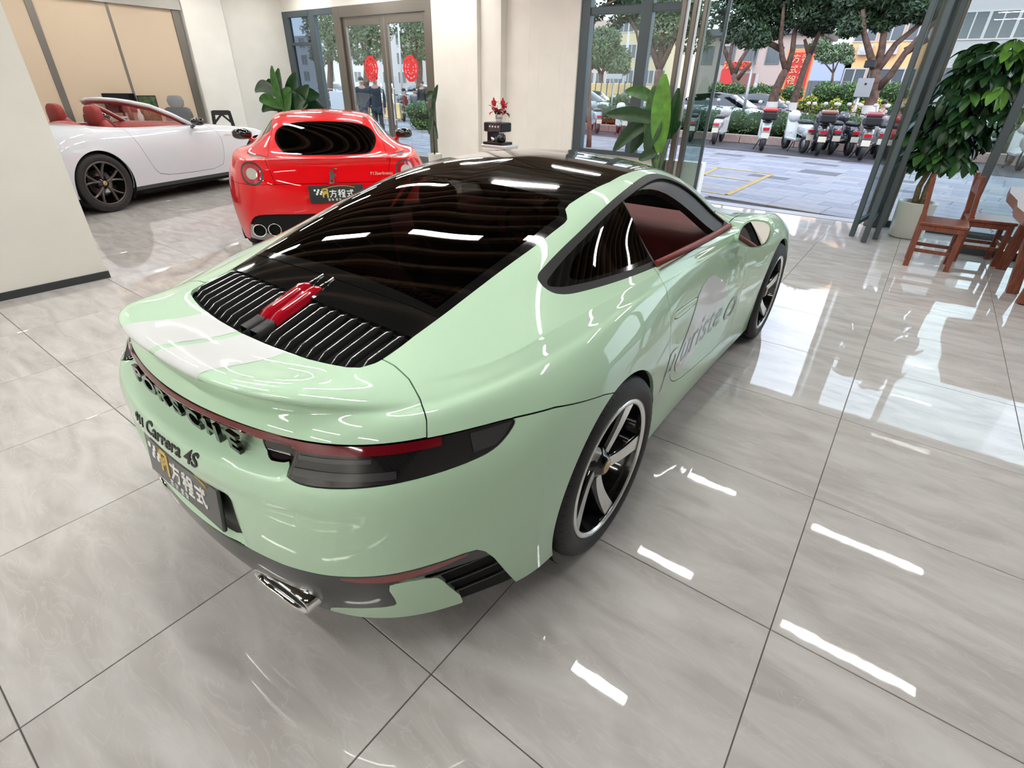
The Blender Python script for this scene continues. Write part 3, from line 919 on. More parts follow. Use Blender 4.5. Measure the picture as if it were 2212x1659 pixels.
yb = tb([0, .25, .42, .55, .64, .70], [2.17, 2.13, 2.06, 1.95, 1.78, 1.6])
yg = tb([0, .15, .30, .37, .43, .462, .482, .50], [-.762, -.757, -.741, -.727, -.711, -.692, -.650, -.60])
f_top = lambda V: np.maximum.reduce([(ax(V) - wk(V[:, 1])) * .9, V[:, 1] - yb(ax(V)), yg(ax(V)) - V[:, 1], .86 - V[:, 2]])
LAMP = chaikin([(-.99, .8225), (-.6, .8225), (-.2, .8225), (.02, .8225), (.24, .820), (.350, .8165), (.30, .78), (.245, .757), (.123, .746), (-.066, .741), (-.288, .733), (-.42, .731), (-.470, .740), (-.475, .765), (-.440, .787), (-.6, .788), (-.99, .788)], 1)
LAMP = [(-1.4, .8225), (-1.4, .788)][::-1] + LAMP if False else LAMP
LAMP = [(-1.3, .789), (-1.3, .8225)] + [q for q in chaikin([(-.99, .8225), (-.2, .8225), (.24, .820), (.352, .8165), (.30, .78), (.235, .755), (.10, .745), (-.10, .739), (-.30, .733), (-.43, .731), (-.478, .742), (-.486, .746), (-.50, .742), (-.585, .742), (-.60, .789), (-.99, .789)], 2, False)]
f_lamp = lambda V: np.maximum(sdpoly(s_of(V), V[:, 2], LAMP), V[:, 1] + .30)
f_red = lambda V: np.maximum(.800 - V[:, 2], s_of(V) - .06)
zl = tb([-1.06, -.96, -.734, -.573, -.419, -.309, -.169, -.028, .119, .17, .205, .243, .318, .36, .5], [.415, .42, .432, .424, .428, .435, .442, .450, .456, .452, .430, .385, .258, .19, .10])
f_low = lambda V: np.maximum(V[:, 2] - zl(s_of(V)), V[:, 1] + .42)
FIN = chaikin([(-.187, .387), (-.14, .398), (-.011, .391), (.022, .374), (.052, .321), (.112, .225), (.09, .15), (-.44, .15), (-.46, .222), (-.40, .250), (-.30, .268), (-.175, .278), (-.158, .294)], 1)
f_fin = lambda V: sdpoly(s_of(V), V[:, 2], FIN)
REFL = chaikin([(-.37, .418), (-.31, .428), (-.169, .436), (-.028, .444), (.119, .450), (.15, .446), (.10, .437), (-.03, .418), (-.15, .404), (-.3, .408)], 1)
f_refl = lambda V: sdpoly(s_of(V), V[:, 2], REFL)
f_vent = lambda V: np.maximum(-.14 - s_of(V), V[:, 2] - .41)
yh = tb([0, .485, .531, .594, .659, .706, .733, .76, .80], [-.63, -.632, -.632, -.642, -.667, -.695, -.725, -.76, -.84])
f_deck = lambda V: np.maximum(V[:, 1] - yh(ax(V)), .8225 - V[:, 2])
zs = tb([-.9, -.497, -.375, -.145, 0], [.8165, .8165, .804, .750, .70])
f_bump = lambda V: np.maximum(V[:, 2] - zs(V[:, 1]), V[:, 1])
DOOR = chaikin([(.478, .995), (.477, .925), (.470, .872), (.463, .82), (.468, .72), (.498, .62), (.555, .53), (.615, .45), (.70, .395), (.85, .362), (1.2, .335), (1.45, .325), (1.56, .36), (1.60, .50), (1.62, .70), (1.62, .85), (1.575, .935), (1.55, .97), (1.54, 1.02), (.9, 1.02)], 1)
f_door = lambda V: np.maximum(sdpoly(V[:, 1], V[:, 2], DOOR), .5 - ax(V))
f_fbump = lambda V: np.maximum(2.72 - V[:, 1] + .35 * (V[:, 2] - .5), V[:, 2] - (.70 - .25 * (V[:, 1] - 2.9)))
wh = tb([1.3, 1.6, 1.9, 2.2, 2.6, 3.0, 3.3], [.79, .745, .70, .66, .60, .50, .40])
f_hood = lambda V: np.maximum.reduce([ax(V) - wh(V[:, 1]), .60 - V[:, 2], 1.3 - V[:, 1]])
def f_head(V):
    c = np.stack([ax(V) - .70, (V[:, 1] - 2.93) * .62, (V[:, 2] - .72) * .8], 1)
    return np.linalg.norm(c, axis=1) - .105
SILL = lambda V: np.maximum.reduce([V[:, 2] - .235, .30 - V[:, 1], V[:, 1] - 2.15])
CAPF = lambda V: np.hypot((V[:, 1] - .695) * .42, V[:, 2] - .770 + .045 * (V[:, 1] - .69)) - 1

g = .0022
body = BODY
_, body = body.split(circ(0, .352, .388))
_, body = body.split(circ(2.45, .342, .372))
dlo, body = body.split(f_dlo)
top, body = body.split(f_top)
lamp, body = body.split(f_lamp, .0015)
low, body = body.split(f_low, .001)
shell = body.join(low).join(lamp)
# --- side windows
tr_in, tr = dlo.split(lambda V: sdpoly(V[:, 1], V[:, 2], DLO) + .017)
tr.build('window_trim', M_trim, car, .018)
OPN = chaikin([(.53, .90), (.548, 1.196), (.675, 1.209), (.808, 1.210), (.925, 1.186), (1.03, 1.135), (1.168, 1.052), (1.30, .955), (1.36, .90)], 1, False)
OPN = [(.515, .90)] + OPN[1:]
div = lambda V: V[:, 1] - (.503 + (V[:, 2] - .98) * .2)
quarter, dwin = tr_in.split(div, .004)
frit_in = chaikin([(.00, 1.03), (.10, 1.072), (.25, 1.11), (.40, 1.15), (.60, 1.19), (.60, 1.0), (.2, 1.012), (.05, 1.018)], 2)
qg, qf = quarter.split(lambda V: sdpoly(V[:, 1], V[:, 2], frit_in))
for sgn in (1, -1):
    side_ok = lambda S: S.take((S.V[S.F[:, 0], 0] * sgn) > 0)
    q = side_ok(qg).build('quarter_window', M_quarter, car, 0)
    side_ok(qf).build('window_border', M_blackgloss, q, .004)
    # frame strip inside the open door window
    op, fr = side_ok(dwin).split(lambda V: sdpoly(V[:, 1], V[:, 2], OPN))
    fr.offset(-.012).build('door_frame', M_black, car, .03)
# --- roof, glass and engine grille
hdr = tb([0, .3, .5], [1.60, 1.56, 1.46])
shield, rest = top.split(lambda V: hdr(ax(V)) - V[:, 1], .002)
shield.build('windscreen', M_shield, car, .006)
roof, rest = rest.split(lambda V: (.519 + .03 * ax(V)) - V[:, 1], .0025)
roof.build('roof_panel', M_blackgloss, car, .01)
rearw, rest = rest.split(lambda V: (-.446 + .10 * ax(V) ** 2) - V[:, 1], .002)
rg_band, rear_gl = rearw.split(lambda V: np.minimum.reduce([.31 - V[:, 1], V[:, 1] + .41, wk(V[:, 1]) - .03 - ax(V)]) * -1 * -1)
# band = outside of the clear area
clear, bandp = rearw.split(lambda V: np.maximum.reduce([V[:, 1] - .305, -.40 - V[:, 1], ax(V) - wk(V[:, 1]) + .035]))
rw = clear.build('rear_window', M_rearglass, car, .004)
bandp.build('window_border', M_blackgloss, rw, .004)
lid_panel, grille = rest.split(lambda V: (-.549 + .12 * ax(V) ** 2) - V[:, 1])
lid_panel.build('engine_lid_panel', M_blackgloss, car, .02)
gr = grille.offset(-.024).build('engine_grille', M_well, car, 0)
def top_z(x, y):
    h = GB.ray_cast(Vector((x, y, 2)), Vector((0, 0, -1)))
    return h[0]
# louvre blades: a thin black blade with a bright strip on top, nine to each side
for sgn in (1, -1):
    for k in range(9):
        xf_ = .085 + .0462 * k
        xr_ = .090 + .0458 * k
        y_f = -.548 + .12 * xf_ ** 2
        y_r = float(yg(xr_)) + .016
        bl = MB(); st = MB(); G = []; pts = []
        for i in range(9):
            t_ = i / 8
            xx = sgn * (xf_ + (xr_ - xf_) * t_); yy = y_f + (y_r - y_f) * t_
            if i == 0: qa, qb = top_z(xx, yy), top_z(sgn * xr_, y_r)
            qz = qa.z + (qb.z - qa.z) * t_
            lift = .001 if 0 < i < 8 else -.010
            G.append([(xx - .0035, yy, qz - .022), (xx - .0028, yy, qz + lift), (xx + .0028, yy, qz + lift), (xx + .0035, yy, qz - .022)])
            pts.append((xx, yy, qz + lift + .0008))
        bl.grid(G)
        bo = bl.build('louvre_blade', M_well, gr)
        st.tube(pts, .0019, 5).build('louvre_strip', M_silver, bo)
for xx in (.0, .0):
    pass
for sx_ in (.026, -.030):
    pts = []; dk = []
    G = []
    for i in range(9):
        t_ = i / 8; yy = -.498 - t_ * .180
        q = top_z(sx_, yy)
        h_ = .010 if 0 < i < 8 else .0
        G.append([(sx_ - .024, yy, q.z - .012), (sx_ - .021, yy, q.z + h_), (sx_, yy, q.z + h_ + .004), (sx_ + .021, yy, q.z + h_), (sx_ + .024, yy, q.z - .012)])
    MB().grid(G).build('brake_light_bar', M_redbright, car)
    G = []
    for i in range(4):
        t_ = i / 3; yy = -.679 - t_ * .062
        q = top_z(sx_, yy)
        G.append([(sx_ - .022, yy, q.z - .02), (sx_ - .018, yy, q.z + .006), (sx_ + .018, yy, q.z + .006), (sx_ + .022, yy, q.z - .02)])
    MB().grid(G).build('bar_foot', M_black, car)
    q1 = top_z(sx_ + .014, -.445); q2 = top_z(sx_ + .014, -.50)
    MB().tube([q1 + Vector((0, 0, .002)), q2 + Vector((0, 0, .008))], .0025, 5).build('bar_strip', M_chrome, car)
# --- lamps
red, lmp = lamp.split(f_red)
tl = lmp.offset(-.002).build('tail_light', M_lamp, car, .015)
red.build('light_strip', M_redlens, car, .02)
inner = lmp.offset(.0008)
for (z0, z1, s0, s1) in ((.784, .794, -.43, -.18), (.748, .765, -.455, -.10)):
    c_, _o = inner.split(lambda V: np.maximum.reduce([z0 - V[:, 2], V[:, 2] - z1, s0 - s_of(V), s_of(V) - s1]))
    sides(c_, 'lamp_guide', M_lamp2, tl)
c_, _o = inner.split(lambda V: np.maximum(sdpoly(s_of(V), V[:, 2], [(.16, .812), (.325, .812), (.29, .785), (.25, .77), (.17, .768)]), -9))
sides(c_, 'lamp_side_lens', M_lamp2, tl)
# --- lower rear
refl, low2 = low.split(f_refl)
sides(refl, 'rear_reflector', mat('reflector_red', (0.22, 0.012, 0.014), rough=0.15, coat=1), car, .01)
fin, low3 = low2.split(f_fin, .001)
sides(fin, 'bumper_fin', M_green, car, .02)
vent, dif = low3.split(f_vent)
sides(vent.offset(-.02), 'bumper_vent', M_blackgloss, car)
dif.build('diffuser', M_diff, car, .02)
for dz in (.25, .31, .37):
    for sgn in (1, -1):
        pts = []
        for i in range(7):
            xx = .70 + .17 * i / 6
            h = GB.ray_cast(Vector((sgn * 2, -.9 + .1 * i / 6 + (.62 * (xx - .70) / .17) * .55, dz + .01 * i)), Vector((-sgn, 0, 0)))
            if h[0] is not None: pts.append(h[0] - h[1] * .006 * (1 if h[1].x * sgn > 0 else -1))
        if len(pts) > 2: MB().tube(pts, .006, 6).build('vent_fin', M_blackgloss, car)
# --- painted panels
deck, body = body.split(f_deck, g)
sp_panel = deck.build('spoiler_lid', M_green, car, .012)
bump_, body = body.split(f_bump, g)
bump_.build('rear_bumper', M_green, car, .012)
door, body = body.split(f_door, g)
HND = chaikin([(.505, .800), (.70, .782), (.86, .768), (.865, .742), (.70, .748), (.52, .765)], 1)
for sgn in (1, -1):
    d = door.take((door.V[door.F[:, 0], 0] * sgn) > 0)
    h_, d = d.split(lambda V: sdpoly(V[:, 1], V[:, 2], HND), .0016)
    dd = d.build('door', M_green, car, .012)
    h_.build('door_handle', M_green, dd, .012)
fb, body = body.split(f_fbump, g)
fb.build('front_bumper', M_green, car, .012)
hl, body = body.split(f_head, .001)
sides(hl, 'headlight', M_headlight, car, .01)
hood, body = body.split(f_hood, g)
hood.build('hood', M_green, car, .012)
sides(body, 'body_side', M_green, car, .014)
shell.offset(-.016).build('inner_shell', M_well, car, 0)
# white film on the spoiler: two broad bands beside a narrow green one
for (a_, b_) in ((-.245, -.028), (.003, .215)):
    w_, _o = deck.split(lambda V: np.maximum.reduce([a_ - V[:, 0], V[:, 0] - b_, .905 - V[:, 2], V[:, 1] + .5]))
    w_.offset(.0008).build('spoiler_film', M_white, sp_panel, 0)
# brake light in the spoiler edge
_l, _o = deck.offset(.0015).split(lambda V: np.maximum.reduce([ax(V) - .225, .900 - V[:, 2] , V[:, 2] - .914, V[:, 1] + .95]))
_l.build('spoiler_brake_light', M_redlens, sp_panel, 0)
# white sticker and lettering on the right door
st = decal(GB, [[(.640, .52), (.687, .57), (.770, .665), (.856, .767), (.92, .798), (1.003, .813), (1.08, .806), (1.142, .783), (1.21, .752), (1.262, .718), (1.31, .68), (1.335, .64), (1.325, .605), (1.26, .568), (1.12, .512), (1.0, .478), (.90, .455), (.799, .440), (.74, .440), (.69, .455), (.655, .485)]], 'door_film', M_white, car)
M_filmgrey = mat('grey_green_film', (0.13, 0.20, 0.15), rough=0.35, coat=0.8)
def letters(txt, size, y0, z0, slope, m, name, lift, shear=.25, sx=1.0):
    tm = text_mb(txt, size, 0.0, shear)
    xs = [v[0] for v in tm.v]; w_ = max(xs) - min(xs); x0 = min(xs)
    polys = []
    for f_ in tm.f:
        polys.append([(y0 + (tm.v[i][0] - x0) * sx, z0 + tm.v[i][2] + slope * (tm.v[i][0] - x0)) for i in f_])
    return decal(GB, polys, name, m, car, lift, .05)
letters('p', .26, .47, .50, .0, M_white, 'door_letter', .0026, sx=1.2)
letters('uriste', .205, .715, .490, .02, M_filmgrey, 'door_lettering', .0034, sx=1.25)
letters('o', .25, 1.36, .475, .0, M_filmgrey, 'door_letter', .0034, sx=1.6)
# rear lettering
pl = []
for k, ch in enumerate('PORSCHE'):
    x_ = -.285 + .57 * k / 6
    yy = -.990 + .14 * x_ * x_
    t_ = text_mb(ch, .074, .012, 0, .0026)
    t_.v = [(v[0] * 1.45 + x_, v[1] + yy, v[2] + .741) for v in t_.v]
    t_.build('rear_letter', M_blackgloss, car)
for txt, x_, sz, sh in (('911', -.152, .046, .2), ('Carrera 4S', .045, .066, .35)):
    t_ = text_mb(txt, sz, .004, sh, .0008)
    t_.v = [(v[0] + x_, v[1] - 1.063 + .10 * (v[0] + x_) ** 2, v[2] + .676) for v in t_.v]
    # lean with the bodywork
    for i, v in enumerate(t_.v):
        h = GB.ray_cast(Vector((v[0], -2, v[2])), Vector((0, 1, 0)))
        if h[0] is not None: t_.v[i] = (v[0], h[0].y - .001 + (v[1] + 1.063 - .10 * v[0] ** 2), v[2])
    t_.build('model_lettering', M_black, car)

# show plate: dealer name, chequered flag; drawn as strokes
M_plate = mat('plate_black', (0.02, 0.022, 0.024), rough=0.35, coat=0.5)
M_platewhite = mat('plate_white', (0.8, 0.8, 0.78), rough=0.4)
M_gold = mat('plate_gold', (0.62, 0.42, 0.08), rough=0.35)
GLYPH = {
    'fang': [((.5, 1), (.5, .86)), ((.04, .8), (.96, .8)), ((.42, .8), (.36, .4), (.06, .02)), ((.38, .52), (.84, .52), (.78, .06), (.58, .06))],
    'cheng': [((.38, .97), (.06, .86)), ((.02, .68), (.46, .68)), ((.24, .92), (.24, 0)), ((.24, .6), (.04, .28)), ((.26, .56), (.44, .38)), ((.56, .92), (.94, .92), (.94, .62), (.56, .62), (.56, .92)), ((.5, .46), (.98, .46)), ((.54, .25), (.94, .25)), ((.74, .46), (.74, .03)), ((.48, .03), (1, .03))],
    'shi': [((.04, .76), (.96, .76)), ((.62, 1), (.68, .4), (.9, .04), (.97, .22)), ((.78, .96), (.9, .86)), ((.12, .46), (.54, .46)), ((.33, .46), (.33, .12)), ((.06, .06), (.6, .16))],
    'small_a': [((.1, .9), (.9, .9)), ((.5, .9), (.5, .1)), ((.1, .5), (.9, .5)), ((.1, .1), (.9, .1)), ((.2, .9), (.2, .1))],
    'small_b': [((.1, .8), (.5, .8)), ((.3, 1), (.3, 0)), ((.55, .9), (.95, .6), (.55, .4)), ((.55, .3), (.95, .3)), ((.75, .9), (.75, 0))],
}
def glyph(mb, g_, x0, z0, s, w, y, sy=1.0):
    for st_ in GLYPH[g_]:
        for a, b in zip(st_[:-1], st_[1:]):
            A = (x0 + a[0] * s, y, z0 + a[1] * s * sy); B = (x0 + b[0] * s, y, z0 + b[1] * s * sy)
            mb.bar(A, B, .002, w, (0, 0, 1)) if abs(A[0] - B[0]) > abs(A[2] - B[2]) else mb.bar(A, B, w, .002, (0, 1, 0))
def show_plate(parent, M, w=.46, h=.15):
    """built in a local frame: centre origin, facing -y; M places it"""
    base = MB().bbox(-w / 2, w / 2, -.006, .006, -h / 2, h / 2, .004)
    for (sx_, sz) in ((-1, -1), (1, -1), (1, 1), (-1, 1)):
        pass
    base.xf(M); bo = base.build('number_plate', M_plate, parent)
    wh_ = MB(); gd = MB()
    c = .017
    for i in range(6):
        for j in range(3):
            if (i + j) % 2 == 0:
                x0 = -.205 + i * c + j * .008; z0 = .045 - (j + 1) * c
                (gd if (i > 3) else wh_).box(x0, x0 + c, -.008, -.006, z0, z0 + c)
    for bx in (((-.125, -.03), (-.125, .045)), ((-.125, .045), (-.085, .045)), ((-.085, .045), (-.085, -.035)), ((-.125, .01), (-.085, .01))):
        (x0, z0), (x1, z1) = bx
        gd.bar((x0, -.007, z0), (x1, -.007, z1), .002 if abs(x0 - x1) > .01 else .014, .014 if abs(x0 - x1) > .01 else .002, (0, 0, 1) if abs(x0 - x1) > .01 else (0, 1, 0))
    for k, g_ in enumerate(('fang', 'cheng', 'shi')):
        glyph(wh_, g_, -.068 + k * .078, -.032, .068, .0085, -.007)
    for k, g_ in enumerate(('small_a', 'small_b', 'small_a', 'small_b')):
        glyph(wh_, g_, -.085 + k * .028 + (.012 if k > 1 else 0), -.062, .021, .003, -.007)
    pts = [(-.09 + .26 * i / 14, -.007, .052 + .018 * math.sin(PI * i / 14) ** .8) for i in range(15)]
    gd.tube(pts, .0022, 5)
    wh_.xf(M); gd.xf(M)
    wh_.build('plate_lettering', M_platewhite, bo)
    gd.build('plate_flag', M_gold, bo)
show_plate(car, Matrix.Translation((.0, -1.043, .535)) @ Matrix.Rotation(math.radians(-7), 4, 'X'))
rec_, _o = bump_.offset(.0012).split(lambda V: np.maximum(sdpoly(V[:, 0], V[:, 2], chaikin([(-.275, .455), (-.25, .632), (.25, .632), (.275, .455), (.22, .440), (-.22, .440)], 1)), V[:, 1] + .8))
rec_.build('plate_recess', M_black, car, 0)
# exhaust tips
for sgn in (1, -1):
    mb = MB(); G = []; K = []
    for (d, e) in ((.05, 0), (-.010, 0), (-.012, -.004), (-.008, -.008), (.004, -.010)):
        row = []
        for k in range(33):
            a = 2 * PI * k / 32
            row.append((sgn * .362 + (.122 + e) * math.copysign(abs(math.cos(a)) ** .8, math.cos(a)), -1.0 + d + .10 * (abs(sgn * .362 + .12 * math.cos(a)) - .362), .268 + (.042 + e) * math.copysign(abs(math.sin(a)) ** .8, math.sin(a))))
        G.append(row)
    mb.grid(G).build('exhaust_tip', M_chrome, car)
    row = G[-1]
    MB().add(row[:-1], [tuple(range(32))]).build('exhaust_bore', M_well, car)

# door mirrors
for sgn in (1, -1):
    mb = MB(); G = []
    prof = [(-.005, .0), (-.004, .9), (.012, 1.0), (.04, 1.0), (.08, .92), (.12, .72), (.145, .35), (.15, .0)]
    def mshape(a):
        c_, s_ = math.cos(a), math.sin(a)
        rx = .088 if c_ > 0 else .078
        return (rx * math.copysign(abs(c_) ** .75, c_), .074 * math.copysign(abs(s_) ** .8, s_) + .014 * c_)
    for (d, k_) in prof:
        row = []
        for i in range(29):
            a = 2 * PI * i / 28; sx_, sz = mshape(a)
            row.append((sgn * (.925 + sx_ * k_ + d * -.10), 1.385 + d - sx_ * .18, .958 + sz * k_ + .01 * d))
        G.append(row)
    mh = mb.grid(G[1:]).build('mirror_housing', M_green, car)
    # glass set slightly inside a dark gap
    for (nm, k_, dy, m_) in (('mirror_gap', .93, -.002, M_black), ('mirror_glass', .82, -.022, M_mirror)):
        row = []
        for i in range(28):
            a = 2 * PI * i / 28; sx_, sz = mshape(a)
            row.append((sgn * (.925 + sx_ * k_), 1.385 + dy - sx_ * .18 * (.3 if nm == 'mirror_glass' else 1.0) + (sz * .16 if nm == 'mirror_glass' else 0), .958 + sz * k_))
        if sgn > 0: row = row[::-1]
        MB().add(row, [tuple(range(28))]).build(nm, m_ if nm != 'mirror_gap' else M_green, mh)
    MB().tube([(sgn * .79, 1.46, .915), (sgn * .84, 1.45, .90), (sgn * .885, 1.43, .912)], [.02, .017, .022], 8).build('mirror_arm', M_green, car)

# wheels
ANG = [66, -6, -78, -150, 138]
for sgn in (1, -1):
    wheel(car, sgn, .922, 0.0, .357, .270, .29, 'turbine', ANG if sgn > 0 else [0, 72, 144, 216, 288])
    wheel(car, sgn, .908, 2.45, .340, .256, .235, 'turbine', [88, 16, -56, -128, 160] if sgn > 0 else [0, 72, 144, 216, 288])
    arch_well(car, sgn, .52, .905, 0, .352, .392)
    arch_well(car, sgn, .52, .895, 2.45, .342, .376)
# underbody and cabin
ub = MB()
ub.bbox(-.60, .60, -.70, 3.2, .16, .30, .03)
ub.bbox(-.84, .84, .42, 2.02, .14, .22, .03)
ub.build('underbody', M_well, car)
cab = MB()
cab.bbox(-.78, .78, .30, 1.9, .20, .26, .01)
cab.build('cabin_floor', M_interior, car)
# dashboard
mb = MB(); G = []
for i in range(13):
    x_ = -.74 + 1.48 * i / 12
    G.append([(x_, 1.42, .62), (x_, 1.40, .80), (x_, 1.45, .885), (x_, 1.62, .905), (x_, 1.95, .90)])
mb.grid(G).build('dashboard', M_leather, car)
# inner door skins and belt trims
for sgn in (1, -1):
    G = []
    for (x_, z_) in ((.70, .30), (.735, .55), (.72, .62), (.74, .80), (.765, .945), (.80, .958)):
        G.append([(sgn * x_, y_, z_ + (.01 if z_ > .9 else 0) * (1.0 - (y_ - .5)) * .8) for y_ in (.50, .8, 1.1, 1.35, 1.5)])
    MB().grid(G).build('door_card', M_leather, car)
    MB().tube([(sgn * .775, .50, .982), (sgn * .79, .9, .974), (sgn * .79, 1.2, .966), (sgn * .78, 1.46, .960)], .013, 8).build('belt_trim', M_leather, car)
    MB().bbox(min(sgn * .68, sgn * .725), max(sgn * .68, sgn * .725), .62, 1.25, .60, .66, .02).build('armrest', M_interior, car)
    MB().grid([[(sgn * x2, y_, z_) for y_ in (.50, .8, 1.1, 1.35, 1.5)] for (x2, z_) in ((.69, .26), (.715, .55), (.705, .68), (.72, .77))]).build('door_pocket', M_interior, car)
# seats
for sgn in (1, -1):
    s1 = blob(.24, .26, .09, (sgn * .36, .95, .40)); s1.build('seat_cushion', M_leather, car)
    mb = MB(); G = []
    for i in range(11):
        t_ = i / 10
        z_ = .42 + .62 * t_
        hw = .25 * (1 - .15 * t_) if t_ < .7 else .25 * (.895 - .9 * (t_ - .7) ** 1.0)
        yy = .74 - .26 * t_
        G.append([(sgn * .36 + hw * c_, yy + d_, z_) for c_, d_ in ((-1, .05), (-.9, -.06), (0, -.09), (.9, -.06), (1, .05), (.8, .055), (0, .03), (-.8, .055), (-1, .05))])
    mb.grid(G).build('seat_back', M_leather if sgn > 0 else M_leather, car)
    blob(.12, .05, .085, (sgn * .36, .475, 1.09)).build('headrest', M_leather, car)
    blob(.26, .22, .09, (sgn * .33, .22, .55)).build('rear_seat', M_leather, car)
    blob(.25, .07, .17, (sgn * .33, .02, .74)).build('rear_backrest', M_leather, car)
MB().bbox(-.12, .12, .3, 1.45, .26, .56, .03).build('centre_console', M_interior, car)
MB().grid([[(-.62 + 1.24 * i / 6, -.02 - .42 * j, .84 + .02 * j) for j in range(2)] for i in range(7)]).build('parcel_shelf', M_leather, car)
tw = MB(); tw.lathe([(.180 + .014 * math.cos(2 * PI * k / 10), .014 * math.sin(2 * PI * k / 10)) for k in range(10)], 32, 'y', (0, 0, 0), True, True)
tw.bar((-.17, 0, 0), (.17, 0, 0), .03, .02, (0, 0, 1)); tw.bar((0, 0, 0), (0, 0, -.17), .03, .02, (0, 1, 0)); tw.add(blob(.05, .02, .045).v, blob(.05, .02, .045).f, True)
tw.xf(Matrix.Translation((-.36, 1.28, .78)) @ Matrix.Rotation(math.radians(22), 4, 'X')).build('steering_wheel', M_interior, car)
blob(.11, .018, .028, (0, 1.48, 1.13)).build('inner_mirror', M_interior, car)

# ================================================================ the two other cars
M_red = mat('scarlet_paint', (0.72, 0.003, 0.007), rough=0.3, coat=1.0, croug=0.01, spec=0.05)
M_carwhite = mat('pearl_white_paint', (0.66, 0.69, 0.73), rough=0.32, spec=.2, coat=1.0, croug=0.01)
M_darkgrey = mat('dark_grey_plastic', (0.045, 0.05, 0.05), rough=0.4)
M_lightgrey = mat('light_grey_lip', (0.28, 0.29, 0.29), rough=0.35)
M_lampred = mat('round_lamp_red', (0.42, 0.005, 0.012), rough=0.08, coat=1)
M_lampgrey = mat('round_lamp_centre', (0.45, 0.45, 0.40), rough=0.2, coat=1)
M_winblack = glassmat('dark_window', (0.05, 0.05, 0.05), ior=1.6)
M_bronze = mat('bronze_grey_wheel', (0.115, 0.10, 0.09), rough=0.3, metal=0.6)
M_redleather = mat('red_leather', (0.30, 0.035, 0.03), rough=0.5)

def mkrings(rows):
    """each row: 16 (x, y, z) or (x, y) with z as last element of the row"""
    return [[tuple(q) for q in r] for r in rows]
XB = lambda ys, xs, zs: list(zip(xs, ys, zs))
RR = [
 XB([-.84,-.84,-.83,-.78,-.6,-.43,0,.5,1,1.5,2.1,2.72,3.15,3.5,3.66,3.70],[0,.25,.5,.74,.88,.94,.95,.90,.87,.87,.88,.92,.90,.74,.4,0],[.19]*6+[.18]*10),
 XB([-.89,-.89,-.88,-.82,-.61,-.41,0,.5,1,1.5,2.1,2.72,3.15,3.5,3.66,3.70],[0,.25,.5,.76,.91,.975,.985,.91,.88,.88,.89,.93,.91,.76,.4,0],[.35]*16),
 XB([-.93,-.93,-.915,-.85,-.62,-.38,0,.5,1,1.5,2.1,2.72,3.15,3.48,3.62,3.66],[0,.25,.5,.77,.92,.99,1.0,.94,.89,.89,.90,.95,.93,.76,.4,0],[.55]*16),
 XB([-.90,-.90,-.89,-.835,-.60,-.36,0,.5,1,1.5,2.1,2.72,3.15,3.4,3.52,3.55],[0,.25,.5,.75,.90,.97,.975,.93,.885,.885,.89,.93,.88,.68,.36,0],[.75,.75,.75,.75,.75,.75,.75,.75,.74,.73,.73,.74,.66,.58,.56,.55]),
 XB([-.865,-.865,-.855,-.80,-.57,-.34,0,.5,1,1.5,2.1,2.7,3.1,3.25,3.35,3.37],[0,.25,.5,.73,.865,.925,.93,.90,.87,.87,.86,.86,.76,.56,.3,0],[.90,.90,.90,.89,.88,.88,.89,.87,.85,.84,.84,.86,.76,.70,.68,.67]),
 XB([-.88,-.875,-.855,-.785,-.53,-.3,0,.5,1,1.5,2.05,2.5,2.85,3.0,3.05,3.06],[0,.25,.5,.71,.82,.87,.87,.87,.85,.85,.83,.76,.64,.46,.25,0],[.952,.952,.95,.942,.95,.962,.97,.93,.91,.90,.89,.90,.84,.80,.79,.79]),
 XB([-.77,-.765,-.73,-.62,-.42,-.22,.05,.5,1,1.5,1.9,2.15,2.3,2.36,2.4,2.42],[0,.25,.47,.60,.69,.74,.77,.81,.82,.81,.78,.62,.5,.36,.2,0],[.942,.942,.94,.94,.965,.985,.99,.965,.95,.935,.92,.90,.88,.88,.89,.89]),
 XB([-.60,-.60,-.57,-.45,-.25,0,.3,.65,1,1.35,1.65,1.88,1.98,2.02,2.05,2.06],[0,.2,.38,.50,.56,.60,.65,.69,.71,.71,.66,.54,.42,.3,.15,0],[.93,.93,.94,.975,1.035,1.08,1.09,1.08,1.07,1.04,1.0,.96,.95,.95,.95,.95]),
 XB([-.25,-.25,-.2,-.08,.08,.25,.45,.7,.95,1.18,1.4,1.58,1.68,1.72,1.74,1.75],[0,.2,.36,.46,.51,.55,.58,.60,.61,.60,.56,.47,.37,.26,.13,0],[1.075,1.075,1.085,1.115,1.155,1.18,1.19,1.195,1.19,1.17,1.13,1.09,1.08,1.08,1.08,1.08]),
 XB([.08,.08,.12,.22,.36,.5,.62,.78,.92,1.06,1.2,1.32,1.4,1.43,1.45,1.46],[0,.18,.33,.42,.47,.50,.515,.52,.52,.51,.47,.4,.31,.22,.11,0],[1.205,1.205,1.215,1.23,1.245,1.252,1.257,1.258,1.255,1.245,1.225,1.20,1.19,1.19,1.19,1.19]),
 XB([.40,.40,.42,.46,.52,.6,.68,.78,.88,.96,1.04,1.1,1.14,1.16,1.18,1.18],[0,.09,.18,.23,.26,.28,.29,.295,.295,.29,.27,.23,.18,.13,.07,0],[1.262,1.262,1.264,1.268,1.273,1.277,1.28,1.282,1.281,1.278,1.272,1.262,1.255,1.25,1.248,1.248]),
 XB([.62,.63,.65,.67,.7,.74,.78,.82,.86,.89,.92,.94,.96,.97,.98,.98],[0]*16,[1.285,1.285,1.286,1.287,1.288,1.289,1.29,1.29,1.29,1.289,1.288,1.287,1.286,1.286,1.285,1.285]),
]
P_r = evalgrid(fair(solve(np.array(RR, float), 3), 7, 2), 9, 9)
RB = full_surf(P_r)
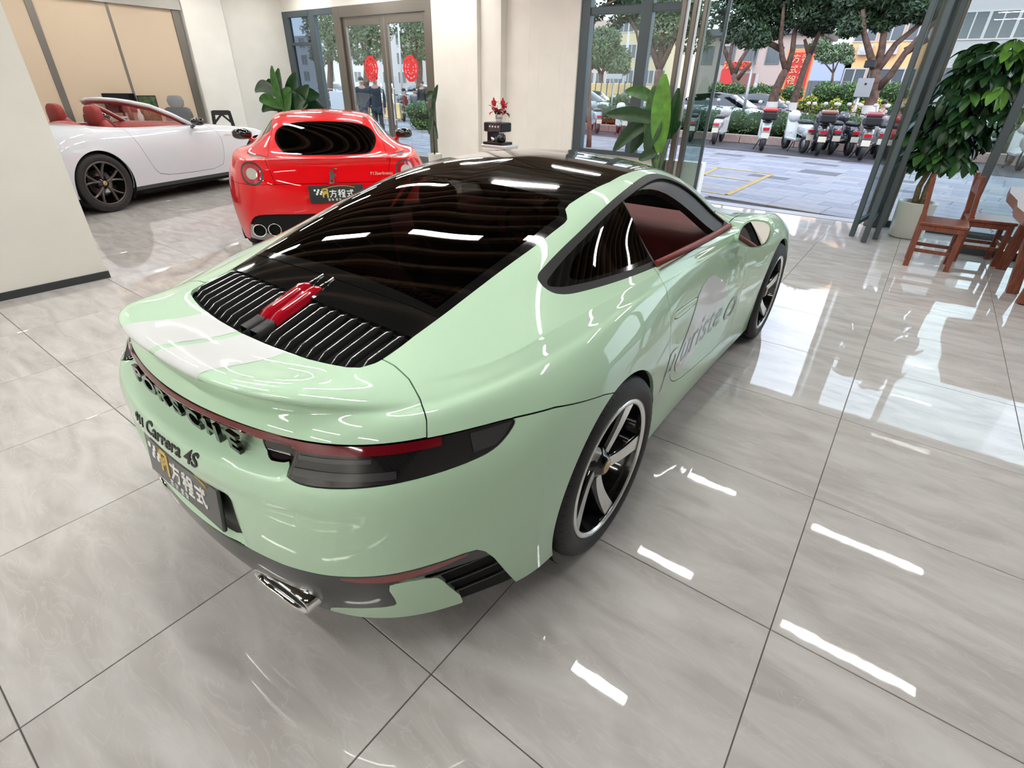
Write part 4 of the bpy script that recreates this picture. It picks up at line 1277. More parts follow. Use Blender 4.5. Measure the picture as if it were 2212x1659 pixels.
rc_ = thing('sports_car', 'scarlet front-engined coupe with round tail lamps parked behind the mint coupe', 'car', (-3.698, 2.244, 0), 0.9553)
def arch(cy, cz, r, xin=.6):
    return lambda V: np.maximum(np.hypot(V[:, 1] - cy, V[:, 2] - cz) - r, xin - np.abs(V[:, 0]))
body = RB
_, body = body.split(arch(0, .355, .385)); _, body = body.split(arch(2.72, .345, .375))
RW = chaikin([(0, -.565), (.34, -.56), (.41, -.51), (.47, -.36), (.505, -.18), (.49, -.02), (.44, .05), (.30, .10), (0, .115), (-.30, .10), (-.44, .05), (-.49, -.02), (-.505, -.18), (-.47, -.36), (-.41, -.51), (-.34, -.56)], 2)
f_rw = lambda V: np.maximum(sdpoly(V[:, 0], V[:, 1], RW), .9 - V[:, 2])
w_, body = body.split(f_rw)
cl_, bd_ = w_.split(lambda V: f_rw(V) + .022)
ro_ = cl_.build('rear_window', M_winblack, rc_, .004); bd_.build('window_border', M_blackgloss, ro_, .004)
SWR = chaikin([(.02, 1.10), (.25, 1.18), (.55, 1.225), (.95, 1.228), (1.2, 1.19), (1.45, 1.09), (1.66, .985), (1.2, .985), (.7, .995), (.3, 1.02)], 2)
s_, body = body.split(lambda V: np.maximum(sdpoly(V[:, 1], V[:, 2], SWR), .4 - np.abs(V[:, 0])))
sides(s_, 'side_window', M_winblack, rc_, .006)
ws, body = body.split(lambda V: np.maximum.reduce([np.abs(V[:, 0]) - np.interp(V[:, 1], [1.3, 1.7, 2.1], [.44, .60, .64]), 1.33 + .0 * V[:, 0] - V[:, 1], V[:, 1] - (2.04 - .45 * V[:, 0] ** 2), .9 - V[:, 2]]))
ws.build('windscreen', M_winblack, rc_, .005)
lampc = np.array([.70, -.80, .825])
fl_ = lambda V: np.linalg.norm((np.stack([np.abs(V[:, 0]), V[:, 1], V[:, 2]], 1) - lampc) * np.array([1, .35, 1]), axis=1)
lm, body = body.split(lambda V: np.maximum(fl_(V) - .102, V[:, 1] + .4), .001)
o1, o2 = lm.split(lambda V: fl_(V) - .050)
tlr = o2.split(lambda V: .086 - fl_(V))
for sgn in (1, -1):
    pick = lambda S: S.take((S.V[S.F[:, 0], 0] * sgn) > 0)
    t_o = pick(tlr[1]).build('tail_light', M_lampred, rc_, .01)
    pick(tlr[0]).build('lamp_rim', M_darkgrey, t_o, .004)
    pick(o1).build('lamp_centre', M_lampgrey, t_o, .003)
DF = chaikin([(-1.5, .18), (-1.5, .44)] , 0, False)
BC = [(0, .455), (.30, .462), (.62, .470), (.74, .455), (.80, .40), (.86, .28), (.89, .15), (0, .15)]
f_cut = lambda V: np.maximum(sdpoly(np.abs(V[:, 0]), V[:, 2], chaikin([(-.6, .455), (.30, .462), (.62, .472), (.74, .458), (.80, .40), (.85, .28), (.88, .12), (-.6, .12)], 1)), V[:, 1] + .42)
dk, body = body.split(f_cut, .002)
lip_, dk2 = dk.split(lambda V: np.maximum(V[:, 2] - np.interp(np.abs(V[:, 0]), [0, .3, .6, .75, .85], [.235, .235, .25, .30, .40]), -(V[:, 2] - .212)))
dk2.offset(-.02).build('rear_diffuser', M_darkgrey, rc_, 0); lip_.build('diffuser_lip', M_lightgrey, rc_, .02)
vents, body = body.split(lambda V: np.maximum(sdpoly(np.abs(V[:, 0]), V[:, 1], [(.555, -.60), (.70, -.62), (.755, -.42), (.68, -.50)]), .9 - V[:, 2]))
sides(vents.offset(-.004), 'buttress_vent', M_darkgrey, rc_)
frontb, body = body.split(lambda V: 3.0 - V[:, 1] + .5 * (V[:, 2] - .5), .002)
frontb.build('front_bumper', M_red, rc_, .01)
boot, body = body.split(lambda V: np.maximum.reduce([np.abs(V[:, 0]) - np.interp(V[:, 2], [.7, .93, 1.0, 1.24], [.50, .56, .56, .50]), V[:, 1] - .14, .735 - V[:, 2]]), .002)
boot.build('tailgate', M_red, rc_, .01)
rbump, body = body.split(lambda V: np.maximum(V[:, 1] + .30, V[:, 2] - .735), .002)
rbump.build('rear_bumper', M_red, rc_, .01)
sides(body, 'body_side', M_red, rc_, .01)
_sh = RB.split(arch(0, .355, .385))[1].split(arch(2.72, .345, .375))[1].split(f_rw)[1].split(lambda V: V[:, 2] - 1.0)[0]
_sh.offset(-.018).build('inner_shell', M_well, rc_, 0)
for sgn in (1, -1):
    for x_ in (.735, .600):
        mb = MB().lathe([(.052, -.075), (.058, -.085), (.062, -.078), (.062, .10)], 28, 'y', (sgn * x_, -.80, .322))
        mb.build('exhaust_tip', M_chrome, rc_)
        MB().lathe([(.0, .0), (.055, .0)], 20, 'y', (sgn * x_, -.83, .322)).build('exhaust_bore', M_well, rc_)
    wheel(rc_, sgn, .955, 0, .355, .262, .30, 'twin', [90, 162, 234, 306, 18], M_silver, False)
    wheel(rc_, sgn, .925, 2.72, .345, .262, .25, 'twin', [90, 162, 234, 306, 18], M_silver, False)
    arch_well(rc_, sgn, .55, .97, 0, .355, .388); arch_well(rc_, sgn, .55, .93, 2.72, .345, .378)
    mb = MB()
    mb.add(blob(.115, .085, .062, (0, 0, 0), 2.6).v, blob(.115, .085, .062, (0, 0, 0), 2.6).f, True)
    mb.xf(Matrix.Translation((sgn * 1.0, 1.42, .985)) @ Matrix.Rotation(sgn * -.15, 4, 'Z'))
    mo = mb.build('door_mirror', M_blackgloss, rc_)
    MB().tube([(sgn * .82, 1.46, .90), (sgn * .90, 1.45, .915), (sgn * .95, 1.44, .955)], [.03, .022, .02], 8).build('mirror_arm', M_red, rc_)
MB().bbox(-.62, .62, -.78, 3.3, .13, .30, .03).build('underbody', M_well, rc_)
show_plate(rc_, Matrix.Translation((.02, -.945, .645)) @ Matrix.Rotation(math.radians(-6), 4, 'X'), .50, .155)
# emblem: a rearing horse outline in bright metal, and a small script
hp = [(.00, .00), (.05, .06), (.04, .16), (.08, .26), (.02, .34), (.10, .40), (.06, .52), (.14, .60), (.06, .66), (.12, .78), (.22, .86), (.20, .96), (.30, .90), (.38, .94), (.36, .84), (.46, .78), (.40, .70), (.48, .62), (.62, .66), (.60, .60), (.50, .56), (.60, .50), (.56, .44), (.46, .46), (.44, .36), (.36, .26), (.42, .16), (.36, .06), (.28, .02), (.30, .14), (.24, .24), (.16, .20), (.14, .08), (.08, .0)]
s_ = .115
hx, hz = .0, .742
mb = MB(); mb.prism([(hx + (a - .28) * s_, hz + b_ * s_ * 1.05) for a, b_ in hp], -.004, .004)
mb.v = [(v[0], v[2] - .925 + .14 * (v[1] - .74) / .2 * .2, v[1]) for v in mb.v]
mb.box(-.035, .035, -.933, -.925, .736, .744).box(.0, .05, -.903, -.895, .858, .866)
mb.build('horse_emblem', M_chrome, rc_)
tx_ = text_mb('F12berlinetta', .040, .004); tx_.v = [(v[0] + .46, v[1] - .912 + .06 * (v[0]) ** 2, v[2] + .80) for v in tx_.v]
tx_.build('model_lettering', M_chrome, rc_)

# ---------------------------------------------------------------- white open tourer
RWT = [
 XB([-.95,-.94,-.90,-.80,-.6,-.43,0,.5,1,1.5,2.1,2.8,3.25,3.5,3.62,3.66],[0,.25,.5,.72,.86,.91,.92,.88,.87,.87,.88,.90,.86,.7,.38,0],[.22]*6+[.20]*10),
 XB([-1.0,-.99,-.95,-.84,-.62,-.41,0,.5,1,1.5,2.1,2.8,3.25,3.53,3.66,3.70],[0,.25,.5,.74,.89,.955,.96,.90,.885,.885,.895,.925,.89,.72,.38,0],[.38]*16),
 XB([-1.02,-1.01,-.96,-.85,-.62,-.38,0,.5,1,1.5,2.1,2.8,3.25,3.52,3.64,3.68],[0,.25,.5,.75,.90,.965,.97,.92,.90,.90,.91,.94,.89,.72,.38,0],[.56]*16),
 XB([-1.02,-1.0,-.95,-.83,-.60,-.36,0,.5,1,1.5,2.1,2.8,3.2,3.42,3.54,3.57],[0,.25,.5,.73,.88,.95,.955,.915,.90,.90,.90,.92,.84,.64,.34,0],[.76,.76,.76,.76,.76,.77,.77,.76,.75,.74,.74,.75,.68,.62,.60,.60]),
 XB([-1.04,-1.02,-.95,-.80,-.56,-.33,0,.5,1,1.5,2.1,2.75,3.1,3.25,3.35,3.37],[0,.25,.5,.70,.84,.90,.91,.885,.875,.875,.87,.85,.75,.55,.3,0],[.93,.93,.93,.93,.925,.92,.905,.875,.86,.86,.86,.855,.78,.73,.71,.70]),
 XB([-.98,-.96,-.88,-.74,-.51,-.3,.0,.5,1,1.5,2.05,2.55,2.85,3.0,3.05,3.06],[0,.25,.47,.66,.78,.83,.845,.83,.825,.825,.81,.75,.62,.45,.25,0],[1.0,1.0,1.0,1.0,1.0,.995,.98,.945,.935,.93,.925,.89,.84,.81,.80,.80]),
 XB([-.70,-.69,-.62,-.5,-.35,-.15,.1,.5,1,1.5,1.9,2.15,2.3,2.36,2.4,2.42],[0,.25,.47,.60,.69,.74,.77,.775,.77,.77,.74,.62,.5,.36,.2,0],[1.04,1.04,1.04,1.045,1.045,1.03,1.0,.965,.955,.95,.945,.94,.925,.925,.93,.93]),
 XB([-.35,-.35,-.3,-.22,-.1,.05,.3,.6,1,1.35,1.65,1.85,1.95,2.0,2.03,2.04],[0,.2,.36,.46,.55,.60,.64,.66,.66,.65,.60,.5,.40,.29,.15,0],[1.06,1.06,1.06,1.055,1.045,1.03,1.01,.985,.975,.97,.965,.96,.96,.96,.96,.96]),
 XB([.1,.1,.12,.18,.26,.36,.5,.7,.9,1.1,1.3,1.45,1.55,1.6,1.62,1.63],[0,.12,.22,.3,.35,.38,.40,.41,.41,.40,.37,.31,.24,.17,.09,0],[1.04,1.04,1.04,1.04,1.035,1.03,1.02,1.0,.99,.985,.98,.98,.98,.98,.98,.98]),
 XB([.5,.5,.5,.55,.6,.65,.7,.75,.85,.9,1,1.05,1.1,1.12,1.15,1.15],[0]*16,[1.02]*16),
]
P_w = evalgrid(solve(np.array(RWT, float), 5), 8, 8)
WB = full_surf(P_w)
wa = math.radians(17)
ox, oy = -7.0 - .95 * math.cos(wa), 1.12 - .95 * math.sin(wa)
wc_ = thing('sports_car', 'pearl white open two-seat tourer with red leather cabin in front of the beige blinds', 'car', (ox, oy, 0), wa)
body = WB
_, body = body.split(arch(0, .36, .395)); _, body = body.split(arch(2.8, .36, .39))
CK = chaikin([(.0, -.02), (.45, .0), (.62, .12), (.70, .4), (.735, .9), (.725, 1.4), (.69, 1.72), (.5, 1.88), (0, 1.96), (-.5, 1.88), (-.69, 1.72), (-.725, 1.4), (-.735, .9), (-.70, .4), (-.62, .12), (-.45, .0)], 1)
f_ck = lambda V: np.maximum(sdpoly(V[:, 0], V[:, 1], CK), .85 - V[:, 2])
_, body = body.split(f_ck)
DW = chaikin([(.56, 1.0), (.57, .93), (.66, .70), (.76, .45), (.86, .35), (1.3, .325), (1.95, .33), (2.03, .5), (2.05, .8), (1.9, .94), (1.85, 1.0)], 1)
dw, body = body.split(lambda V: np.maximum(sdpoly(V[:, 1], V[:, 2], DW), .5 - np.abs(V[:, 0])), .003)
for sgn in (1, -1): dw.take((dw.V[dw.F[:, 0], 0] * sgn) > 0).build('door', M_carwhite, wc_, .01)
sk, body = body.split(lambda V: np.maximum.reduce([V[:, 2] - .25, .30 - V[:, 1], V[:, 1] - 2.5]))
sides(sk, 'side_skirt', M_darkgrey, wc_, .02)
strk, body = body.split(lambda V: np.maximum(sdpoly(V[:, 1], V[:, 2], [(2.10, .80), (2.50, .795), (2.48, .765), (2.14, .775)]), .5 - np.abs(V[:, 0])))
sides(strk.offset(-.004), 'side_strake', M_chrome, wc_)
fh, body = body.split(lambda V: np.maximum.reduce([np.abs(V[:, 0]) - np.interp(V[:, 1], [1.9, 2.3, 3.0], [.74, .70, .55]), 1.80 - V[:, 1], .72 - V[:, 2]]), .002)
fh.build('hood', M_carwhite, wc_, .01)
sides(body, 'body_side', M_carwhite, wc_, .012)
_sh = WB.split(arch(0, .36, .395))[1].split(arch(2.8, .36, .39))[1].split(f_ck)[1].split(lambda V: V[:, 2] - .93)[0]
_sh.offset(-.02).build('inner_shell', M_well, wc_, 0)
for sgn in (1, -1):
    wheel(wc_, sgn, .935, 0, .36, .262, .28, 'twin', [90, 162, 234, 306, 18], M_bronze, False, False)
    wheel(wc_, sgn, .915, 2.8, .36, .262, .25, 'twin', [90, 162, 234, 306, 18], M_bronze, False, False)
    arch_well(wc_, sgn, .55, .94, 0, .36, .398); arch_well(wc_, sgn, .55, .91, 2.8, .36, .393)
MB().bbox(-.62, .62, -.85, 3.3, .15, .30, .03).bbox(-.84, .84, .45, 2.3, .15, .24, .03).build('underbody', M_well, wc_)
# windscreen frame
A0, A1, A2 = (.715, 1.74, .945), (.60, 1.20, 1.215), (.50, 1.02, 1.262)
pts = [A0, (.665, 1.46, 1.10), A1, A2, (.30, .965, 1.285), (0, .95, 1.292)]
pts = pts + [(-a, b_, c_) for a, b_, c_ in reversed(pts[:-1])]
MB().tube(pts, [.03, .028, .027] + [.026] * 5 + [.027, .028, .03], 8).build('windscreen_frame', M_carwhite, wc_)
MB().tube([(a * .965, b_ + .012, c_ - .028) for a, b_, c_ in pts], [.03] * 11, 8).build('frame_lining', M_redleather, wc_)
G = []
for (hw, y_, z_) in ((.70, 1.78, .95), (.65, 1.48, 1.09), (.585, 1.22, 1.20), (.49, 1.03, 1.255)):
    G.append([(hw * t_, y_ + .12 * (1 - t_ * t_) * (z_ < 1.2), z_) for t_ in (-1, -.6, -.2, .2, .6, 1)])
MB().grid(G).build('windscreen', M_glass, wc_)
G = [[(sgn_x * w_, y_, z_) for sgn_x, w_ in ((-1, .69), (-1, .3), (1, .3), (1, .69))] for (y_, z_) in ((1.36, .55), (1.38, .84), (1.46, .93), (1.66, .955), (1.92, .95))]
MB().grid(G).build('dashboard', M_redleather, wc_)
MB().bbox(-.12, .2, 1.36, 1.39, .80, .90, .01).build('dash_screen', M_blackgloss, wc_)
cb = MB().bbox(-.80, .80, .05, 1.9, .25, .30, .01); cb.build('cabin_floor', M_interior, wc_)
for sgn in (1, -1):
    MB().grid([[(sgn * x_, y_, z_) for y_ in (.1, .6, 1.2, 1.7)] for x_, z_ in ((.70, .3), (.72, .6), (.70, .8), (.735, .945), (.765, .955))]).build('door_card', M_redleather, wc_)
    blob(.23, .25, .09, (sgn * .37, .86, .45)).build('seat_cushion', M_redleather, wc_)
    blob(.24, .10, .36, (sgn * .37, .56, .72), 3).build('seat_back', M_redleather, wc_)
    hb = blob(.135, .07, .15, (sgn * .37, .53, 1.09), 3)
    hb.build('headrest', M_redleather, wc_)
    blob(.22, .16, .10, (sgn * .34, .13, .965), 2.4).build('tonneau_hump', M_redleather, wc_)
tw = MB(); tw.lathe([(.180 + .015 * math.cos(2 * PI * k / 8), .015 * math.sin(2 * PI * k / 8)) for k in range(8)], 28, 'y', (0, 0, 0), True, True)
tw.bar((-.17, 0, 0), (.17, 0, 0), .03, .02, (0, 0, 1)); tw.bar((0, 0, 0), (0, 0, -.17), .03, .02, (0, 1, 0))
tw.xf(Matrix.Translation((-.37, 1.22, .86)) @ Matrix.Rotation(math.radians(22), 4, 'X')).build('steering_wheel', M_redleather, wc_)
for sgn in (1, -1):
    mb = blob(.10, .075, .055, (0, 0, 0), 2.6); mb.xf(Matrix.Translation((sgn * .99, 1.60, 1.01)))
    mo = mb.build('door_mirror', M_blackgloss, wc_)
    MB().tube([(sgn * .82, 1.62, .93), (sgn * .93, 1.61, .975)], [.025, .02], 8).build('mirror_arm', M_blackgloss, wc_)
tlw, _o = WB.offset(.003).split(lambda V: np.maximum(sdpoly(np.abs(V[:, 0]) + V[:, 1], V[:, 2], [(-.45, .93), (.2, .90), (.2, .87), (-.45, .90)]), V[:, 1] + .35))
sides(tlw, 'tail_light', M_lampred, wc_)

# ================================================================ furniture and plants indoors
def wood(name, a, b_, sc_=(1, 1, 12)):
    m = bpy.data.materials.new(name); m.use_nodes = True
    nt = m.node_tree; b = nt.nodes['Principled BSDF']; L = nt.links.new
    tc = nt.nodes.new('ShaderNodeTexCoord'); mp = nt.nodes.new('ShaderNodeMapping'); mp.inputs['Scale'].default_value = sc_
    nz = nt.nodes.new('ShaderNodeTexNoise'); nz.inputs['Scale'].default_value = 5; nz.inputs['Detail'].default_value = 8; nz.inputs['Distortion'].default_value = 1.2
    r = nt.nodes.new('ShaderNodeValToRGB'); r.color_ramp.elements[0].position = .3; r.color_ramp.elements[1].position = .7
    r.color_ramp.elements[0].color = (*a, 1); r.color_ramp.elements[1].color = (*b_, 1)
    L(tc.outputs['Object'], mp.inputs[0]); L(mp.outputs[0], nz.inputs[0]); L(nz.outputs[0], r.inputs[0]); L(r.outputs[0], b.inputs['Base Color'])
    b.inputs['Roughness'].default_value = .42; b.inputs['Coat Weight'].default_value = .08
    return m
M_wood = wood('red_brown_wood', (.12, .030, .016), (.26, .075, .038), (9, 9, 1.2))
M_wood2 = wood('slab_wood', (.14, .055, .035), (.27, .12, .08), (2, 10, 10))
M_leaf = mat('leaf_green', (0.045, 0.13, 0.028), rough=0.35, noise=.35, nscale=9)
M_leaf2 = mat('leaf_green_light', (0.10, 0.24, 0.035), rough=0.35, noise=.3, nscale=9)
M_leafd = mat('leaf_dark', (0.018, 0.055, 0.018), rough=0.3, noise=.3, nscale=9)
M_pot = mat('pot_cream', (0.60, 0.60, 0.53), rough=0.25, coat=.4)
M_soil = mat('soil', (0.05, 0.035, 0.025), rough=0.95)
M_bark = mat('bark_tan', (0.26, 0.19, 0.10), rough=0.85, noise=.35, nscale=30, bump=.6, bscale=40)
M_fabric = mat('grey_mesh_fabric', (0.12, 0.125, 0.13), rough=.8, bump=.3, bscale=400)
M_plastic = mat('black_plastic', (0.012, 0.012, 0.013), rough=.35)
M_whiteobj = mat('white_plastic', (0.65, 0.65, 0.63), rough=.35)

def chair(label, x, y, rz):
    t = thing('wooden_chair', label, 'chair', (x, y, 0), rz, 'wooden chairs at the slab table')
    MB().bbox(-.21, .21, -.20, .20, .425, .455, .006).bbox(-.20, .20, -.185, .185, .375, .425, .004).build('seat', M_wood, t)
    for sx in (-.165, .165):
        MB().bar((sx, -.175, 0), (sx, -.185, .47), .05, .05, (0, 1, 0)).bar((sx, -.185, .46), (sx, -.235, .86), .045, .04, (0, 1, 0)).build('leg', M_wood, t)
        MB().bar((sx, .17, 0), (sx, .165, .43), .045, .045, (0, 1, 0)).build('leg', M_wood, t)
        MB().bar((sx, -.175, .17), (sx, .17, .17), .02, .035).build('stretcher', M_wood, t)
    MB().bar((-.165, .168, .21), (.165, .168, .21), .02, .035).bar((-.165, -.178, .21), (.165, -.178, .21), .02, .035).build('stretcher', M_wood, t)
    MB().bbox(-.165, .165, -.235, -.210, .68, .83, .006).build('back_board', M_wood, t)
    return t
chair('red-brown wooden chair standing in front of the white plant pot', 1.86, 5.54, math.radians(-90))
chair('red-brown wooden chair tucked against the corner of the slab table', 2.25, 6.10, math.radians(-84))
t = thing('wooden_table', 'heavy red-brown slab table cut by the right edge of the picture', 'table', (2.75, 5.35, 0))
sl = [(-.47, -1.0), (-.50, -.6), (-.47, -.2), (-.49, .3), (-.45, .82), (-.30, .86), (.25, .84), (.48, .80), (.50, .3), (.47, -.3), (.50, -1.0)]
MB().prism(sl, .685, .765).build('table_top', M_wood2, t)
for (a, b_) in (((-.22, -.36), (-.30, -.30)), ((-.17, -.68), (-.10, -.55)), ((-.25, .55), (-.22, .5)), ((.3, .55), (.25, .5)), ((.35, -.6), (.3, -.55))):
    MB().bar((a[0], a[1], 0), (b_[0], b_[1], .69), .085, .10, (0, 1, 0)).build('leg', M_wood, t)
MB().bar((-.2, -.45, .3), (-.2, .5, .3), .04, .08).build('stretcher', M_wood, t)
t = thing('waste_bin', 'dark round bin under the slab table', 'bin', (2.78, 5.0, 0))
MB().lathe([(0, .01), (.12, .01), (.145, .30), (.152, .31), (.14, .30), (.115, .03), (0, .03)], 24).build('bin_body', mat('bin_dark', (.03, .028, .035), rough=.4), t)

def leaf_mesh(L_, W_, droop=.3, fold=.25, tipw=.0, seg=8):
    """blade along +x from the origin, bending down"""
    mb = MB(); G = []
    for i in range(seg + 1):
        t_ = i / seg
        w = W_ * math.sin(PI * min(1, t_ * .93 + .05)) ** .75 * .5 * (1 - tipw * t_)
        z = -droop * L_ * t_ * t_
        x = L_ * t_ * (1 - .25 * droop * t_)
        G.append([(x, -w, z + fold * w), (x, -w * .5, z + fold * w * .35), (x, 0, z), (x, w * .5, z + fold * w * .35), (x, w, z + fold * w)])
    return mb.grid(G)
def blade(parent, a, b_, W_, m, name='leaf', bend=.12, face=(0, -1, 0)):
    """leaf from a to b (world relative), width W, arched upwards"""
    a = Vector(a); b_ = Vector(b_); d = b_ - a; L_ = d.length; u = d.normalized()
    f_ = Vector(face); s = u.cross(f_).normalized(); n_ = s.cross(u).normalized()
    G = []
    for i in range(11):
        t_ = i / 10
        w = W_ * .5 * math.sin(PI * min(.985, .04 + t_ * .94)) ** .6
        c = a + d * t_ + Vector((0, 0, 1)) * bend * L_ * math.sin(PI * t_)
        G.append([c + s * w * k + n_ * w * .35 * abs(k) for k in (-1, -.5, 0, .5, 1)])
    G = [[tuple(q) for q in r] for r in G]
    return MB().grid(G).build(name, m, parent)
def pot(parent, r0, r1, h, m=M_pot):
    MB().lathe([(0, .005), (r0 * .9, .005), (r0, .02), (r1, h - .01), (r1 * 1.0, h), (r1 * .93, h), (r1 * .90, h - .05), (0, h - .05)], 40).build('pot', m, parent)
    MB().lathe([(0, h - .045), (r1 * .9, h - .047)], 24).build('soil', M_soil, parent)

# money tree in the cream pot
px_, py_ = 1.60, 6.86
t = thing('potted_tree', 'bushy green potted tree in a cream cylinder pot by the entrance', 'plant', (px_, py_, 0))
pot(t, .185, .205, .43)
st1 = MB().tube([(-.03, 0, .38), (-.05, .0, .6), (0, 0, .85), (.06, 0, 1.15), (.12, 0, 1.5), (.14, .02, 1.8)], [.035, .03, .028, .025, .018, .01], 8)
st1.tube([(.04, .02, .38), (.03, .02, .6), (.06, .02, .9), (.0, .0, 1.2), (-.06, 0, 1.5)], [.035, .032, .028, .02, .01], 8)
st1.build('trunk', M_bark, t)
lm_ = leaf_mesh(.22, .10, .35)
def mesh_of(mb, name, m):
    me = bpy.data.meshes.new(name); me.from_pydata(mb.v, [], mb.f); me.polygons.foreach_set('use_smooth', mb.sm); me.materials.append(m); me.update(); return me
lms = [mesh_of(lm_, 'leaf', M_leafd), mesh_of(lm_, 'leaf_b', M_leaf), mesh_of(lm_, 'leaf_c', M_leaf2)]
rnd = random.Random(3)
nl = 0
while nl < 285:
    a = rnd.uniform(0, 2 * PI); zz = rnd.uniform(.88, 2.08)
    rr = .42 * math.sqrt(max(0, 1 - ((zz - 1.42) / .75) ** 2)) * (.55 + .5 * rnd.random()) + .03
    cx_, cy_ = .12 + (zz - 1.4) * .12 + rr * math.cos(a), rr * math.sin(a) * .9
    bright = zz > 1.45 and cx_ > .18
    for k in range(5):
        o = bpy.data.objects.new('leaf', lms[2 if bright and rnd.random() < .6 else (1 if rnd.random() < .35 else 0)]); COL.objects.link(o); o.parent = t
        o.location = (cx_, cy_, zz)
        o.rotation_euler = (rnd.uniform(-.3, .3), rnd.uniform(.1, .9), a + (k - 2) * .7 + rnd.uniform(-.2, .2))
        s = rnd.uniform(.75, 1.15); o.scale = (s, s, s)
        nl += 1

rs_ = np.random.RandomState(4); mb = MB()
for _ in range(420):
    a = rs_.uniform(0, 2 * PI); zz = rs_.uniform(.95, 2.0); R_ = .33 * math.sqrt(max(0.02, 1 - ((zz - 1.42) / .70) ** 2)) * rs_.uniform(.2, 1.0)
    l_ = leaf_mesh(.20, .09, .4, seg=4)
    l_.xf(Matrix.Translation((.08 + (zz - 1.4) * .10 + R_ * math.cos(a), R_ * math.sin(a), zz)) @ Matrix.Rotation(a + rs_.uniform(-1, 1), 4, 'Z') @ Matrix.Rotation(rs_.uniform(0, 1.1), 4, 'Y'))
    mb.add(l_.v, l_.f, True)
o_ = mb.build('foliage', M_leafd, t); o_['kind'] = 'stuff'

# broad-leaved plant in front of the shop window
Y_ = 6.6
base = Vector((-1.72, Y_, 0))
t = thing('potted_plant', 'broad-leaved green plant in front of the shop window beside the entrance', 'plant', base)
pot(t, .15, .19, .34, M_pot)
def P_(px, py, dy=0): return pt(px, py, Y_ + dy) - base
stem = MB()
L_ = [((1425, 330), (1436, 160), .30, M_leaf2, .0), ((1408, 335), (1414, 185), .26, M_leaf, .0), ((1425, 225), (1350, 197), .17, M_leaf, .10), ((1425, 262), (1311, 247), .20, M_leafd, .06), ((1412, 262), (1325, 326), .22, M_leafd, .12), ((1408, 275), (1362, 330), .20, M_leafd, .12), ((1425, 255), (1395, 330), .22, M_leafd, .10), ((1448, 300), (1466, 190), .16, M_leafd, .0), ((1440, 300), (1470, 262), .14, M_leafd, .1), ((1420, 330), (1380, 345), .16, M_leafd, .1), ((1428, 250), (1385, 262), .18, M_leaf, .1)]
for k, (a, b_, w, m, bd) in enumerate(L_):
    A = P_(*a, (k % 3) * .06); B = P_(*b_, (k % 3) * .12 - .05)
    blade(t, A, B, w, m, 'leaf', bd)
    stem.tube([(0, 0, .3), tuple(A * .5 + Vector((0, 0, .1))), tuple(A)], [.014, .010, .008], 6)
stem.build('stem', M_leaf, t)
# plant behind the red car
Y_ = 5.9
base = Vector((-10.1, Y_, 0))
t = thing('potted_plant', 'dark broad-leaved plant rising behind the scarlet car', 'plant', base)
pot(t, .18, .22, .4)
stem = MB()
for k, (a, b_, w, m, bd) in enumerate([((612, 235), (588, 142), .30, M_leaf, .0), ((610, 235), (603, 148), .34, M_leaf, .0), ((622, 235), (640, 158), .34, M_leafd, .0), ((612, 215), (551, 197), .26, M_leafd, .12), ((610, 232), (560, 215), .26, M_leaf, .12), ((612, 238), (566, 240), .24, M_leafd, .18), ((630, 235), (690, 205), .34, M_leafd, .12), ((630, 238), (702, 238), .34, M_leafd, .14), ((622, 240), (665, 225), .4, M_leafd, .1), ((618, 240), (628, 190), .4, M_leaf, .0), ((608, 200), (575, 178), .2, M_leafd, .1), ((600, 238), (640, 245), .4, M_leafd, .1), ((640, 240), (668, 185), .3, M_leafd, 0)]):
    A = P_(*a, (k % 3) * .08); B = P_(*b_, (k % 4) * .1 - .1)
    blade(t, A, B, w, m, 'leaf', bd)
    stem.tube([(0, 0, .35), tuple(A * .6), tuple(A)], [.014, .010, .008], 6)
stem.build('stem', M_leaf, t)
# slim plant against the right door jamb
Y_ = 7.0
base = Vector((-6.78, Y_, 0))
t = thing('potted_plant', 'slim dark plant climbing beside the right door jamb', 'plant', base)
pot(t, .12, .15, .3)
stem = MB(); stem.tube([(0, 0, .25), tuple(P_(936, 290)), tuple(P_(938, 230)), tuple(P_(936, 190))], [.014, .012, .010, .006], 6).build('stem', M_leafd, t)
for a, b_, w in (((938, 200), (921, 213), .14), ((935, 240), (946, 183), .12), ((934, 245), (927, 290), .12), ((936, 250), (932, 232), .14), ((938, 262), (946, 300), .10), ((936, 230), (941, 214), .12)):
    blade(t, P_(*a), P_(*b_, -.08), w, M_leafd, 'leaf', .05)

# side board with coffee maker and poinsettia
t = thing('sideboard', 'low white sideboard under the coffee maker, mostly behind the roof', 'cabinet', (-3.5, 5.0, 0))
MB().bbox(-.22, .20, -.14, .18, .06, .80, .006).bbox(-.20, .18, -.12, .16, 0, .07, .004).build('body', M_whiteobj, t)
MB().bbox(-.23, .21, -.15, .19, .80, .828, .006).build('worktop', M_whiteobj, t)
for k in range(2):
    d_ = MB().bbox(-.21 + k * .205, -.015 + k * .205, -.155, -.14, .09, .78, .004).build('door', M_whiteobj, t)
    MB().tube([(-.04 + k * .06, -.165, .40), (-.04 + k * .06, -.165, .50)], .006, 6).build('handle', M_chrome, d_)
t = thing('coffee_machine', 'black drip coffee maker in front of the white piers', 'coffee machine', (-3.53, 4.98, .828))
MB().bbox(-.17, .17, -.12, .14, 0, .035, .006).bbox(-.17, -.07, -.02, .14, .03, .27, .006).bbox(-.17, .15, -.10, .14, .165, .285, .01).build('body', M_plastic, t)
MB().bbox(-.07, .14, -.113, -.10, .175, .262, .004).build('control_panel', mat('panel_grey', (.10, .10, .105), rough=.25, metal=.4), t)
b_ = MB()
